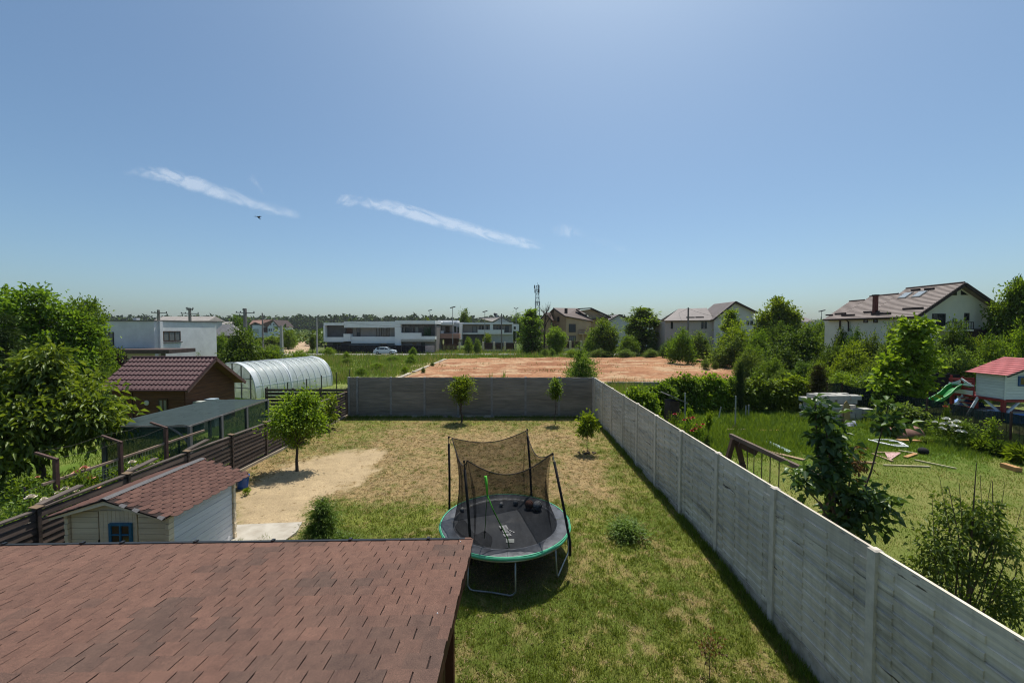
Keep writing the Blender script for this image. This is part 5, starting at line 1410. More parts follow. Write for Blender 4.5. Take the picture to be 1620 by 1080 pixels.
# --- generic gable house whose gable faces the camera and whose left roof slope is seen
def gable_house(label, Yg, Yb, eL, ap, eR, wall, roof, base=0, over=.5, thick=.22):
    """eL, ap, eR: photo positions of left eave, apex, right eave of the gable end at depth Yg"""
    l, a, r = W(*eL, Yg), W(*ap, Yg), W(*eR, Yg)
    t = thing('gabled_house', label, 'house', (a.x, Yg, 0)); d = Vector((0, Yb - Yg, 0))
    sl = (a.z - l.z) / (a.x - l.x); sr = (a.z - r.z) / (r.x - a.x)
    MB().prism([(l.x + over, Yg + over, base), (r.x - over, Yg + over, base), (r.x - over, Yg + over, r.z + sr * over - thick), (a.x, Yg + over, a.z - thick * 1.3), (l.x + over, Yg + over, l.z + sl * over - thick)], d - Vector((0, over, 0))).build('wall', wall, t)
    MB().slab(l, a, a + d, l + d, thick).build('roof', roof, t)
    MB().slab(a, r, r + d, a + d, thick).build('roof', roof, t)
    MB().beam(l + Vector((0, -.06, -.1)), a + Vector((0, -.06, -.1)), .28, .12, (0, 1, 0)).build('verge_board', DKEAVE, t)
    MB().beam(a + Vector((0, -.06, -.1)), r + Vector((0, -.06, -.1)), .28, .12, (0, 1, 0)).build('verge_board', DKEAVE, t)
    MB().tube([l + Vector((-.1, 0, -.05)), l + d + Vector((-.1, 0, -.05))], .10, 6).build('gutter', DKEAVE, t)
    return t, l, a, r
def tile_rows(parent, l, a, d, n, m, lift=.03, name='tile_course'):
    """raised courses of roof tiles, drawn as one joined relief"""
    mb = MB(); nrm = (a - l).cross(d).normalized()
    if nrm.z < 0: nrm = -nrm
    for k in range(n):
        p, q = l.lerp(a, k / n), l.lerp(a, (k + .97) / n)
        mb.add([p + nrm * .05, p + d + nrm * .05, q + d + nrm * .012, q + nrm * .012, p, p + d], [(0, 1, 2, 3), (4, 5, 1, 0)])
    return kind(mb.build(name, m, parent), 'stuff')
RT1 = mat('taupe_roof_tile', (0.235, 0.185, 0.162), (0.180, 0.140, 0.122), scale=1.6, rough=.6, stretch=(1, 1, 2), objvar=.03)
RT2 = mat('grey_brown_roof_tile', (0.205, 0.172, 0.158), (0.160, 0.132, 0.122), scale=1.2, rough=.6, stretch=(1, 1, 2))
CRW = mat('pale_cream_render', (0.74, 0.69, 0.57), (0.65, 0.61, 0.50), scale=.8, rough=.9)
GRW = mat('pale_grey_render', (0.60, 0.585, 0.565), (0.52, 0.51, 0.49), scale=.8, rough=.9)
t8, l8, a8, r8 = gable_house('grey white house with grey brown roof and gable behind the leafy tree', 75, 83, (1128, 505.5), (1164, 476.5), (1199, 494), GRW, RT2)
tile_rows(t8, l8, a8, Vector((0, 8, 0)), 18, RT2)
# lower part to its left
l, a = W(1050, 507, 75.5), W(1073, 488.5, 80.5); r, q = W(1130, 506, 75.5), W(1118, 487, 80.5)
MB().slab(l, r, q, a, .22).build('lower_roof', RT2, t8)
MB().slab(a, q, q + Vector((0, 4, -3)), a + Vector((-3.4, 4, -3)), .2).build('lower_roof', RT2, t8)
MB().box(l.x + .5, r.x + .2, 76, 82, 0, l.z - .15).build('lower_wall', mat('pinkish_render', (.46, .42, .39), rough=.9), t8)
f8 = frame((0, 76, 0), (1, 0, 0), (0, -1, 0))
for px0 in (1061, 1109.5, 1114.5):
    w0, w1 = W(px0, 520, 76), W(px0 + 3.6, 509, 76); window(t8, f8, w0.x, w1.x, w0.z, w1.z, FR_DARK, GLASS, 0, .07, 0)
f8b = frame((0, 75.5, 0), (1, 0, 0), (0, -1, 0))
for px0 in (1181, 1187):
    w0, w1 = W(px0, 514, 75.5), W(px0 + 4.2, 507.5, 75.5); window(t8, f8b, w0.x, w1.x, w0.z, w1.z, FR_DARK, GLASS, 0, .07, 0)
for (u, v) in ((.15, .08), (.55, .08)):
    c = l.lerp(r, .35 + u * .5).lerp(a.lerp(q, .35 + u * .5), v + .12); MB().beam(c + Vector((0, 0, .12)), c + Vector((1.6, 0, .12)), .1, .16).build('snow_guard', DKEAVE, t8)
# big cream house at the right
t9, l9, a9, r9 = gable_house('big cream house with a long brown tiled roof, skylights and gable end at the right', 36, 46, (1449, 500.5), (1526, 447.5), (1584, 487), CRW, RT1, over=.45)
d9 = Vector((0, 5.3, 0)); tile_rows(t9, l9, a9, d9, 22, RT1)
# stepped lower ridges towards the far end
def low_ridge(y0, y1, drop_):
    al = a9 + Vector((-(drop_) / .652, 0, -drop_)); return al + Vector((0, y0 - 36, 0)), al + Vector((0, y1 - 36, 0))
for ob9 in [c for c in t9.children if c.name.startswith('roof') or c.name.startswith('wall') or c.name.startswith('gutter')]: bpy.data.objects.remove(ob9)
sl9 = (a9.z - l9.z) / (a9.x - l9.x); sr9 = (a9.z - r9.z) / (r9.x - a9.x)
for (y0, y1, dr) in ((36, 41.3, 0), (41.3, 44.6, .55), (44.6, 46.6, .95)):
    aa = a9 + Vector((-dr / sl9, y0 - 36, -dr)); l_ = l9 + Vector((0, y0 - 36, 0)); r_ = r9 + Vector((0, y0 - 36, 0)); dd = Vector((0, y1 - y0, 0))
    rr_ = Vector((aa.x + (aa.z - r9.z) / sr9, y0, r9.z))
    MB().slab(l_, aa, aa + dd, l_ + dd, .22).build('roof', RT1, t9); MB().slab(aa, rr_, rr_ + dd, aa + dd, .22).build('roof', RT1, t9)
    if dr: tile_rows(t9, l_, aa, dd, int(22 * (1 - dr / 3)), RT1)
    MB().tube([aa + Vector((0, 0, .04)), aa + dd + Vector((0, 0, .04))], .10, 6).build('ridge_cap', DKEAVE, t9)
    MB().prism([(l_.x + .45, y0 + .45, 0), (rr_.x - .45, y0 + .45, 0), (rr_.x - .45, y0 + .45, r_.z + sr9 * .45 - .25), (aa.x, y0 + .45, aa.z - .3), (l_.x + .45, y0 + .45, l_.z + sl9 * .45 - .25)], dd).build('wall', CRW, t9)
MB().tube([l9 + Vector((-.1, 0, -.05)), l9 + Vector((-.1, 10.6, -.05))], .10, 6).build('gutter', DKEAVE, t9)
f9 = frame((0, 36.45, 0), (1, 0, 0), (0, -1, 0))
for (px0, py0, px1, py1, ml) in ((1474, 496, 1495.5, 522, 1), (1525, 495, 1533, 507.5, 0)):
    w0, w1 = W(px0, py1, 36.45), W(px1, py0, 36.45); window(t9, f9, w0.x, w1.x, w0.z, w1.z, FR_DARK, GLASS, .0, .09, ml)
for pts in (((1503, 467), (1514, 467), (1514, 459)), ((1520.5, 466.5), (1532, 466.5), (1520.5, 459))):
    P = [W(x, y, 36.42) for x, y in pts]; w = MB().prism(P, (0, .06, 0)).build('window', FR_DARK, t9)
    cc = sum(P, Vector()) / 3; MB().prism([cc + (p - cc) * .78 + Vector((0, -.02, 0)) for p in P], (0, .03, 0)).build('pane', GLASS, w)
# balcony and dark lower storey
w0, w1 = W(1495, 521, 35.6), W(1537, 509, 35.6)
MB().box(w0.x, w1.x, 35.4, 36.4, w0.z - .15, w0.z).build('balcony_floor', CRW, t9)
for k in range(12): x = w0.x + (w1.x - w0.x) * k / 11; MB().box(x - .02, x + .02, 35.42, 35.46, w0.z, w1.z - .05).build('baluster', DKEAVE, t9)
MB().box(w0.x, w1.x, 35.4, 35.48, w1.z - .06, w1.z).build('balcony_rail', DKEAVE, t9)
w0, w1 = W(1532, 541, 36), W(1576, 520, 36); MB().box(w0.x, w1.x, 35.6, 36.43, 0, w1.z).build('lower_wall', DKEAVE, t9)
# left side wall windows, pipe
f9l = frame((l9.x + .45, 0, 0), (0, 1, 0), (-1, 0, 0))
for px0 in (1366.5, 1382):
    a = WX(px0, 510.5, l9.x + .45); b = WX(px0 + 7, 503.8, l9.x + .45)
    window(t9, f9l, min(a.y, b.y), max(a.y, b.y), a.z, b.z, FR_BROWN, GLASS, .01, .08, 0)
a = WX(1328, 521, l9.x + .45); b = WX(1331, 506, l9.x + .45); window(t9, f9l, min(a.y, b.y), max(a.y, b.y), a.z, b.z, FR_BROWN, GLASS, .01, .08, 0)
pt = [WX(1336, 503.5, l9.x + .1), WX(1342, 509, l9.x + .3), WX(1342.5, 524, l9.x + .35)]; MB().tube(pt, .07, 6).build('downpipe', DKEAVE, t9)
# chimney, skylights, snow guards on the left slope
def on9(y, v, h=.0): return l9.lerp(a9, v) + Vector((0, y - 36, h))
for (px, py) in ((1384.5, 494),):
    for it in range(60):
        y = 36 + it * .18; q = on9(y, .17)
        d = CAMROT.transposed() @ (q - CAM)
        if 810 + F * d.x / -d.z < px: break
    MB().box(q.x - .17, q.x + .17, q.y - .15, q.y + .15, q.z - .4, q.z + 1.75).build('chimney', mat('brick_red', (.16, .055, .04), (.11, .04, .03), scale=8, rough=.8), t9)
    MB().box(q.x - .22, q.x + .22, q.y - .2, q.y + .2, q.z + 1.75, q.z + 1.87).build('chimney_cap', DKEAVE, t9)
for y in (38.35, 39.75):
    A_, B_ = on9(y, .62, .10), on9(y + .85, .62, .10); C_, D_ = on9(y + .85, .82, .10), on9(y, .82, .10)
    sk = MB().slab(A_, D_, C_, B_, .10).build('skylight', COP, t9)
    cc = (A_ + B_ + C_ + D_) / 4; MB().slab(*[cc + (p - cc) * .84 + Vector((-.02, 0, .03)) for p in (A_, D_, C_, B_)], .02).build('pane', mat('skylight_glass', (.30, .34, .36), rough=.12, spec=.7), sk)
for (y, v, L) in ((36.3, .22, 1.9), (38.8, .09, 2.1), (40.4, .17, 1.8), (42.9, .09, 1.7), (44.4, .16, 1.5), (46.0, .12, 1.0), (38.0, .86, .9), (39.4, .88, .9)):
    MB().beam(on9(y, v, .14), on9(y + L, v, .14), .10, .16).build('snow_guard', DKEAVE, t9)
# small pale houses glimpsed in the gaps
t10, l10, a10, r10 = gable_house('pale grey gabled house between the tan house and the ragged tree', 120, 132, (960, 508), (980, 497), (1000, 507), GRW, RT2)
t11, l11, a11, r11 = gable_house('pale gabled house half hidden behind the ragged tree', 100, 110, (1022, 512), (1032, 500.5), (1052, 509), GRW, RT2)
low_house('far_house', 'tiny pale roofed house far off between the leafy tree and the cream house', 1272, 1292, 501.5, 509, 150, 10, GRW, RT2, .2)
# brown roofed white house by the track
Yh = 190; V12 = Pic(Yh, 360, 480, 10.125)
t12 = thing('brown_roofed_house', 'white house with brown gabled roof beyond the ivy, left of the dirt track', 'house', V12.p(600, 540))
a, b, c = V12.p(640, 375), V12.p(735, 268), V12.p(832, 378)
MB().prism([(a.x, Yh, 0), (c.x - .4, Yh, 0), (c.x - .4, Yh, c.z), (b.x, Yh, b.z - .5), (a.x, Yh, a.z)], (0, 12, 0)).build('wall', MW, t12)
MB().slab(b + Vector((0, -.6, .2)), c + Vector((.3, -.6, .1)), c + Vector((.3, 12, .1)), b + Vector((0, 12, .2)), .4).build('roof', DKEAVE, t12)
RBR = mat('far_brown_roof', (0.25, 0.145, 0.11), (0.20, 0.115, 0.088), scale=.6, rough=.8)
e0, e1 = V12.p(345, 345), V12.p(620, 375)
MB().slab(V12.p(545, 330), V12.p(640, 380), b + Vector((0, -.5, .25)), V12.p(590, 262, Yh + 3), .4).build('roof', RBR, t12)
MB().slab(V12.p(340, 345, Yh + 1), V12.p(440, 298, Yh + 1), V12.p(590, 262, Yh + 6), V12.p(400, 268, Yh + 6), .4).build('roof', RBR, t12)
MB().slab(V12.p(440, 296, Yh + 1), V12.p(560, 340, Yh + 1), V12.p(640, 290, Yh + 6), V12.p(590, 262, Yh + 6), .4).build('roof', RBR, t12)
MB().box(V12.p(365, 400).x, a.x - .05, Yh + 1.5, Yh + 11, 0, V12.p(365, 345).z).build('wall', MW, t12)
V12.box(t12, 'porch', MBR, 580, 378, 640, 460, -.3, 1.4)
for (x0, y0, x1, y1) in ((660, 402, 676, 442), (693, 402, 707, 442), (738, 402, 752, 442), (772, 402, 792, 442), (688, 328, 700, 348), (735, 325, 748, 352)): V12.win(t12, x0, y0, x1, y1, 0, GLASS, 0)
V12.win(t12, 395, 310, 480, 338, 1.45, GLASS, 2)
V12.box(t12, 'garage_door', mat('pale_door', (.52, .55, .50), rough=.7), 385, 405, 465, 480, 1.42, 1.5)
p = V12.p(512, 505, 180)
car((p.x, 180, 0), R(200), 'small dark car parked before the white house with brown roof', mat('dark_car_paint', (.03, .03, .04), rough=.25, spec=.6))

# ------------------------------------------------------------------ lamps, poles, radio mast
LAMP = mat('lamp_head', (0.06, 0.062, 0.066), rough=.5)
def lamp(px, top, Y, label, twin=False):
    p = W(px, top, Y); t = thing('street_lamp', label, 'street lamp', (p.x, Y, 0), 0, 'tall lamps among the far houses')
    MB().tube([(p.x, Y, 0), (p.x, Y, p.z)], [.11, .06], 7).build('pole', POLEL, t)
    for s in ((-1, 1) if twin else (1,)):
        MB().beam((p.x - .55 * s if not twin else p.x + .05 * s, Y, p.z - .08), (p.x + .65 * s, Y, p.z + .22), .5, .20).build('lamp_head', LAMP, t)
lamp(680, 491, 128, 'lamp rising over the right end of the long modern house, leftmost of the lamps')
lamp(716, 486.5, 94, 'lamp standing before the salmon pink balcony')
lamp(767, 493, 98, 'lamp standing before the white modern house with two balconies')
lamp(816.5, 488, 120, 'double headed lamp beside the small dark tree right of the modern house', True)
lamp(1300, 492, 90, 'slim lamp in the gap left of the cream house')
pole(793.5, 496, 90, 'dark thin utility pole in front of the cream pillar fence', .34)
pole(1089, 486.5, 70, 'brown utility pole left of the grey white house', .30)
MAST = mat('mast_steel', (0.42, 0.43, 0.45), (0.34, 0.35, 0.37), rough=.5, metal=.4)
Ym = 215; mp_ = W(850, 520, Ym); mt = thing('radio_mast', 'grey lattice radio mast with antenna heads behind the tan house', 'radio mast', (mp_.x, Ym, 0))
ztop = W(850, 452, Ym).z; lat = MB(); hw0, hw1 = 1.7, .65
def mc_(z, k): h = hw0 + (hw1 - hw0) * z / ztop; return Vector((mp_.x + h * (1 if k in (0, 1) else -1), Ym + h * (1 if k in (1, 2) else -1), z))
for k in range(4): MB().beam(mc_(0, k), mc_(ztop, k), .30, .30).build('mast_leg', MAST, mt)
nst = 13
for i in range(nst):
    z0, z1 = ztop * i / nst, ztop * (i + 1) / nst
    for k in range(4):
        lat.beam(mc_(z0, k), mc_(z1, (k + 1) % 4), .13, .13); lat.beam(mc_(z1, k), mc_(z1, (k + 1) % 4), .13, .13)
lat.build('lattice', MAST, mt)
for z, rr_ in ((ztop - .6, 1.5), (ztop - 2.8, 1.35), (ztop - 9.5, 1.3)):
    for k in range(3):
        a = 2.1 * k + z; MB().box(mp_.x + rr_ * math.cos(a) - .28, mp_.x + rr_ * math.cos(a) + .28, Ym + rr_ * math.sin(a) - .2, Ym + rr_ * math.sin(a) + .2, z - 1.0, z + 1.0).build('antenna', MAST if k % 2 else LAMP, mt)
MB().tube([(mp_.x, Ym, ztop), (mp_.x, Ym, ztop + 1.8)], .08, 5).build('rod', MAST, mt)
ct = MB()
for k in range(4): ct.beam(mc_(ztop * .30, k) * 1, mc_(ztop * .30, (k + 1) % 4), .1, .1)
ct.build('platform', MAST, mt)
# overhead wires
WIRE = mat('cable', (.05, .05, .055), rough=.6)
def wire(p, q, sag, label, r=.022):
    o = MB().tube([p.lerp(q, i / 12) - Vector((0, 0, sag * 4 * (i / 12) * (1 - i / 12))) for i in range(13)], r, 4).build('cable', WIRE)
    tag(o, label, 'cable')
wire(W(501, 503, 84), W(680, 518, 88), .5, 'thin overhead cable across the front of the long modern house')
wire(W(1089, 487, 70), W(1052, 500, 95), .4, 'thin overhead cable running from the brown pole to the left')
wire(W(1089, 488, 70), W(1160, 505, 62), .3, 'thin overhead cable running from the brown pole to the right')
# ================================================================== RIGHT-HAND GARDEN
# wooden swing beam
BEAMW = mat('grey_brown_timber', (0.16, 0.115, 0.088), (0.095, 0.068, 0.05), scale=6, rough=.85, bmp=.4, bscale=24, bdist=.005, stretch=(2, .3, 2))
BEAMD = mat('dark_timber', (0.085, 0.05, 0.036), (0.055, 0.033, 0.024), scale=6, rough=.85)
sw = thing('swing_frame', 'weathered wooden swing frame with a long beam and hanging ropes behind the right wall', 'swing', (6.5, 10, 0))
s0, s1 = W(1159, 690, 11.8), W(1334, 782, 7.92)
s1.z = s0.z
MB().beam(s0 + Vector((0, .12, 0)), s1, .09, .11).build('beam', BEAMW, sw)
for (e, sgn) in ((s0 - Vector((0, .12, 0)), 1), (s1 + Vector((0, .15, 0)), 1)):
    for dx in (-.62, .62): MB().beam(e + Vector((dx * .06, 0, -.04)), Vector((e.x + dx, e.y + .02 * dx, -.02)), .12, .12, (0, 1, 0)).build('leg', BEAMD, sw)
    MB().box(e.x - .30, e.x + .30, e.y - .09, e.y - .05, 1.30, 1.42).build('cross_piece', BEAMD, sw)
MB().beam(s0 + Vector((.03, -.30, -.15)), s0 + Vector((.45, -.45, -.35)), .12, .16).build('bracket', BEAMD, sw)
for px in (1182.5, 1193, 1205, 1218.5, 1232):
    t = (px - 1159) / (1318 - 1159.0)
    for it in range(200):
        y = s0.y + (s1.y - s0.y) * it / 200; q = Vector((s0.x + (s1.x - s0.x) * it / 200, y, s0.z - .05)); d = CAMROT.transposed() @ (q - CAM)
        if 810 + F * d.x / -d.z > px: break
    MB().tube([q, q - Vector((0, 0, 1.45))], .012, 5).build('rope', ROD, sw)
# pile of pale aerated blocks
BLK = mat('aerated_block', (0.47, 0.45, 0.40), (0.36, 0.35, 0.32), scale=5, rough=.95, bmp=.3, bscale=40, bdist=.005, objvar=.07)
bp = G(1328, 668); pile = thing('block_pile', 'stepped pile of pale grey building blocks beside the dark netted fence', 'block pile', (19.4, 23.6, 0))
mb = MB(); mb.box(-.30, .30, -.125, .125, 0, .24); 
BLKM = mb.mesh('block')
BLKM.materials.append(BLK)
rr = random.Random(11)
bxl, bxr = W(1284, 660, 23.2).x, W(1378, 660, 23.2).x
ncol = int((bxr - bxl) / .66)
for layer in range(6):
    for row in range(5):
        for c in range(ncol):
            hmax = 6 if (row >= 1 and c < ncol * .62) else (5 if c < ncol * .8 else 3)
            if row == 0: hmax = 5 if c < ncol * .35 else (3 if c > ncol * .55 else 4)
            if layer >= hmax or (layer == hmax - 1 and rr.random() < .38): continue
            if 0 < layer < hmax - 2 and 0 < row < 4 and 0 < c < ncol - 1: continue
            o = bpy.data.objects.new('block', BLKM); C.objects.link(o); o.parent = pile; o.matrix_parent_inverse = world_inv(pile)
            o.location = (bxl + .33 + c * .66 + rr.uniform(-.035, .035) + (layer % 2) * .17, 22.9 + row * .31 + rr.uniform(-.05, .05) - .05 * (layer % 2), .05 + layer * .246); o.rotation_euler = (rr.uniform(-.01, .01), 0, rr.uniform(-.09, .09))
MB().box(bxl, bxr, 22.75, 24.4, -.02, .05).build('pallet', BEAMW, pile)
p = W(1341, 668, 22.5)
o = MB().prism([(p.x - .22, 22.5, 0), (p.x + .2, 22.55, 0), (p.x + .22, 22.62, 1.0), (p.x + .05, 22.66, 1.3), (p.x - .12, 22.62, 1.15)], (0, .03, 0)).build('cardboard_sheet', mat('cardboard', (.36, .26, .10), (.28, .19, .07), scale=4)); tag(o, 'ochre sheet leaning on the front of the block pile', 'sheet')
p = W(1348, 672, 22.0)
sk = MB(); sk.grid([[(p.x - .35 + .7 * i / 7, 21.8 + .4 * j / 6, .03 + .30 * math.sin(math.pi * i / 7) ** .7 * math.sin(math.pi * j / 6) * (.8 + .3 * math.sin(i * 2.3 + j))) for i in range(8)] for j in range(7)])
tag(sk.build('sack', mat('grey_blue_sack', (.32, .36, .42), (.12, .12, .14), scale=9, rough=.6), smooth=True), 'crumpled grey blue sack on the grass in front of the block pile', 'sack')

# dark netted fence
NETD = sheer_mat('fence_net', (0.016, 0.026, 0.026), .985, trans=.2)
nf = thing('netted_fence', 'dark green netted fence with rusty posts along the far side of the right garden', 'fence', (23, 21, 0))
ysf = [12.2, 15.0, 18.2, 21.9, 25.0, 27.6]; fxX = 22.9
for a, b in zip(ysf, ysf[1:]):
    g = []
    for j in range(7):
        z = .03 + 1.5 * j / 6
        g.append([Vector((fxX + .03 * math.sin(i * 1.7 + j) , a + (b - a) * i / 14, z - (.05 * math.sin(math.pi * i / 14) if j == 6 else 0))) for i in range(15)])
    MB().grid(g).build('net_panel', NETD, nf, smooth=True)
    wm = MB()
    for k in range(int((b - a) / .16)): wm.box(fxX - .05, fxX - .042, a + k * .16, a + k * .16 + .012, .03, 1.52)
    kind(wm.build('wire_grid', FR_DARK, nf), 'stuff')
for y in ysf: MB().box(fxX - .09, fxX - .02, y - .03, y + .03, -.1, 1.62).build('post', IRON, nf)
nf2 = thing('netted_fence', 'dark netted fence behind the block pile, across the end of the right garden', 'fence', (20, 27.6, 0))
for k in range(3):
    a, b = 19.6 + k * 1.1, 20.7 + k * 1.1
    MB().grid([[Vector((a + (b - a) * i / 6, 27.6 + .03 * math.sin(i + j), .03 + 1.6 * j / 4)) for i in range(7)] for j in range(5)]).build('net_panel', NETD, nf2, smooth=True)
    MB().box(a - .03, a + .03, 27.55, 27.62, -.1, 1.7).build('post', IRON, nf2)
# dark screens behind the play house
nf3 = thing('dark_screen_fence', 'tall black screen fence between the bright maple and the play house', 'fence', (28, 27, 0))
a, b = W(1452, 600, 28), W(1512, 600, 28.5)
SCR = mat('black_screen', (.016, .018, .022), (.010, .012, .016), scale=2, rough=.8)
for k in range(4):
    x0 = a.x + (b.x - a.x) * k / 4; x1 = a.x + (b.x - a.x) * (k + 1) / 4
    MB().box(x0 + .03, x1 - .03, 28.2, 28.25, 0, W(1480, 592, 28.2).z).build('screen_panel', SCR, nf3)
    MB().box(x0 - .05, x0 + .03, 28.15, 28.3, 0, W(1480, 590, 28.2).z).build('post', SCR, nf3)
q0, q1 = W(1526, 612, 29.5), W(1556, 577.5, 29.5)
o = MB().box(q0.x, q1.x, 29.5, 31, 0, q1.z).build('dark_shed', SCR); tag(o, 'small black flat topped shed between the red railing and the hedge', 'shed')

# white play house on red stilts
PWH = mat('play_white', (0.68, 0.72, 0.75), (0.58, 0.62, 0.66), scale=5, rough=.7, bmp=.2, bscale=20, bdist=.004, stretch=(.4, .4, 3), objvar=.05)
PRED = mat('play_red', (0.30, 0.035, 0.035), (0.22, 0.028, 0.028), scale=5, rough=.6)
PROOF = mat('play_roof_red', (0.43, 0.105, 0.105), (0.35, 0.08, 0.08), scale=4, rough=.6, objvar=.1)
SGRN = mat('slide_green', (0.030, 0.28, 0.06), (0.022, 0.23, 0.048), rough=.35, spec=.5)
BLU2 = mat('play_blue', (0.03, 0.10, 0.28), (0.02, 0.08, 0.23), rough=.5)
ph = thing('play_house', 'white wooden play house on red stilts with a red board roof', 'play house', (30.5, 24, 0))
PX0, PX1 = 29.05, 33.3; PY0, PY1 = 23.5, 24.95; FZ = 1.22
for k in range(9):
    z = FZ + .02 + k * .165
    MB().box(PX0, PX1, PY0 - .02, PY0 + .02, z, z + .157).build('board', PWH, ph)
    MB().box(PX0 - .02, PX0 + .02, PY0 + .025, PY1, z, z + .157).build('board', PWH, ph)
MB().box(PX0 + .05, PX1, PY0 + .05, PY1, FZ, FZ + 1.48).build('core', DARKIN, ph)
MB().box(PX0 - .06, PX0 + .03, PY0 - .055, PY0 - .021, FZ - .02, FZ + 1.5).build('corner_board', PWH, ph)
pe, pr_ = 2.69, 3.62; pxr = 31.1
for k in range(14):                           # gable boards
    z = 2.70 + k * .066
    xa = 28.9 + (z - pe) / (pr_ - pe) * (pxr - 28.9) + .12; xb = 33.3 - (z - pe) / (pr_ - pe) * (33.3 - pxr) - .12
    if xb - xa < .1: break
    MB().box(xa, xb, PY0 - .02, PY0 + .02, z, z + .062).build('gable_board', PWH, ph)
nbr = 9
for k in range(nbr):
    u0, u1 = k / nbr, (k + 1.12) / nbr
    f = lambda u, y: Vector((28.68 + (pxr - 28.68) * u, y, pe - .02 + (pr_ - pe + .03) * u))
    up = Vector((-.02, 0, .045))
    MB().slab(f(u0, 23.1) + up, f(min(u1, 1.0), 23.1) + up * .2, f(min(u1, 1.0), 25.25) + up * .2, f(u0, 25.25) + up, .03).build('roof_board', PROOF, ph)
    f2 = lambda u, y: Vector((33.6 - (33.6 - pxr) * u, y, pe - .02 + (pr_ - pe + .03) * u))
    MB().slab(f2(u0, 23.1) + up, f2(u0, 25.25) + up, f2(min(u1, 1), 25.25), f2(min(u1, 1), 23.1), .03).build('roof_board', PROOF, ph)
MB().beam((28.66, 23.08, pe - .06), (pxr, 23.08, pr_ - .05), .10, .03, (0, 1, 0)).build('verge_board', FR_DARK, ph)
frp = frame((0, PY0 - .02, 0), (1, 0, 0), (0, -1, 0))
window(ph, frp, 29.78, 30.55, 2.03, 2.62, BLU2, GLASSB, .0, .09, 0, 0, dep=.06)
# deck, rails, braces and stilts
DY1 = 26.4
MB().box(PX0 - .12, PX1, PY0 - .08, DY1, FZ - .14, FZ).build('deck', PRED, ph)
for k in range(2): MB().box(PX0 - .16, PX0 - .12, PY1 + .05, DY1, FZ + .02 + k * .14, FZ + .15 + k * .14).build('deck_board', PWH, ph)
for (z0, z1, m_) in ((FZ + .30, FZ + .46, PRED), (FZ + .56, FZ + .66, PWH), (FZ + .80, FZ + .94, PRED)):
    MB().box(PX0 - .14, PX0 - .10, PY1 + .02, DY1, z0, z1).build('rail', m_, ph)
    MB().box(PX0 - .1, PX0 + 1.4, DY1 - .04, DY1, z0, z1).build('rail', m_, ph)
for y in (PY1 + .10, PY1 + .72, DY1 - .08): MB().box(PX0 - .10, PX0 - .02, y - .05, y + .05, FZ, FZ + 1.12).build('rail_post', PRED, ph)
MB().beam((PX0 - .16, PY1 + .06, FZ + .60), (PX0 - .16, PY1 + .70, FZ + .98), .05, .10).build('rail_brace', PWH, ph)
MB().beam((PX0 - .16, PY1 + .75, FZ + .85), (PX0 - .16, DY1 - .1, FZ + .50), .05, .10).build('rail_brace', PWH, ph)
for (x, y) in ((PX0 + .02, PY0 + .05), (PX0 + .02, PY1), (PX0 + .02, DY1 - .1), (PX1 - .5, PY0 + .05)):
    MB().box(x - .08, x + .08, y - .08, y + .08, -.1, FZ - .14).build('stilt', PRED, ph)
for (p, q) in (((PX0 + .02, PY0 + .0, .3), (PX0 + .85, PY0 + .0, FZ - .16)), ((PX0 + .0, PY0 + .05, .3), (PX0 - .0, PY0 + .95, FZ - .16)), ((PX0 + .02, DY1 - .1, .3), (PX0 + .02, DY1 - 1.0, FZ - .16)), ((PX0, PY1 + .2, .2), (PX0, PY1 + 1.0, FZ - .2))):
    MB().beam(p, q, .10, .10).build('brace', PWH, ph)
for k in range(4):
    MB().beam((PX0 - .5 + k * .10, PY1 - .2 + k * .02, .25 + k * .24), (PX0 - .5 + k * .10, PY1 + .6, .25 + k * .24), .16, .05).build('stair_tread', PRED, ph)
for y in (PY1 - .22, PY1 + .62): MB().beam((PX0 - .75, y, .0), (PX0 - .10, y, FZ - .05), .05, .16).build('stair_side', PWH, ph)
# slide
sl_ = thing('slide', 'bright green plastic slide running down from the play house deck', 'slide', (28, 26, 0))
path = [Vector(q) for q in ((29.3, 25.9, 1.60), (28.9, 25.9, 1.58), (28.5, 25.86, 1.40), (28.1, 25.8, 1.04), (27.7, 25.76, .80), (27.2, 25.7, .58), (26.6, 25.6, .30))]
dirs = [(path[min(i + 1, 6)] - path[max(i - 1, 0)]).normalized() for i in range(7)]
gsl = []
for (o_, h) in ((-.32, .26), (-.30, .26), (-.25, .0), (.25, 0), (.30, .26), (.32, .26)):
    gsl.append([p + Vector((0, 1, 0)) * o_ + Vector((0, 0, h)) for p in path])
MB().grid(gsl).build('chute', SGRN, sl_, smooth=False)
for o_ in (-.31, .31): MB().tube([p + Vector((0, o_, .26)) for p in path], .035, 6).build('side_rim', mat('slide_rim', (.10, .42, .13), rough=.35), sl_, smooth=True)
MB().beam(path[0] + Vector((.25, .1, .02)), path[0] + Vector((1.0, .1, .0)), .5, .25).build('top_panel', SGRN, sl_)
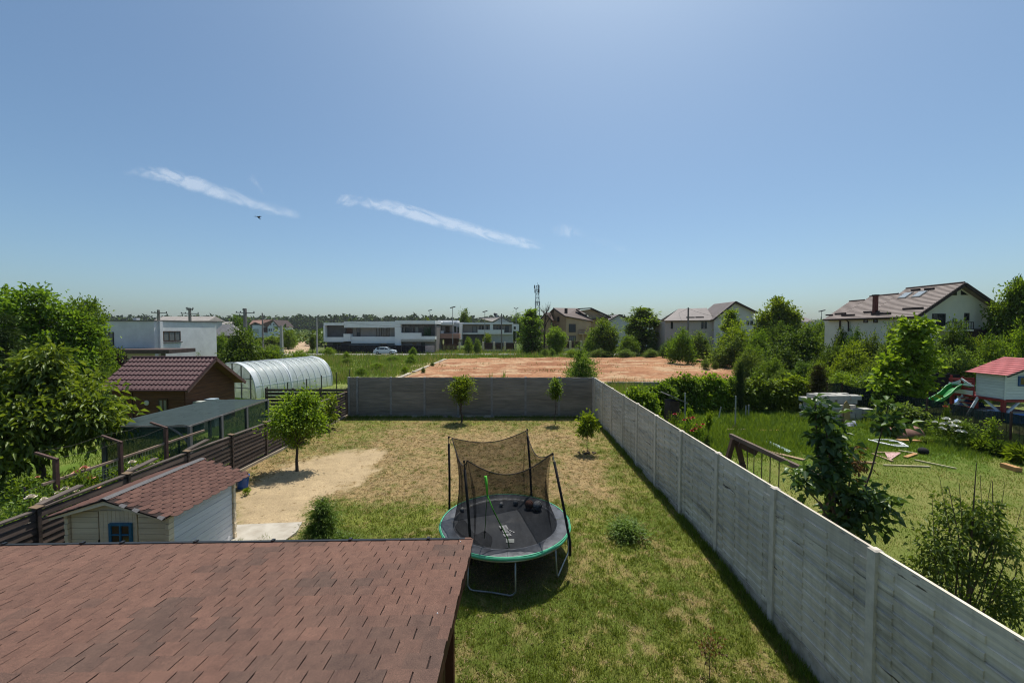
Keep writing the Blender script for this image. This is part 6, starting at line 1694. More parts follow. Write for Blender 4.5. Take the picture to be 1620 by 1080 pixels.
# things lying under and near the play house
TARP = mat('blue_tarp', (.05, .19, .50), (.035, .14, .40), scale=3, rough=.5)
def sheet(name, label, cat, px, py, Y, w, d, h, m, z0=.05):
    p = W(px, py, Y); mb = MB()
    mb.grid([[(p.x - w / 2 + w * i / 8, Y - d / 2 + d * j / 6, z0 + h * (.4 + .6 * abs(math.sin(i * 1.3 + j * .9))) * math.sin(math.pi * (i + .5) / 9)) for j in range(7)] for i in range(9)])
    tag(mb.build(name, m, smooth=True), label, cat)
sheet('tarpaulin', 'crumpled blue tarpaulin under the deck of the play house', 'tarpaulin', 1530, 636, 26.0, 1.3, 1.2, .55, TARP, .25)
p = W(1572, 645, 25.0); o = MB().box(p.x - 1.2, p.x + 1.6, 24.2, 26.0, .0, .34).build('sand_box', mat('pale_board', (.45, .44, .40), (.35, .34, .31), rough=.8)); tag(o, 'pale wooden sand box with low sides beneath the play house', 'sand box')
p = W(1562, 645, 24.0); o = MB().box(p.x - .7, p.x + .5, 23.6, 24.1, .0, .52).build('plastic_tub', mat('pale_blue', (.30, .42, .62), rough=.4)); tag(o, 'light blue plastic tub behind the netted fence under the play house', 'tub')
p = W(1606, 650, 23.0); o = MB().box(p.x - .6, p.x + .9, 22.6, 23.0, .0, .50).build('plastic_crate', TARP); tag(o, 'blue plastic crate at the right edge under the play house', 'crate')

# litter in the right garden
PLK = mat('old_plank', (0.38, 0.27, 0.165), (0.25, 0.17, 0.10), scale=5, rough=.85, stretch=(2, 2, 2))
PLKO = mat('orange_plank', (0.46, 0.25, 0.10), (0.36, 0.19, 0.075), scale=5, rough=.8)
PLKY = mat('pale_batten', (0.48, 0.42, 0.26), (0.38, 0.32, 0.19), scale=5, rough=.8)
def plank(a, b, w, m, label, h=.035, z=.05):
    p, q = G(*a, z), G(*b, z); o = MB().beam(p, q, w, h).build('plank', m); tag(o, label, 'plank', 'planks lying in the right garden')
plank((1150, 678.5), (1179, 679), .10, PLK, 'short plank in the weeds under the vine hedge, leftmost of the planks', z=.12)
plank((1200, 680), (1242, 680.5), .16, PLKO, 'brown plank in the weeds between the vine hedge and the leafy sapling', z=.1)
plank((1205, 711), (1272, 727), .20, PLK, 'long weathered plank lying beside the swing beam')
plank((1218, 719), (1240, 724), .12, PLKY, 'short pale plank just below the long plank beside the swing')
plank((1326, 730.5), (1384, 731), .12, PLK, 'pinkish plank crossing behind the stems of the leafy sapling')
plank((1420, 695.5), (1476, 697), .24, PLKO, 'orange plank in front of the rusty half barrel', z=.12)
plank((1384, 715), (1424, 715.5), .09, PLK, 'thin plank along the top of the pink triangular cloth')
plank((1380, 717), (1412, 729), .10, PLK, 'dark slanting plank at the left of the pink triangular cloth')
plank((1421, 712), (1451, 717), .08, PLKY, 'thin yellow batten right of the pink triangular cloth', z=.06)
plank((1432, 723), (1449, 717), .14, PLKO, 'small tan board beside the thin yellow batten')
plank((1398, 735), (1471, 737.5), .07, PLKY, 'long yellow batten lying nearest the mown grass')
plank((1447, 727), (1513, 740.5), .07, PLKY, 'long pale batten pointing at the white rose bush')
plank((1587, 735), (1612, 743), .22, PLKO, 'thick reddish beam end on the grass at the right edge', h=.16, z=.1)
p0, p1, p2 = G(1400, 716, .08), G(1425, 716, .08), G(1407, 728, .05)
o = MB().prism([p0, p1, p2], (0, 0, -.012)).build('cloth', mat('pink_cloth', (.56, .36, .33), (.47, .29, .27), rough=.9)); tag(o, 'pale pink triangular cloth on the grass among the planks', 'cloth')
p0, p1, p2 = G(1158, 677, .10), G(1168, 677, .10), G(1164, 672, .35)
o = MB().prism([p0, p1, p2], (0, .1, 0)).build('board_offcut', PLK); tag(o, 'small pointed board offcut in the weeds before the vine hedge', 'board')
# white hose loops
hose = []
for i in range(60):
    u = i / 59; t = u * 2 * math.pi * 1.75 + 2.6
    c = G(1402 + 12 * u, 699 + 4.5 * u, .05); hose.append(c + Vector((.48 * math.cos(t) * (1 + .25 * math.sin(3 * t)), .62 * math.sin(t) * (1 + .2 * math.cos(2 * t)), .02 + .03 * u)))
o = MB().tube(hose, .032, 6).build('hose', WHITEP, smooth=True); tag(o, 'thick white hose coiled on the grass before the half barrel', 'hose')
# rusty half barrel
hb0, hb1 = G(1404, 693, 0), G(1447, 690, 0); ax = (hb1 - hb0); Lh = ax.length; ax.normalize(); sd = Vector((-ax.y, ax.x, 0))
RUST = mat('rusty_sheet', (0.30, 0.165, 0.125), (0.19, 0.095, 0.07), scale=4, rough=.75, dirt=(.14, .07, .05))
hbm = MB(); rad = .50
outer = [[hb0 + ax * (Lh * i / 6) + sd * (rad * .9 * -math.cos(math.pi * j / 14)) + Vector((0, 0, .02 + rad * math.sin(math.pi * j / 14))) for j in range(15)] for i in range(7)]
inner = [[hb0 + ax * (Lh * i / 6) + sd * ((rad - .03) * .9 * -math.cos(math.pi * j / 14)) + Vector((0, 0, .02 + (rad - .03) * math.sin(math.pi * j / 14))) for j in range(15)] for i in range(7)]
hbm.grid(outer); hbm.grid(inner); hbm.grid([outer[0], inner[0]]); hbm.grid([outer[-1], inner[-1]])
o = hbm.build('half_barrel', RUST, smooth=True); tag(o, 'rusty brown half barrel lying open side down beside the shrub', 'half barrel')
p = G(1460.5, 718); o = MB().sphere((p.x, p.y, .13), .19, 12, 8, (1, 1, .85)).build('dark_ball', FOAM, smooth=True); tag(o, 'round black ball shape on the grass between the hose and the white roses', 'ball')
# sheet of plastic by the long plank
q = [G(1211, 698, .06), G(1247, 715, .06), G(1252, 713, .12), G(1216, 696.5, .14)]
o = MB().prism(q, (0, 0, -.01)).build('plastic_sheet', sheer_mat('pale_sheet', (.55, .66, .62), .8, .4)); tag(o, 'pale green plastic sheet in the grass above the long plank', 'sheet')
# small dark bird house / coop by the vines, thin stakes
cpx = W(1069, 652, 18.5)
cp_ = thing('small_coop', 'small dark wooden coop with grey tilted roof by the vine hedge', 'coop', (cpx.x, 18.5, 0))
a, b = W(1060, 655, 18.5), W(1077, 635, 18.5)
MB().box(a.x, b.x - .05, 18.5, 19.2, .0, b.z).build('body', mat('dark_coop_boards', (.05, .035, .03), (.03, .02, .018), scale=6), cp_)
MB().slab((a.x - .1, 18.3, b.z + .35), (b.x + .25, 18.3, b.z - .02), (b.x + .25, 19.4, b.z - .02), (a.x - .1, 19.4, b.z + .35), .05).build('roof', POSTG, cp_)
for k in range(3): q0, q1 = G(1046 + k * 4, 648 - k * 3, .5), G(1076, 652 - k * 2, .6); MB().beam(q0, q1, .06, .05).build('perch', PLK, cp_)
for i, (px, y0, y1, Y, lb) in enumerate(((1164, 668, 626, 21.5, 'pale thin stake in front of the dark column in the vine hedge'), (1137.5, 655, 643, 24, 'short leaning pale stick at the foot of the vine hedge'), (1180, 655, 641, 24, 'left of the two short stakes at the foot of the vine hedge'), (1184.5, 655, 640, 24, 'right of the two short stakes at the foot of the vine hedge'), (1084, 660, 621, 20, 'tall grey stake beside the small coop'))):
    p, q = W(px, y1, Y), G(px, y0); o = MB().tube([(p.x, Y, 0), (p.x + (.12 if i == 1 else 0), Y, p.z)], .035, 6).build('garden_stake', mat('pale_stake', (.36, .36, .33), rough=.8)); tag(o, lb, 'stake')
# low grey wall end and blocks at the edge of the dirt plot
p, q = W(962, 607.5, 37), W(1046, 605.5, 37)
lw = thing('low_wall', 'low grey block wall along the near edge of the red dirt plot', 'wall', (p.x, 37, 0))
for k in range(10):
    x0 = p.x + (q.x - p.x) * k / 10; MB().box(x0 + .01, x0 + (q.x - p.x) / 10 - .01, 37, 37.25, 0, .42 + random.uniform(-.02, .03)).build('block', CONCD, lw)

# ------------------------------------------------------------------ bird and clouds
bd = W(409, 343.5, 60); br = thing('bird', 'dark bird gliding in the sky at the upper left', 'bird', bd)
BIRD = mat('bird_dark', (.02, .02, .022), rough=.8)
body = MB(); body.tube([bd + Vector((.02, .25, -.15)), bd + Vector((0, .1, -.08)), bd, bd + Vector((.02, -.2, .03)), bd + Vector((.04, -.30, .05))], [.02, .11, .13, .08, .02], 8)
bo = body.build('body', BIRD, br, smooth=True)
def wing(s, L, ch):
    tipp = bd + Vector((s * L, .10, .13)); mid_ = bd + Vector((s * L * .5, -.04, .12))
    w = MB(); w.add([bd + Vector((0, -.12, .03)), mid_ + Vector((0, -.12, 0)), tipp, mid_ + Vector((0, ch, -.02)), bd + Vector((0, ch, 0)), bd + Vector((0, -.12, .0)), mid_ + Vector((0, -.12, -.02)), tipp + Vector((0, 0, -.01)), mid_ + Vector((0, ch, -.035)), bd + Vector((0, ch, -.03))],
          [(0, 1, 3, 4), (1, 2, 3), (9, 8, 6, 5), (8, 7, 6), (0, 5, 6, 1), (1, 6, 7, 2), (2, 7, 8, 3), (3, 8, 9, 4)])
    w.build('wing', BIRD, br)
wing(-1, .75, .18); wing(1, .48, .18)
t_ = MB(); t_.prism([bd + Vector((-.05, .2, -.15)), bd + Vector((.09, .2, -.15)), bd + Vector((.10, .42, -.24)), bd + Vector((-.06, .42, -.24))], (0, 0, .012)); t_.build('tail', BIRD, br)

def cloud_mat(name, seed, dens):
    m = bpy.data.materials.new(name); m.use_nodes = True
    n = m.node_tree.nodes; l = m.node_tree.links; n.clear()
    out = n.new('ShaderNodeOutputMaterial')
    d = n.new('ShaderNodeBsdfDiffuse'); d.inputs['Color'].default_value = (.95, .95, .95, 1)
    t = n.new('ShaderNodeBsdfTranslucent'); t.inputs['Color'].default_value = (.95, .95, .95, 1)
    mx = n.new('ShaderNodeMixShader'); mx.inputs[0].default_value = .6; l.new(d.outputs[0], mx.inputs[1]); l.new(t.outputs[0], mx.inputs[2])
    tr = n.new('ShaderNodeBsdfTransparent'); m2 = n.new('ShaderNodeMixShader')
    uv = n.new('ShaderNodeAttribute'); uv.attribute_name = 'Col'      # r along, g across
    sp = n.new('ShaderNodeSeparateColor'); l.new(uv.outputs['Color'], sp.inputs[0])
    cb_ = n.new('ShaderNodeCombineXYZ'); mu = n.new('ShaderNodeMath'); mu.operation = 'MULTIPLY'; mu.inputs[1].default_value = 14.0
    l.new(sp.outputs[0], mu.inputs[0]); l.new(mu.outputs[0], cb_.inputs['X'])
    mv = n.new('ShaderNodeMath'); mv.operation = 'MULTIPLY'; mv.inputs[1].default_value = 2.6; l.new(sp.outputs[1], mv.inputs[0]); l.new(mv.outputs[0], cb_.inputs['Y']); cb_.inputs['Z'].default_value = seed
    n1 = noise(n, l, cb_.outputs[0], .7, 6, .52, 1.6)
    n2 = noise(n, l, cb_.outputs[0], .42, 3, .5)
    fall = sp.outputs[2]                                              # b: laid-out thickness of the streak
    a1 = n.new('ShaderNodeMath'); a1.operation = 'MULTIPLY'; l.new(fall, a1.inputs[0]); l.new(n1, a1.inputs[1])
    r = n.new('ShaderNodeMapRange'); r.inputs['From Min'].default_value = .17; r.inputs['From Max'].default_value = .66; r.inputs['To Min'].default_value = 0; r.inputs['To Max'].default_value = dens
    r.interpolation_type = 'SMOOTHSTEP'
    l.new(a1.outputs[0], r.inputs['Value']); l.new(r.outputs[0], m2.inputs[0])
    l.new(tr.outputs[0], m2.inputs[1]); l.new(mx.outputs[0], m2.inputs[2]); l.new(m2.outputs[0], out.inputs['Surface'])
    return m
def cloud(label, pts, wid, dens, seed, prof):
    """a thin sheet of cirrus 2.4 km up, along a line seen in the sky"""
    H = 2400.0; nu, nv = 90, 17; rows = []; cols = []
    def P(u):
        k = u * (len(pts) - 1); i = min(int(k), len(pts) - 2); f = k - i
        return (pts[i][0] + (pts[i + 1][0] - pts[i][0]) * f, pts[i][1] + (pts[i + 1][1] - pts[i][1]) * f)
    for i in range(nu + 1):
        u = i / nu; x, y = P(u)
        for j in range(nv + 1):
            v = j / nv * 2 - 1
            p = G(x, y - v * wid, H); p.z += 120 * math.sin(u * 5) + 60 * v
            rows.append(tuple(p))
            th = np.interp(u, [q[0] for q in prof], [q[1] for q in prof]); c0 = np.interp(u, [q[0] for q in prof], [q[2] for q in prof])
            e = (v - c0); fl = math.exp(-(e * e) / (2 * (.16 + .26 * th) ** 2 * (1.0 if e < 0 else 1.9))) * th
            edge = min(1, min(u, 1 - u) * 12) * min(1, (1 - abs(v)) * 4)
            cols.append((u, j / nv, fl * edge))
    i = np.arange((nu + 1) * (nv + 1)).reshape(nu + 1, nv + 1)
    Fc = np.stack([i[:-1, :-1], i[:-1, 1:], i[1:, 1:], i[1:, :-1]], -1).reshape(-1, 4)
    o = obj('cloud', np_mesh('cloud', np.array(rows), Fc, np.array(cols)), cloud_mat('cirrus', seed, dens), smooth=True)
    tag(o, label, 'cloud'); return o
cloud('thin white cirrus streak in the upper left above the bird', [(170, 277), (300, 297), (500, 333)], 13, .28, 3.1, [(0, .35, .1), (.12, .55, .05), (.35, 1.05, .05), (.5, 1.15, .02), (.68, 1.0, -.1), (.9, .8, -.2), (1, .4, -.25)])
cloud('longer white cirrus streak sloping down towards the middle of the sky', [(520, 322), (640, 340), (885, 388)], 12, .31, 7.7, [(0, .5, .1), (.12, 1.0, .15), (.2, .85, .05), (.3, .85, -.05), (.42, 1.15, .05), (.65, 1.15, -.05), (.88, 1.0, -.12), (1, .5, -.18)])
cloud('faint short cirrus wisp right of the longer streak', [(860, 371), (930, 380), (1020, 395)], 20, .22, 11.3, [(0, .2, .1), (.2, .8, .1), (.5, .5, 0), (.8, .6, -.1), (1, .1, -.1)])
cloud('faint small cirrus tuft just right of the left streak', [(385, 294), (405, 297), (430, 302)], 12, .16, 15.3, [(0, .2, .1), (.4, .8, .1), (.8, .5, -.1), (1, .1, -.1)])
# ================================================================== PLANTS
def make(key, seed, ells, n_cl, per, L, lm, trunk=None, n_limbs=14, **kw):
    V, Fc, cen = crown(seed, ells, n_cl, per, L, **kw)
    wood = None
    if trunk: wood = limbs(seed, (0, 0, -.1), trunk[0], trunk[1], cen, n_limbs, trunk[2] if len(trunk) > 2 else None)
    plant_template(key, V, Fc, lm, wood)
# far trees, metres
make('round_tree', 1, [(0, 0, 4.6, 2.2, 2.2, 2.0, 1.0), (1.3, .4, 3.4, 1.6, 1.6, 1.4, .6), (-1.2, -.3, 3.5, 1.7, 1.6, 1.5, .6), (0, .2, 2.0, 1.9, 1.8, 1.3, .8), (.2, 0, .9, 1.5, 1.4, .8, .5)], 260, 40, .30, LEAF, ((0, 0, 2.4), .16), cr=.36, wd=.6)
make('ragged_tree', 2, [(0, 0, 6.6, 1.0, 1.0, 1.4, .5), (1.3, .2, 4.8, 1.5, 1.3, 1.0, .7), (-1.4, .1, 4.4, 1.4, 1.2, 1.1, .7), (.2, -.4, 3.2, 2.0, 1.8, 1.2, .9), (2.3, 0, 3.3, 1.0, 1.0, .7, .35), (-.3, 0, 1.8, 2.1, 1.9, 1.2, .9), (.8, 0, 5.9, .8, .8, .6, .3), (0, 0, .8, 1.8, 1.6, .8, .6)], 250, 36, .34, LEAF, ((0, 0, 3.6), .17, (0, 0, 6.8)), cr=.34, wd=.55, shell=1.6)
make('broad_bush', 3, [(0, 0, 1.7, 2.3, 2.0, 1.4, 1.0), (1.5, .2, 1.2, 1.5, 1.4, 1.1, .6), (-1.5, -.1, 1.1, 1.4, 1.4, 1.0, .6), (.4, 0, 2.6, 1.3, 1.2, .9, .5)], 210, 44, .20, LEAF, None, cr=.28, wd=.55, shell=2.6)
make('feathery_bush', 4, [(0, 0, 1.5, 1.7, 1.6, 1.4, 1.0), (.9, 0, 2.3, .8, .8, .9, .4), (-.7, .2, 2.5, .8, .8, 1.0, .4), (.1, 0, 3.2, .5, .5, .7, .2)], 230, 40, .17, LEAF_O, ((0, 0, .5), .06, (0, 0, 2.6)), cr=.22, wd=.32, shell=1.9, up=1.0, droop=.1)
make('tall_spray_tree', 5, [(0, 0, 5.8, .9, .9, 1.6, .7), (.9, 0, 4.2, 1.1, 1.0, 1.3, .8), (-.9, .1, 4.0, 1.1, 1.0, 1.2, .8), (.1, 0, 2.2, 1.4, 1.3, 1.2, .7)], 150, 40, .26, LEAF, ((0, 0, 3.0), .14, (0, 0, 6)), cr=.32, wd=.5, shell=1.7)
make('conifer', 6, [(0, 0, 1.0 + k * .62, 1.55 - k * .18, 1.55 - k * .18, .22, 1.5 - k * .15) for k in range(8)], 260, 34, .20, LEAF_N, ((0, 0, 5.0), .12), cr=.22, wd=.16, flat=.35, shell=3, up=-.15, droop=.3)
make('column', 7, [(0, 0, .6 + k * .32, .42 - abs(k - 2.5) * .04, .42 - abs(k - 2.5) * .04, .34, 1) for k in range(7)], 150, 40, .12, LEAF_N, ((0, 0, 1.4), .05), cr=.12, wd=.3, up=1.4, shell=2.4)
make('broadleaf_big', 8, [(0, 0, 5.6, 1.6, 1.6, 1.5, .8), (1.7, .3, 4.6, 1.5, 1.5, 1.5, .8), (-1.9, .2, 5.0, 1.5, 1.5, 1.6, .8), (.4, -.8, 3.2, 2.4, 1.8, 1.5, 1.0), (-1.4, -.4, 2.6, 1.8, 1.6, 1.2, .6), (2.3, -.2, 2.9, 1.3, 1.3, 1.2, .5)], 330, 50, .25, LEAF, ((0, 0, 3.0), .20, (0, 0, 6)), cr=.36, wd=.52, shell=1.9, n_limbs=22)

make('lobed_tree', 9, [(.5, 0, 6.6, 1.1, 1.1, .9, .7), (-1.2, .1, 5.6, 1.5, 1.4, .9, .9), (1.7, 0, 5.0, 1.5, 1.3, .9, .9), (0, -.2, 4.3, 1.9, 1.6, 1.0, 1.0), (-2.2, 0, 4.0, 1.3, 1.2, .8, .6), (2.6, .2, 3.6, 1.1, 1.1, .8, .5), (0, 0, 2.4, 2.3, 2.0, 1.4, 1.0), (0, 0, .9, 2.0, 1.8, .9, .5)], 300, 34, .34, LEAF, ((0, 0, 3.4), .2, (.3, 0, 6.4)), cr=.36, wd=.55, shell=2.0, n_limbs=24)
make('airy_tree', 10, [(0, 0, 6.4, .6, .6, .8, .5), (.7, 0, 5.2, .8, .7, .7, .7), (-.7, 0, 4.7, .8, .7, .7, .7), (.9, .1, 3.6, .8, .8, .6, .6), (-.5, 0, 3.1, 1.0, .9, .7, .7), (.3, 0, 2.0, 1.2, 1.1, .8, .7), (-.2, 0, .9, 1.3, 1.2, .7, .6)], 170, 34, .28, LEAF, ((0, 0, 3.0), .13, (0, 0, 6.2)), cr=.30, wd=.5, shell=1.6, n_limbs=24)
make('vine_bush', 11, [(x_, y_, z_, .75, .6, .5, 1) for x_, y_, z_ in ((-1.6, .1, .7), (-.5, -.2, .8), (.6, .15, .7), (1.6, -.1, .8), (-1.5, 0, 1.55), (-.45, .2, 1.7), (.65, -.2, 1.45), (1.55, .1, 1.75), (-1.2, 0, 2.2), (.2, .1, 2.35), (1.5, 0, 2.1))] + [(-.9, 0, 2.75, .4, .35, .35, .4), (.5, 0, 2.95, .3, .3, .3, .25), (1.7, 0, 2.6, .35, .3, .35, .3), (-1.9, -.3, 1.2, .5, .4, .4, .3), (.1, -.6, 1.2, .5, .4, .5, .4), (-.2, 0, 3.1, .12, .12, .2, .06), (1.2, 0, 2.95, .1, .1, .2, .06)], 270, 24, .25, LEAF_B, None, cr=.26, wd=.85, shell=2.2, droop=.45)
# --- lawn: young trees
make('yard_tree', 21, [(0, 0, 2.05, 1.15, 1.05, .62, 1.0), (.35, .1, 2.45, .75, .7, .42, .6), (-.45, 0, 1.75, .8, .8, .5, .6), (.55, -.1, 1.65, .75, .7, .5, .5), (.0, 0, 1.35, .6, .6, .35, .25), (.45, 0, 2.92, .10, .1, .22, .10), (-.25, .1, 2.75, .09, .1, .2, .08), (.85, 0, 2.62, .10, .1, .2, .08), (-.75, 0, 2.35, .12, .1, .2, .08), (1.05, 0, 1.9, .25, .2, .2, .12)], 190, 42, .115, LEAF_B, ((.02, 0, 1.15), .062), cr=.17, wd=.58, shell=1.7, n_limbs=30)
b = G(470, 742); plant('yard_tree', 'plum_tree', 'young round crowned tree with bright top leaves near the slat fence', 'tree', (b.x, b.y, 0), h=3.12, w=2.55, rz=.3)
make('vase_tree', 22, [(0, 0, 1.75, .52, .5, .55, 1), (.12, 0, 2.15, .42, .4, .28, .4), (0, 0, 1.25, .25, .25, .35, .3)], 120, 34, .085, LEAF_O, ((0, 0, .95), .035, (0, 0, 1.9)), cr=.12, wd=.45, up=1.3, shell=1.6, n_limbs=26)
b = G(730, 668); plant('vase_tree', 'young_tree', 'small vase shaped young tree in front of the middle of the back wall', 'tree', (b.x, b.y, 0), h=W(730, 594, b.y).z, w=2.15, lm=LEAF_B)
make('slim_sapling', 23, [(0, 0, 2.0, .32, .3, .42, 1), (.05, 0, 2.4, .22, .22, .22, .3), (0, 0, 1.55, .16, .16, .2, .3)], 60, 26, .11, LEAF, ((0, 0, 1.4), .022, (0, 0, 2.2)), cr=.10, wd=.55, shell=1.6, n_limbs=14)
b = G(879, 671); plant('slim_sapling', 'sapling', 'slim sapling on a bare stem before the back wall near the corner', 'sapling', (b.x, b.y, 0), h=W(878, 597, b.y).z, w=1.1)
make('leafy_sapling', 24, [(0, 0, 1.25, .62, .6, .22, 1), (.05, 0, 1.55, .42, .4, .25, .6), (-.2, .1, 1.05, .45, .45, .15, .4)], 62, 15, .20, LEAF_B, ((0, 0, .75), .022, (0, 0, 1.6)), cr=.16, wd=.42, shell=1.5, droop=.45, n_limbs=20)
b = G(929, 716); plant('leafy_sapling', 'walnut_sapling', 'small sapling with long bright leaves near the far part of the right wall', 'sapling', (b.x, b.y, 0), h=W(930, 648, b.y).z, w=1.18)
rg = MB(); 
for i in range(26):
    a = random.uniform(0, 6.28); r_ = random.uniform(0, .32) ; rg.sphere((b.x + r_ * math.cos(a) * 1.25, b.y + r_ * math.sin(a), .02), random.uniform(.03, .075), 5, 4, (1, 1, .7))
kind(rg.build('dug_soil', mat('dug_soil', (.12, .085, .05), (.06, .04, .025), scale=14)), 'stuff')
# spruce by the outbuilding
make('spruce', 25, [(0, 0, .25 + k * .175, (.56 - k * .064) * (1.12 if k % 2 else .86), (.56 - k * .064) * (1.12 if k % 2 else .86), .04, 1.2 - k * .12) for k in range(8)] + [(0, 0, 1.60, .05, .05, .16, .12)], 190, 60, .075, leaf_mat('spruce_needles', (0.070, 0.130, 0.018), (0.165, 0.260, 0.042), trans=.35), ((0, 0, 1.62), .03), cr=.10, wd=.16, flat=.4, shell=2.2, up=.1, droop=.2, n_limbs=50)
b = W(511, 857, 9.6); plant('spruce', 'young_spruce', 'young spruce with layered branches just beyond the outbuilding roof', 'tree', (b.x, b.y, float(gz(0, 9.6))), h=W(511, 788, 9.6).z + .02, w=1.36, rz=1)
MB_ = W(543, 856, 9.4)
make('low_bush', 26, [(0, 0, .22, .45, .4, .22, 1), (.1, 0, .38, .25, .25, .16, .4)], 80, 26, .075, LEAF, None, cr=.09, wd=.32, up=.9, shell=1.6)
plant('low_bush', 'low_fir', 'low spreading green bush at the right foot of the young spruce', 'bush', (MB_.x, 9.4, float(gz(0, 9.4))), h=.50, w=.95, lm=TPL['spruce'][0].materials[0])
b = G(989, 846); plant('low_bush', 'bush', 'small dense bush alone on the lawn between the trampoline and the right wall', 'bush', (b.x, b.y, float(gz(0, b.y)) - .02), h=.50, w=1.3, lm=LEAF_O)
# dried sapling near the camera
make('dry_sapling', 27, [(0, 0, .55, .22, .2, .3, 1)], 26, 5, .075, LEAF_DRY, ((0, 0, .3), .008, (.02, 0, .95)), cr=.05, wd=.5, up=1.2, n_limbs=22)
b = G(1122, 1070, -.2); plant('dry_sapling', 'dry_sapling', 'dried brown sapling on the lawn nearest the camera', 'sapling', (b.x, b.y, float(gz(0, b.y))), h=W(1122, 996, b.y).z + .25, w=.48)
make('weed_tuft', 28, [(0, 0, .10, .14, .14, .10, 1)], 22, 9, .11, LEAF_B, None, cr=.04, wd=.28, up=1.5)
b = G(390, 781); plant('weed_tuft', 'flower_tuft', 'small bright green tuft on the soil before the blue bucket', 'plant', (b.x, b.y, 0), h=.24, w=.34)
make('wall_vine', 29, [(0, 0, .55, .35, .28, .35, 1), (-.1, 0, .95, .18, .18, .22, .5), (.2, 0, .3, .3, .25, .2, .5)], 46, 14, .11, LEAF_B, ((0, 0, .4), .012, (0, 0, 1.0)), cr=.11, wd=.62, shell=1.5)
b = G(372, 792, .0); plant('wall_vine', 'vine_plant', 'young vine with yellow green leaves climbing the slat fence above the bucket', 'plant', (-10.1, 12.9, 0), h=1.05, w=.95)
plant('wall_vine', 'vine_plant', 'leafy creeper over the end of the slat fence beside the back wall', 'plant', (-10.05, 21.2, 0), h=2.0, w=1.6)
plant('wall_vine', 'vine_plant', 'leafy creeper on the slat fence just right of the round crowned tree', 'plant', (-10.05, 18.6, 0), h=1.7, w=1.3)
plant('wall_vine', 'weed_plant', 'weeds at the foot of the slat fence behind the blue bucket', 'plant', (b0.x - .35, b0.y + .35, 0), h=.40, w=.75, lm=LEAF)
plant('wall_vine', 'weed_plant', 'weeds left of the cream hut at the foot of the fence', 'plant', (-9.75, 8.0, -.1), h=.55, w=.6, lm=LEAF)

# --- left neighbours' plants
make('near_tree', 31, [(0, 0, 3.1, 1.7, 1.6, 1.15, 1.0), (.2, 0, 4.0, .7, .7, .75, .35), (1.6, .2, 2.5, 1.3, 1.2, .85, .75), (-1.7, -.1, 2.4, 1.4, 1.3, 1.0, .8), (.3, -1.1, 2.0, 1.7, 1.1, 1.0, .9), (2.3, 0, 2.1, .8, .8, .5, .35), (-1.0, -1.0, 1.4, 1.3, 1.0, .9, .5)], 430, 44, .27, leaf_mat('cherry_leaf', (0.085, 0.140, 0.016), (0.195, 0.265, 0.036), trans=.45, gloss=.03), ((0, 0, 1.7), .14, (.1, 0, 3.8)), cr=.30, wd=.38, shell=1.8, droop=.5, hang=.25, n_limbs=34)
p = W(64, 640, 13.8); plant('near_tree', 'cherry_tree', 'leafy fruit tree with long drooping bright leaves in front of the cabin', 'tree', (p.x, 13.8, 0), h=W(72, 553, 13.8).z, w=5.7, rz=0)
veg('broadleaf_big', 'walnut_tree', 'tall broad leafy tree at the left edge, tallest on that side', 'tree', 52, 25.0, 456, 190, rz=.2)
veg('broadleaf_big', 'broadleaf_tree', 'leafy tree between the tallest left tree and the white flat roofed house', 'tree', 138, 27.0, 474, 100, rz=2.2)
veg('conifer', 'dark_conifer', 'dark conifer at the very left edge behind the fruit tree', 'tree', -6, 20.0, 497, 130)
veg('broad_bush', 'purple_bush', 'dark purple leaved bush under the porch roof of the flat roofed house', 'bush', 182, 30.0, 552, 62, lm=LEAF_P)
veg('feathery_bush', 'green_shrub', 'light green shrub left of the maroon cabin roof', 'shrub', 160, 26.0, 580, 45)
veg('feathery_bush', 'pale_tree', 'pale small bush in front of the white flat house wall above the cabin ridge', 'bush', 312, 40.0, 558, 24, lm=LEAF)
veg('broad_bush', 'ivy_mass', 'big dark ivy covered mound between the flat roofed house and the greenhouse', 'ivy mound', 383, 43.0, 518, 112, lm=LEAF_D, crown_name='foliage')
veg('broad_bush', 'hedge_bush', 'bright hedge bush behind the front half of the greenhouse', 'hedge', 432, 44.0, 550, 96, lm=LEAF, crown_name='foliage')
veg('broad_bush', 'hedge_bush', 'bright hedge bush behind the far half of the greenhouse', 'hedge', 474, 48.0, 554, 90, lm=LEAF, crown_name='foliage')
veg('round_tree', 'dark_tree', 'dark tree behind the lattice concrete pole, left of the brown roofed house', 'tree', 378, 95.0, 499, 46, lm=LEAF_D)
veg('broad_bush', 'shrub', 'rounded shrub right of the thick grey pole beside the dirt track', 'shrub', 457, 105.0, 521, 40)
veg('broad_bush', 'shrub', 'low bright shrubs before the dark parked car by the track', 'shrub', 425, 115.0, 531, 60, lm=LEAF_B)
veg('tall_spray_tree', 'dark_tree', 'dark slim bushes at the right side of the dirt track', 'bush', 494, 88.0, 530, 18, lm=LEAF_D)
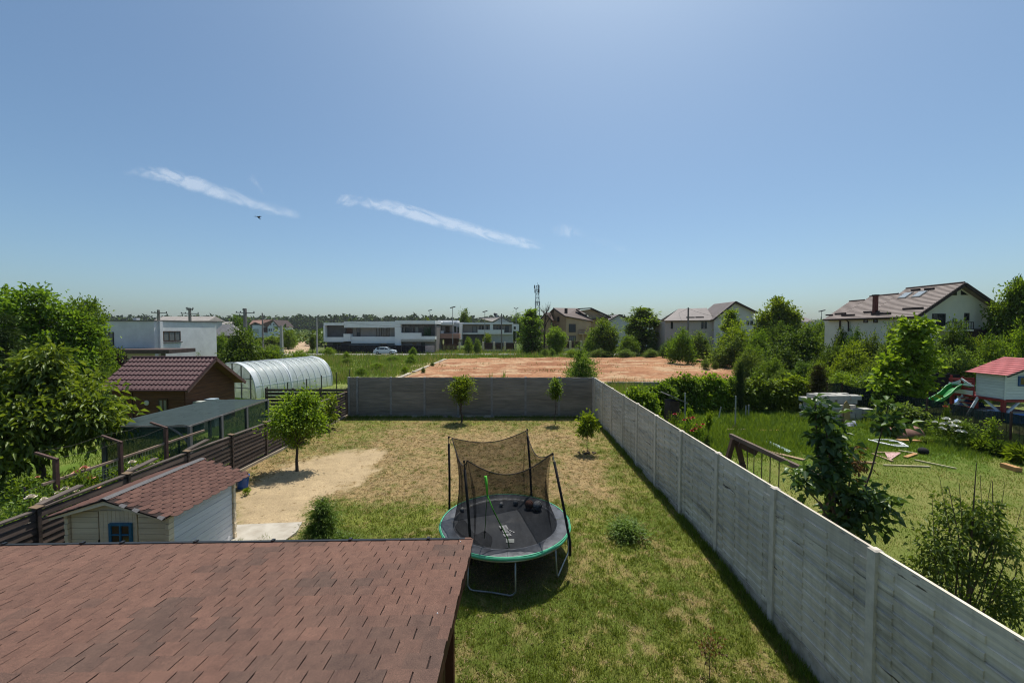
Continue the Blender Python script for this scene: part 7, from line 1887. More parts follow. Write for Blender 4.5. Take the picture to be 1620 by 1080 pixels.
# roses along the fence
PETALP = mat('peach_petals', (.62, .33, .22), (.55, .24, .16), scale=20, rough=.6); PETALW = mat('cream_petals', (.72, .66, .54), (.60, .52, .40), scale=20, rough=.6); PETALR = mat('pink_petals', (.50, .065, .075), (.40, .04, .05), scale=20, rough=.6)
PETALWW = mat('white_petals', (.74, .74, .68), (.62, .62, .55), scale=20, rough=.6)
def bloom(mb, p, r, rng):
    """a rose head: rings of cupped petals"""
    for ring, (k, rr_, up_) in enumerate(((6, 1.0, .25), (5, .66, .55), (4, .35, .8))):
        for i in range(k):
            a = 2 * math.pi * i / k + ring * .5 + rng.uniform(-.2, .2); c, s = math.cos(a), math.sin(a)
            t = Vector((-s, c, 0)); o_ = Vector((c, s, 0)); e = p + o_ * r * rr_ + Vector((0, 0, r * up_))
            mb.add([p, p + o_ * r * rr_ * .6 + t * r * .45 + Vector((0, 0, r * up_ * .4)), e + t * r * .25, e - t * r * .25, p + o_ * r * rr_ * .6 - t * r * .45 + Vector((0, 0, r * up_ * .4))], [(0, 1, 2, 3, 4)])
make('rose', 33, [(0, 0, .62, .75, .6, .45, 1), (.4, 0, .95, .4, .4, .3, .4), (-.4, .1, .9, .4, .4, .35, .4)], 110, 24, .085, LEAF, None, cr=.13, wd=.6, shell=1.9)
def rose(px, py, Y, h, w, label, pm, n, br_, seed, lm=None, name='rose_bush', zoff=0.0, upper=.75):
    p = W(px, py, Y); t = plant('rose', name, label, 'rose bush', (p.x, Y, zoff), h=h, w=w, lm=lm)
    rng = random.Random(seed); 
    for i in range(n):
        a = rng.uniform(0, 6.28); r_ = rng.uniform(0, .42) * w
        z = h * rng.uniform(upper, 1.0) * (1 - .35 * (r_ / (.5 * w)) ** 2)
        mb = MB(); bloom(mb, Vector((p.x + r_ * math.cos(a), Y + r_ * .8 * math.sin(a) - .08, zoff + z)), br_ * rng.uniform(.7, 1.2), rng)
        mb.build('bloom', pm, t)
    return t
rose(128, 740, 10.3, 1.75, 1.5, 'rose bush with large peach blooms at the rail of the trellis', PETALP, 7, .11, 3)
rose(92, 770, 9.6, 1.6, 1.6, 'rose bush with small cream blooms below the leftmost trellis post', PETALW, 10, .075, 4, LEAF_O)
rose(30, 790, 8.9, 1.55, 1.7, 'yellowish flowering bush by the slat fence at the left edge', PETALW, 8, .09, 5, LEAF_O)
rose(205, 728, 12.0, 1.35, 1.4, 'rose bush with two cream blooms behind the slat fence middle', PETALW, 4, .10, 6)
rose(62, 745, 10.6, 1.5, 1.8, 'dense leafy rose bush without many blooms under the fruit tree', PETALP, 2, .07, 7)
rose(240, 705, 13.4, 1.1, 1.2, 'low flowering bush near the third trellis post', PETALW, 3, .08, 8, LEAF_B)
# --- centre
veg('feathery_bush', 'grey_green_bush', 'grey green airy bush rising over the corner of the back wall', 'bush', 919, 27.2, 543, 82)
for px, Y, top, w, lb, key in ((742, 30, 0, 0, '', ''),): pass
veg('weed_tuft', 'weed', 'left of the two bright weeds over the top of the back wall', 'weed', 775, 27.5, 587, 16); veg('weed_tuft', 'weed', 'right of the two bright weeds over the top of the back wall', 'weed', 797, 27.5, 585, 18)
veg('feathery_bush', 'dark_weed', 'dark upright weed clump on the left edge of the red dirt', 'weed', 669.5, 46, 580, 9)
veg('feathery_bush', 'dark_weed', 'small green weed clump further along the left edge of the red dirt', 'weed', 684, 55, 572, 9)
veg('broad_bush', 'bush', 'left rounded bush before the cream pillar fence', 'bush', 741, 87, 533, 26, lm=LEAF); veg('broad_bush', 'pale_flower_bush', 'rounded bush with pale tips right against the cream pillar fence', 'bush', 755, 86, 535, 20, lm=LEAF_O)
veg('round_tree', 'clipped_tree', 'small clipped bright tree before the ground floor of the white modern house', 'tree', 771, 99, 527, 20, lm=LEAF_B)
veg('round_tree', 'round_tree', 'round tree above the flat roofs between the two left lamps', 'tree', 735, 160, 489, 28)
veg('tall_spray_tree', 'tree', 'slim tree rising behind the flat roof at the lamp left of the salmon balcony', 'tree', 676, 140, 502, 20, lm=LEAF_B)
veg('round_tree', 'dark_tree', 'dark tree behind the double headed lamp', 'tree', 817, 150, 496, 30, lm=LEAF_D)
veg('airy_tree', 'tree', 'tall sunlit tree left of the dead tree and the radio mast', 'tree', 841, 86, 489, 66)
veg('broad_bush', 'dark_bush', 'dark low bush at the foot of the sunlit tree by the mast', 'bush', 836, 85, 531, 36, lm=LEAF_D)
veg('round_tree', 'tree', 'bright small tree in front of the left wall of the tan house', 'tree', 880, 84, 517, 40, lm=LEAF_B)
veg('feathery_bush', 'weed_clump', 'greyish weed clump left of the road gap before the tan house', 'weed', 862, 74, 551, 16); veg('feathery_bush', 'weed_clump', 'greyish weed clump just left of the tan house fence', 'weed', 873, 75, 550, 16)
veg('round_tree', 'acacia_tree', 'rounded dense green tree hiding the right part of the tan house', 'tree', 957, 76, 504, 62)
veg('airy_tree', 'ragged_tree', 'tall ragged tree with gaps right of the rounded tree', 'tree', 1016, 82, 487, 84)
veg('broad_bush', 'dark_bush', 'dark low bush under the ragged tree', 'bush', 1032, 78, 536, 26, lm=LEAF_D)
dt = MB(); p = W(861, 540, 84); zt = W(861, 478, 84).z
dt.tube([(p.x, 84, 0), (p.x + .1, 84, zt * .5), (p.x + .2, 84, zt * .75)], [.22, .16, .10], 7)
rr = random.Random(5)
for i in range(16):
    z0 = zt * rr.uniform(.45, .75); a = rr.uniform(0, 6.28); e = Vector((p.x + .15 + 2.0 * math.cos(a) * rr.uniform(.4, 1), 84 + math.sin(a), z0 + zt * rr.uniform(.12, .27)))
    s_ = Vector((p.x + .15, 84, z0)); dt.tube([s_, s_.lerp(e, .5) + Vector((0, 0, .25)), e], [.07, .05, .02], 4)
    for k in range(2): dt.tube([s_.lerp(e, .6), e + Vector((rr.uniform(-.6, .6), 0, rr.uniform(.1, .7)))], [.035, .012], 4)
d_ = thing('bare_tree', 'bare leafless tree in front of the left end of the tan house', 'tree', (p.x, 84, 0)); dt.build('trunk', BARK, d_)
# --- right half
veg('broad_bush', 'shrub', 'shrub in front of the grey white house at its left end', 'shrub', 1078, 58, 519, 56)
veg('airy_tree', 'pale_tree', 'pale feathery tree against the gable wall of the grey white house', 'tree', 1156, 62, 490, 52, lm=LEAF_B)
veg('lobed_tree', 'robinia_tree', 'large bright tree standing between the grey white house and the cream house', 'tree', 1234, 58, 471, 82, lm=LEAF_B, rz=3.0)
veg('broad_bush', 'shrub', 'dark shrub at the foot of the large bright tree', 'shrub', 1228, 54, 510, 70, lm=LEAF_D)
veg('broad_bush', 'shrub', 'bright yellow green shrub in front of the pale feathery tree', 'shrub', 1168, 53, 513, 96, lm=LEAF_B)
veg('broad_bush', 'shrub', 'olive shrub at the right edge of the red dirt plot, leftmost of that thicket', 'shrub', 1104, 64, 524, 62, lm=LEAF_O)
veg('broad_bush', 'shrub', 'olive green shrub between the dirt plot and the big dark bush', 'shrub', 1162, 52, 531, 84, lm=LEAF_O)
veg('feathery_bush', 'weed_clump', 'low pale weed clump on the right corner of the red dirt', 'weed', 1117, 50, 566, 22); veg('feathery_bush', 'weed_clump', 'small dark weed clump right of the pale one on the red dirt', 'weed', 1133, 50, 569, 12, lm=LEAF_O)
veg('broad_bush', 'shrub', 'small mid green shrub below the big dark bush at its left', 'shrub', 1192, 44, 546, 60)
veg('broad_bush', 'big_dark_bush', 'biggest dark rounded bush in the middle of the thicket', 'bush', 1264, 42, 516, 124, lm=LEAF_D)
veg('broad_bush', 'shrub', 'light shrub behind the big dark bush at the foot of the slim lamp', 'shrub', 1292, 56, 508, 62, lm=LEAF)
veg('broad_bush', 'shrub', 'mid green shrub against the left wall of the cream house', 'shrub', 1330, 44, 520, 44, lm=LEAF)
veg('broad_bush', 'shrub', 'dark shrub right below the left windows of the cream house', 'shrub', 1352, 38, 520, 44, lm=LEAF_D)
veg('broad_bush', 'hedge', 'long yellow green hedge below the cream house, left part', 'hedge', 1352, 33, 541, 96, lm=LEAF_B, crown_name='foliage')
veg('broad_bush', 'hedge', 'long yellow green hedge below the cream house, right part', 'hedge', 1408, 32, 545, 90, lm=LEAF_O, crown_name='foliage')
veg('broad_bush', 'shrub', 'dark green shrub between the big dark bush and the yellow green hedge', 'shrub', 1318, 36, 548, 70, lm=LEAF_D)
veg('round_tree', 'shrub', 'olive shrub before the left roof corner of the cream house gable', 'shrub', 1420, 33, 503, 50, lm=LEAF_O)
veg('round_tree', 'laurel_bush', 'dark dense round bush before the balcony of the cream house', 'bush', 1510, 33, 507, 54, lm=LEAF_D)
make('maple', 41, [(.30, 0, 4.45, .62, .6, .60, .8), (.15, 0, 3.6, .72, .65, .55, .8), (.35, 0, 2.8, .75, .7, .55, .7), (-.65, 0, 2.6, .6, .6, .45, .5), (-1.1, 0, 1.8, .85, .8, .55, .8), (-.9, 0, 1.0, .9, .8, .5, .6), (.2, 0, 1.5, .95, .8, .7, .8)], 250, 20, .25, LEAF_B, ((.1, 0, 2.4), .09, (.3, 0, 4.6)), cr=.24, wd=.85, shell=1.5, droop=.4)
veg('maple', 'maple_tree', 'bright big leaved young tree in front of the cream house hedge', 'tree', 1440, 24.6, 503, 112, rz=0.0)
veg('broad_bush', 'hedge', 'dense hedge right of the bright big leaved tree', 'hedge', 1512, 29, 549, 90, lm=LEAF_O, crown_name='foliage')
veg('broad_bush', 'hedge', 'bright hedge behind the red roof of the play house', 'hedge', 1574, 30, 531, 90, lm=LEAF, crown_name='foliage')
veg('broad_bush', 'hedge', 'hedge at the right edge under the tall tree', 'hedge', 1622, 31, 506, 76, lm=LEAF_B, crown_name='foliage')
veg('broad_bush', 'hedge', 'low bright hedge behind the black screen fence', 'hedge', 1485, 30.5, 566, 90, lm=LEAF_B, crown_name='foliage')
veg('lobed_tree', 'tall_tree', 'tall tree at the right edge beside the cream house', 'tree', 1617, 34, 441, 92, rz=2.0)
veg('broad_bush', 'dark_hedge', 'dark leafy hedge at the end of the right garden above the block pile', 'hedge', 1390, 27.5, 583, 110, lm=LEAF_D, crown_name='foliage')
veg('broad_bush', 'low_hedge', 'low bright vines behind the reddish column, left of the block pile', 'hedge', 1336, 29, 588, 90, lm=LEAF_B, crown_name='foliage')
# vine hedge: plants side by side along a trellis
for i, (px, top, w, Y) in enumerate(((1012, 612, 62, 22.0), (1042, 606, 62, 24.2), (1078, 592, 66, 25.6), (1118, 591, 70, 26.0), (1152, 596, 60, 26.2), (1206, 596, 74, 26.0), (1250, 594, 66, 26.2), (1280, 598, 50, 26.6))):
    veg('vine_bush', 'grape_vine', ['low leafy vine just behind the far part of the right wall', 'leafy vine left of the small coop', 'leafy vine right above the small coop', 'vine with a pale leafy patch left of the dark column', 'vine directly left of the dark column', 'vine directly right of the dark column', 'vine left of the reddish column', 'vine right beside the block pile'][i], 'vine', px, Y, top, w * 1.12, group='grape vines in a row', lm=LEAF if i % 3 else LEAF_B, rz=random.choice((0, 3.14)) + random.uniform(-.15, .15), crown_name='foliage')
veg('column', 'dark_column_thuja', 'dark narrow column tree standing in the vine hedge', 'tree', 1172.5, 25.0, 574, 19, lm=LEAF_N)
veg('column', 'reddish_thuja', 'wide column tree with a reddish tip beside the block pile', 'tree', 1297, 25.5, 577, 34, lm=leaf_mat('thuja', (.035, .04, .014), (.075, .075, .028), trans=.2))
# shrubs in the right garden
make('coarse_shrub', 42, [(0, 0, .62, 1.25, .9, .55, 1), (-.5, 0, .9, .7, .6, .35, .4)], 150, 22, .17, LEAF_O, None, cr=.16, wd=.6, shell=2.6, droop=.4)
veg('coarse_shrub', 'bramble_shrub', 'broad pale leaved shrub before the netted fence behind the half barrel', 'shrub', 1424, 21.4, 637, 88)
veg('coarse_shrub', 'creeper', 'dark creeper hanging over the netted fence above the broad shrub', 'creeper', 1408, 24.4, 617, 56, lm=LEAF_D)
rose(1507, 690, 18.3, 1.32, 1.9, 'white flowering rose bush with big clusters before the netted fence', PETALWW, 22, .13, 12, upper=.55)
rose(1497, 655, 19.2, 1.85, .5, 'single tall rose shoot with a pink bloom above the white rose bush', PETALR, 1, .10, 13, upper=.97)
make('iris', 43, [(0, 0, .25, .5, .4, .2, 1)], 60, 9, .42, LEAF, None, cr=.10, wd=.13, up=1.6, droop=.55)
for i, (px, py) in enumerate(((1556, 716), (1582, 722), (1611, 732))):
    p = G(px, py); plant('iris', 'sword_leaf_plant', ['clump of long leaves right of the white rose bush', 'clump of long leaves below the rusty fence post', 'clump of long arching leaves at the right edge above the beam end'][i], 'plant', (p.x, p.y, 0), h=.72 + .12 * (i == 2), w=1.15, lm=[LEAF, LEAF_D, LEAF_B][i])
veg('low_bush', 'bush', 'small green bush right of the black ball near the white roses', 'bush', 1472, 18.6, 690, 26)
p = G(1573, 690); plant('wall_vine', 'climbing_plant', 'light climbing plant with pale tips against the netted fence', 'plant', (22.4, 18.6, 0), h=1.3, w=.9, lm=LEAF_B)
rose(1094, 678, 14.2, W(1094, 657, 14.2).z, 1.5, 'rose bush with pink red blooms leaning over the right wall', PETALR, 11, .085, 14, LEAF, upper=.72)
rose(1066, 663, 16.0, W(1066, 652, 16.0).z, .8, 'slim rose with one pink bloom beside the wall, behind the bigger red rose', PETALR, 2, .11, 15, LEAF, upper=.85)
for i, (px, top, Y) in enumerate(((1093, 641, 19.5), (1124, 649, 19.0))):
    veg('leafy_sapling', 'walnut_sapling', ['bright tall weed nearest the small coop', 'bright tall weed left of the pointed board offcut'][i], 'plant', px, Y, top, 13)
p = W(1118, 700, 12.9); plant('column', 'small_conifer', 'tiny dark conifer behind the wall at the end of the swing beam', 'tree', (p.x, 12.9, 0), h=W(1118, 690, 12.9).z, w=.34, lm=LEAF_N)

# two big leafy saplings close behind the wall
make('dark_sapling', 51, [(-.42, 0, 3.72, .18, .18, .26, .5), (-.30, 0, 3.3, .32, .28, .32, .9), (-.20, 0, 2.85, .34, .3, .28, .9), (-.38, 0, 2.5, .42, .35, .24, .8), (-.05, 0, 2.2, .52, .45, .24, .8), (.35, 0, 2.02, .48, .4, .28, .8), (.72, 0, 1.98, .34, .3, .28, .6), (.2, 0, 1.62, .55, .45, .25, .7), (.80, 0, 3.5, .25, .24, .26, .5), (.86, 0, 3.92, .10, .1, .12, .12), (-.58, 0, 3.98, .07, .08, .10, .1), (-.82, 0, 2.35, .18, .2, .14, .2)], 135, 12, .150, leaf_mat('pear_leaf', (0.030, 0.066, 0.017), (0.082, 0.135, 0.036), trans=.35, gloss=.035, grough=.4), None, cr=.11, wd=.66, shell=1.4, droop=.45, hang=.3)
p = W(1332, 800, 7.75)
t = plant('dark_sapling', 'pear_tree', 'dark glossy leaved young tree close behind the right wall beside the swing beam', 'tree', (p.x, 7.75, 0), rz=0)
st = MB()
for pts in (((0, 0, -.1), (-.06, 0, 1.2), (-.22, 0, 2.6), (-.42, 0, 3.85)), ((0, 0, .8), (.2, 0, 1.6), (.55, 0, 2.6), (.86, 0, 3.95)), ((0, 0, .8), (.10, 0, 1.8), (.16, 0, 2.9)), ((-.1, 0, 1.6), (-.42, .1, 2.9), (-.58, 0, 4.0)), ((0, 0, 1.0), (.4, 0, 1.6), (.9, .1, 2.2)), ((-.05, 0, 1.2), (-.5, -.1, 2.0), (-.9, 0, 2.45)), ((0, 0, .6), (.35, 0, 1.2), (.6, 0, 1.6))):
    st.tube(pts, [.032, .024, .016, .008] if len(pts) == 4 else [.026, .018, .008], 6)
obj('trunk', st.mesh('stems'), BARK, t, local=True)
V_, F_, c_ = crown(52, [(.28, 0, 2.75, .12, .12, .42, 1)], 26, 9, .085, wd=.5, cr=.06, hang=.8)
obj('withered_leaves', np_mesh('withered', V_, F_), LEAF_DRY, t, local=True)
make('fruit_tree', 53, [(0, 0, 2.2, .55, .5, .42, 1), (.55, 0, 1.9, .42, .4, .42, .9), (-.55, 0, 1.75, .45, .4, .42, .9), (0, 0, 1.45, .8, .7, .40, 1), (-.75, 0, 1.15, .45, .4, .38, .6), (.75, 0, 1.0, .55, .5, .45, .9), (.1, 0, .75, .8, .7, .4, .8)], 240, 17, .088, leaf_mat('cherry_dark_leaf', (0.050, 0.090, 0.014), (0.130, 0.190, 0.032), trans=.45, gloss=.03), None, cr=.12, wd=.42, shell=1.5, droop=.5, hang=.25)
p = W(1532, 900, 6.35)
t = plant('fruit_tree', 'fruit_tree', 'young fruit tree with bare upright twigs close behind the near part of the right wall', 'tree', (p.x, 6.35, 0), h=2.72, w=2.05, rz=0)
st = MB(); rr = random.Random(9)
for (x, z, r0) in ((0.0, 3.15, .03), (.42, 2.85, .024), (-.45, 2.75, .022), (.14, 2.95, .016), (-.20, 2.80, .016), (.95, 2.5, .016), (-.78, 2.65, .014), (.68, 2.55, .014), (-.62, 2.9, .012), (.30, 2.9, .014), (.62, 2.85, .012), (-.95, 2.1, .012), (1.05, 2.0, .012)):
    st.tube([(0, 0, -.1 if abs(x) < .5 else .5), (x * .35, rr.uniform(-.1, .1), z * .35), (x * .75, rr.uniform(-.15, .15), z * .7), (x, rr.uniform(-.1, .1), z)], [r0, r0 * .8, r0 * .5, r0 * .22], 6)
obj('trunk', st.mesh('stems'), BARK, t, local=True)
# more of the right thicket, each bush its own
for (px, Y, top, w, lm_, lb) in (
    (1186, 40, 556, 56, LEAF_O, 'low olive bush just left of the big dark bush'),
    (1222, 37.5, 566, 60, LEAF, 'low bush at the foot of the big dark bush, left side'),
    (1275, 36, 571, 66, LEAF_D, 'low dark bush at the foot of the big dark bush, right side'),
    (1200, 50, 522, 60, LEAF, 'mid green bush between the yellow green shrub and the large bright tree'),
    (1310, 50, 526, 60, LEAF, 'mid green bush right behind the big dark bush'),
    (1376, 36, 527, 60, LEAF_O, 'olive bush under the two small windows of the cream house'),
    (1300, 33, 572, 54, LEAF_B, 'bright low bush behind the reddish column tree'),
    (1240, 33, 584, 50, LEAF_O, 'low olive bush behind the vine hedge below the big dark bush'),
    (1385, 30, 570, 80, LEAF, 'mid green bush below the yellow green hedge, left of the bright big leaved tree'),
    (1470, 33, 530, 60, LEAF_O, 'olive bush right behind the bright big leaved tree'),
    (1545, 33, 534, 60, LEAF_B, 'bright bush below the dark lower storey of the cream house'),
    (1060, 70, 535, 34, LEAF_D, 'dark bush at the far right corner of the dirt plot before the grey white house'),
    (995, 77, 530, 40, LEAF, 'green bush filling the gap between the rounded tree and the ragged tree'),
    (935, 80, 526, 36, LEAF, 'green bush at the left of the rounded dense tree')):
    veg('broad_bush', 'bush', lb, 'bush', px, Y, top, w, lm=lm_)
for (px, Y, w) in ((905, 72, 30), (950, 72, 40), (990, 72, 40), (1030, 72, 36), (1064, 71, 30), (985, 38.5, 20), (1015, 38.5, 22)):
    veg('feathery_bush', 'weed_clump', {905: 'weed clump at the far edge of the red dirt before the tan house fence', 950: 'weed clump at the far edge of the red dirt before the rounded tree', 990: 'weed clump at the far edge of the dirt between the two bigger trees', 1030: 'weed clump at the far edge of the dirt before the ragged tree', 1064: 'weed clump at the far right end of the dirt edge', 985: 'weed clump in front of the low grey block wall, left', 1015: 'weed clump in front of the low grey block wall, right'}[px], 'weed', px, Y, 551 if Y > 60 else 612, w, lm=LEAF_B if px % 2 else LEAF_O)

for (px, Y, top, w, lm_, lb) in ((352, 60, 527, 40, LEAF, 'green bush at the right foot of the white flat roofed house'), (404, 75, 541, 40, LEAF_B, 'bright bush left of the thin dark pole'), (432, 80, 545, 44, LEAF, 'low bush right of the thin dark pole'), (385, 120, 526, 40, LEAF, 'green bush left of the brown roofed house'), (520, 80, 549, 26, LEAF_B, 'bright weeds at the left end of the modern house fence'), (548, 70, 556, 16, LEAF_B, 'tall bright weeds before the modern house fence'), (653, 78, 549, 18, LEAF, 'tall weeds before the right end of the modern house'), (650, 60, 560, 26, LEAF, 'tall grass clump left of the kerb stones')):
    veg('broad_bush', 'bush', lb, 'bush', px, Y, top, w, lm=lm_)

for (px, Y, top, w, lm_, lb) in ((596, 52, 573, 30, LEAF_B, 'yellow green bush alone in the rough field above the wall posts'), (640, 47, 578, 16, LEAF_B, 'small bright bush in the field just left of the kerb stones'), (570, 44, 581, 26, LEAF, 'green weed clump in the field behind the left end of the back wall'), (620, 66, 563, 34, LEAF, 'long green clump in the field before the parked car'), (548, 60, 566, 24, LEAF, 'green clump in the field behind the greenhouse end')):
    veg('feathery_bush', 'field_bush', lb, 'bush', px, Y, top, w, lm=lm_)
# ================================================================== GRASS, WEEDS, WOOD IN THE DISTANCE
rg = np.random.default_rng(99)
def scatter(n, x0, x1, y0, y1, near_bias=0.0):
    u = rg.random(n); 
    if near_bias: y = 1.0 / (1.0 / y0 ** near_bias + u * (1.0 / y1 ** near_bias - 1.0 / y0 ** near_bias)) ** (1.0 / near_bias)
    else: y = y0 + (y1 - y0) * u
    return x0 + (x1 - x0) * rg.random(n), y
# lawn: density falls away with distance
x, y = scatter(520000, WX0 + .1, WX1 - .08, 4.2, WY1 - .05, 1.3)
keep = (np.abs(x) < y * 1.38 + 1.0) & ~((x < RX1 - .3) & (y < 6.3)); x, y = x[keep], y[keep]
dry, s, nn, n3, trm = lawn_cols(x, y)
edge = np.maximum(sst(x, WX1 - .55, WX1 - .1), sst(y, WY1 - .8, WY1 - .1)) * .6
clump = NZ2(x, y, 5.0, 2)
p = (1.0 - .74 * dry) * (1 - s) ** 2.5 * (.35 + 1.3 * clump) + edge * .4
p *= 1 - .5 * trm
hut_in = (x > HX0 - .1) & (x < HX1 + .1) & (y > HY0 - .1) & (y < HY1 + .1)
keep = (rg.random(len(x)) < p) & ~hut_in; x, y, dry, s, n3, edge = (a[keep] for a in (x, y, dry, s, n3, edge))
n = len(x); gmix = np.clip(rg.random(n) * .75 + n3 * .4 - .1, 0, 1)
col = lerp3((0.090, 0.130, 0.015), (0.220, 0.248, 0.042), gmix)
st = (rg.random(n) < dry * .72 + .07); sc = lerp3((0.225, 0.158, 0.068), (0.40, 0.295, 0.14), rg.random(n)); col[st] = sc[st]
h = (0.028 + 0.052 * rg.random(n) ** 1.6) * (1 + 1.3 * edge) * (1 - .45 * dry) * np.clip(.75 + .05 * y, .9, 1.6); w = (.0075 + .007 * rg.random(n)) * np.clip(y / 8.0, .75, 2.1)
P = np.stack([x, y, lawn_z(x, y) - .005], 1)
kind(blades('grass', P, h, w, col, BLADE, lean=1.1), 'stuff')
print('lawn blades', n)
# rank green at the foot of the walls
x = np.concatenate([WX1 - .05 - np.abs(rg.normal(size=9000)) * .09, WX0 + (WX1 - WX0) * rg.random(7000)]); y = np.concatenate([5 + 19 * rg.random(9000) ** 1.2, WY1 - .06 - np.abs(rg.normal(size=7000)) * .16])
n = len(x); col = lerp3((0.075, 0.130, 0.014), (0.195, 0.255, 0.036), rg.random(n)); sel = NZ1(x, y, 1.2, 3) > .42; x, y, col = x[sel], y[sel], col[sel]; n = len(x)
kind(blades('wall_grass', np.stack([x, y, lawn_z(x, y)], 1), .07 + .16 * rg.random(n), .010 + .012 * rg.random(n), col, BLADE, .8), 'stuff')
# taller tufts dotted over the lawn
tx, ty = scatter(2600, WX0 + .2, WX1 - .1, 4.5, 23.6, 1.0); d_, s_, nn_, n3_, t_ = lawn_cols(tx, ty)
k = (rg.random(len(tx)) < (1 - .72 * d_) * (1 - s_) ** 2) & ~((tx < RX1 - .3) & (ty < 6.3)); tx, ty = tx[k], ty[k]
kk = 24; idx = np.repeat(np.arange(len(tx)), kk); n = len(idx); sz = (.5 + rg.random(len(tx)))[idx]
x = tx[idx] + rg.normal(size=n) * .045 * sz; y = ty[idx] + rg.normal(size=n) * .045 * sz
col = lerp3((0.085, 0.135, 0.014), (0.225, 0.270, 0.040), np.clip(rg.random(n) * .6 + rg.random(len(tx))[idx] * .4, 0, 1))
kind(blades('lawn_tufts', np.stack([x, y, lawn_z(x, y) - .004], 1), (.05 + .07 * rg.random(n)) * sz, .010 + .008 * rg.random(n), col, BLADE, 1.0), 'stuff')
# broad-leaved weeds in the lawn
x, y = scatter(11000, WX0 + .2, WX1 - .1, 4.6, 23, 1.0); dry, s, nn, n3, trm = lawn_cols(x, y)
keep = (rg.random(len(x)) < (1 - dry) * (1 - s)) & (NZ3(x, y, 1.7, 3) > .50) & ~((x < RX1 - .3) & (y < 6.3)); x, y = x[keep], y[keep]; n = len(x)
kk = 5; idx = np.repeat(np.arange(n), kk); az = rg.random(n * kk) * 6.283
D = np.stack([np.cos(az), np.sin(az), .25 + .5 * rg.random(n * kk)], 1); N = np.tile([0, 0, 1.0], (n * kk, 1)) + rg.normal(size=(n * kk, 3)) * .2
V_, F_ = leaf_arrays(np.stack([x, y, lawn_z(x, y) + .012], 1)[idx], D, N, .016 + .022 * rg.random(n * kk), .55)
kind(obj('lawn_weeds', np_mesh('lawn_weeds', V_, F_), leaf_mat('weed_leaf', (0.085, 0.140, 0.016), (0.170, 0.235, 0.036), trans=.4, gloss=.01)), 'stuff')
# fallen straw and crumbs on the dry lawn
x, y = scatter(60000, WX0 + .2, WX1 - .1, 5, 23.5, 1.0); dry, s, nn, n3, trm = lawn_cols(x, y)
keep = (rg.random(len(x)) < dry * (1 - s) + .04) & ~((x < RX1 - .3) & (y < 6.3)); x, y = x[keep], y[keep]; n = len(x)
az = rg.random(n) * 6.283; D = np.stack([np.cos(az), np.sin(az), .12 * rg.normal(size=n)], 1)
V_, F_ = leaf_arrays(np.stack([x, y, lawn_z(x, y) + .006 + .02 * rg.random(n)], 1), D, np.tile([0, 0, 1.0], (n, 1)), (.05 + .08 * rg.random(n)) * np.clip(y / 10, .8, 2), .14, fold=.1)
kind(obj('dry_straw', np_mesh('dry_straw', V_, F_), leaf_mat('straw_leaf', (.20, .135, .062), (.40, .295, .15), trans=.2, gloss=.02)), 'stuff')
# right garden: tall weeds at the back, mown grass in front
x, y = scatter(380000, WX1 + .15, 22.8, 4.0, 26.5, .6); keep = (x > 4.9) & (x / y < 3.2)
x, y = x[keep], y[keep]; tall = sst(y, 15.5, 18.5) * (.35 + .65 * sst(NZ1(x, y, .5, 3), .38, .6)); nz = NZ2(x, y, 1.3, 4)
dryr = (1 - sst(y, 13.5, 17.5)) * .5
keep = rg.random(len(x)) < (.55 + .6 * nz) * (1 - .35 * dryr); x, y, tall, nz, dryr = (a[keep] for a in (x, y, tall, nz, dryr)); n = len(x)
col = lerp3((0.085, 0.150, 0.014), (0.225, 0.310, 0.038), np.clip(rg.random(n) * .7 + nz * .5 - .1, 0, 1)); st = rg.random(n) < dryr * .75; col[st] = lerp3((.22, .19, .07), (.36, .31, .13), rg.random(n))[st]
h = .030 + .035 * rg.random(n) + tall * (.10 + .34 * rg.random(n) ** 1.6); w = (.010 + .012 * rg.random(n)) * np.clip(y / 10, .8, 2.2) * (1 + .9 * tall)
kind(blades('garden_grass', np.stack([x, y, np.full(n, .0)], 1), h, w, col, BLADE, .8), 'stuff')
# left garden
x, y = scatter(45000, -24, WX0 - .15, 7.5, 30, .6); n = len(x); keep = (NZ1(x, y, .6, 3) > .36); x, y = x[keep], y[keep]; n = len(x)
col = lerp3((0.08, 0.14, 0.016), (0.20, 0.28, 0.04), rg.random(n))
kind(blades('garden_grass', np.stack([x, y, np.full(n, 0.)], 1), .07 + .22 * rg.random(n) ** 2, (.012 + .012 * rg.random(n)) * np.clip(y / 10, .8, 2), col, BLADE, .8), 'stuff')
# rough field behind the wall and greenhouse up to the houses
x, y = scatter(420000, -75, 60, 25, 96, .5); inside = dirt_poly_inside(x, y)
road = (y > 80.0) & (y < 86.5)
keep = (inside > -.3 + 1.0 * NZ2(x, y, .5, 2)) & (x / y < .9) & (x / y > -.95) & ~road & ((x < 4.9) | (y > 27.6)); 
keep &= ~((x > -26) & (x < -15.2) & (y < 38.5)) & ~((x > -52) & (x < -32) & (y < 58) & (y > 42))
trk = poly_sd(x, y, [tuple(G(*q).xy) for q in ((396, 566), (452, 566), (487, 556), (492, 546), (459, 546), (425, 556))]) > .5
keep &= trk
x, y = x[keep], y[keep]; nz = NZ1(x, y, .16, 4); nz2 = NZ3(x, y, .5, 3)
band = sst(y, 66, 74) * (x > -14)
keep = rg.random(len(x)) < .25 + 1.1 * sst(nz2, .3, .62); x, y, nz, nz2, band = (a[keep] for a in (x, y, nz, nz2, band)); n = len(x)
col = lerp3((0.085, 0.155, 0.016), (0.235, 0.315, 0.050), np.clip(rg.random(n) * .55 + nz * .7 - .15, 0, 1)); st = rg.random(n) < .08 + .34 * sst(nz2, .55, .7); col[st] = lerp3((.22, .19, .08), (.40, .34, .17), rg.random(n))[st]
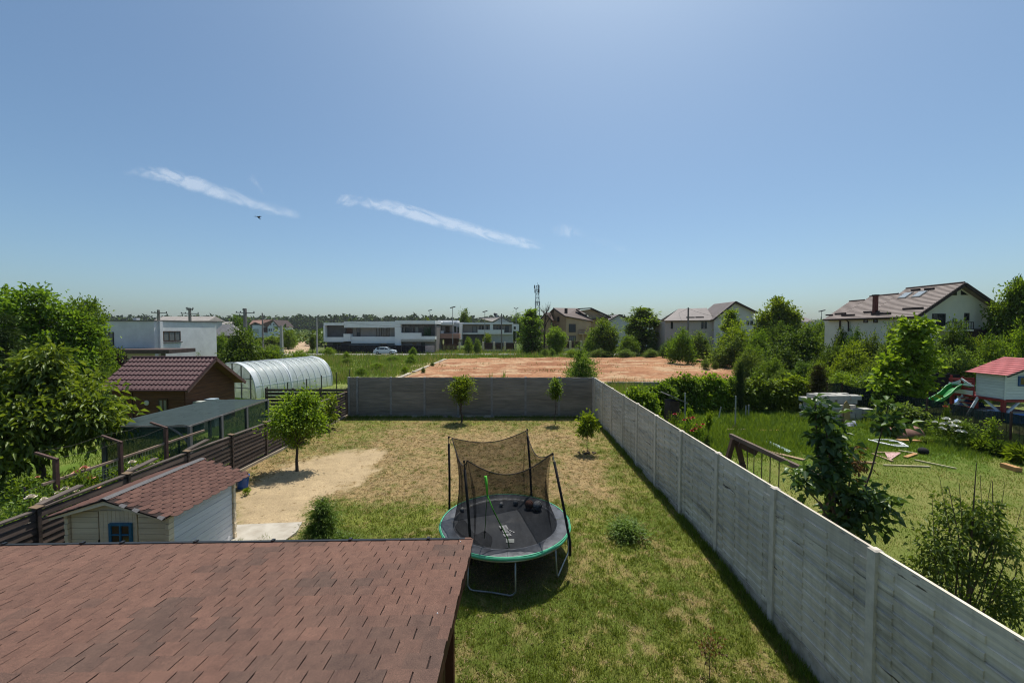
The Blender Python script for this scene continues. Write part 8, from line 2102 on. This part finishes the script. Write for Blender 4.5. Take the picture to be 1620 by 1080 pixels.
h = (.22 + .55 * rg.random(n) ** 1.5) * (.45 + 1.1 * nz + .7 * sst(nz2, .55, .75)) * (1 + .35 * band) ; w = (.035 + .04 * rg.random(n)) * np.clip(y / 45, .6, 1.7)
kind(blades('field_grass', np.stack([x, y, np.zeros(n) - .03], 1), h, w, col, BLADE, .6), 'stuff')
# sparse sprigs on the red dirt
x, y = scatter(5000, -11, 31, 40, 70, .5); k = (dirt_poly_inside(x, y) < -.5) & (NZ1(x, y, .35, 3) > .60); x, y = x[k], y[k]; n = len(x)
if n: kind(blades('dirt_sprigs', np.stack([x, y, np.full(n, .15)], 1), .15 + .3 * rg.random(n), .06 + .05 * rg.random(n), lerp3((.07, .11, .02), (.2, .2, .06), rg.random(n)), BLADE, .8), 'stuff')

# far scrub between the houses and the wood, and the wood itself
def canopy(name, n, per, x0, x1, y0, y1, H, hj, L, m, rad, label=None, skip=None, fill=0):
    xs, ys = scatter(n, 0, 1, y0, y1); xs = (x0 + (x1 - x0) * xs) * ys
    if skip is not None: k = ~skip(xs, ys); xs, ys = xs[k], ys[k]
    n = len(xs); hh = H * (1 + hj * rg.normal(size=n)); idx = np.repeat(np.arange(n), per)
    d = rand_dirs(rg, n * per); d[:, 2] = np.abs(d[:, 2]) * 1.0 - .25
    r = (rad * (.75 + .5 * rg.random(n)))[idx]
    Pp = np.stack([xs[idx], ys[idx], np.maximum(hh[idx] * (1 if not fill else (1 - fill * rg.random(n)[idx] ** .7)) - r * .9, r * .2)], 1) + d * r[:, None] * (.55 + .5 * rg.random(n * per))[:, None]
    D = d + rg.normal(size=d.shape) * .6; N = np.tile([0, 0, 1.0], (n * per, 1)) + d + rg.normal(size=d.shape) * .4
    V_, F_ = leaf_arrays(Pp, D, N, L * (.6 + .8 * rg.random(n * per)), .75)
    o = obj(name, np_mesh(name, V_, F_), m); return kind(o, 'stuff')
FAR = leaf_mat('far_wood', (0.034, 0.060, 0.016), (0.082, 0.122, 0.030), trans=.08, gloss=.0)
FAR2 = leaf_mat('far_scrub', (0.055, 0.095, 0.020), (0.140, 0.190, 0.042), trans=.25, gloss=.02)
def hill_z(x, y): return -1.0 + 21.0 * sst(y, 600, 665) * (1 - sst(y, 900, 1100)) * (.86 + .28 * NZ1(x, y, .004, 3))
kind(grid_sheet('hill', -1500, 1500, 590, 1120, 18, hill_z, lambda x, y: np.tile(np.array([.028, .046, .014]), (len(x), 1)) * (.7 + .6 * NZ2(x, y, .05, 3))[:, None], FIELD), 'structure')
canopy('wood', 5600, 20, -1.25, .34, 530, 680, 25.0, .04, 4.6, FAR, 8.0, fill=.9)
canopy('wood', 1500, 18, .30, 1.35, 420, 600, 13.5, .10, 3.0, FAR, 4.5, fill=.9)
trackfree = lambda X, Y: np.abs(X / Y - np.interp(Y, [97, 150, 300, 500], [-.545, -.53, -.512, -.505])) < .014 + 1.2 / Y
canopy('scrub', 2600, 24, -1.2, -.44, 110, 520, 3.6, .25, 1.3, FAR2, 2.6, skip=lambda X, Y: trackfree(X, Y) | ((Y > 178) & (Y < 206) & (X > -130) & (X < -110)) | ((Y < 180) & (X / Y > -.68) & (X / Y < -.585)))
canopy('scrub', 1000, 22, -.44, .30, 180, 500, 5.5, .3, 1.8, FAR2, 3.2)
canopy('scrub', 420, 24, .30, 1.3, 105, 330, 4.4, .3, 1.5, FAR2, 3.0)
# ------------------------------------------------------------------ thin summer haze
hz = MB().box(-4100, 4100, -450, 4200, -1.5, 46).build('haze', None)
hm = bpy.data.materials.new('haze_air'); hm.use_nodes = True
n = hm.node_tree.nodes; n.clear(); out = n.new('ShaderNodeOutputMaterial'); pv = n.new('ShaderNodeVolumePrincipled')
pv.inputs['Color'].default_value = (0.86, 0.93, 1.0, 1); pv.inputs['Density'].default_value = 0.00011; pv.inputs['Anisotropy'].default_value = 0.25
hm.node_tree.links.new(pv.outputs[0], out.inputs['Volume'])
hz.data.materials.append(hm); kind(hz, 'stuff')
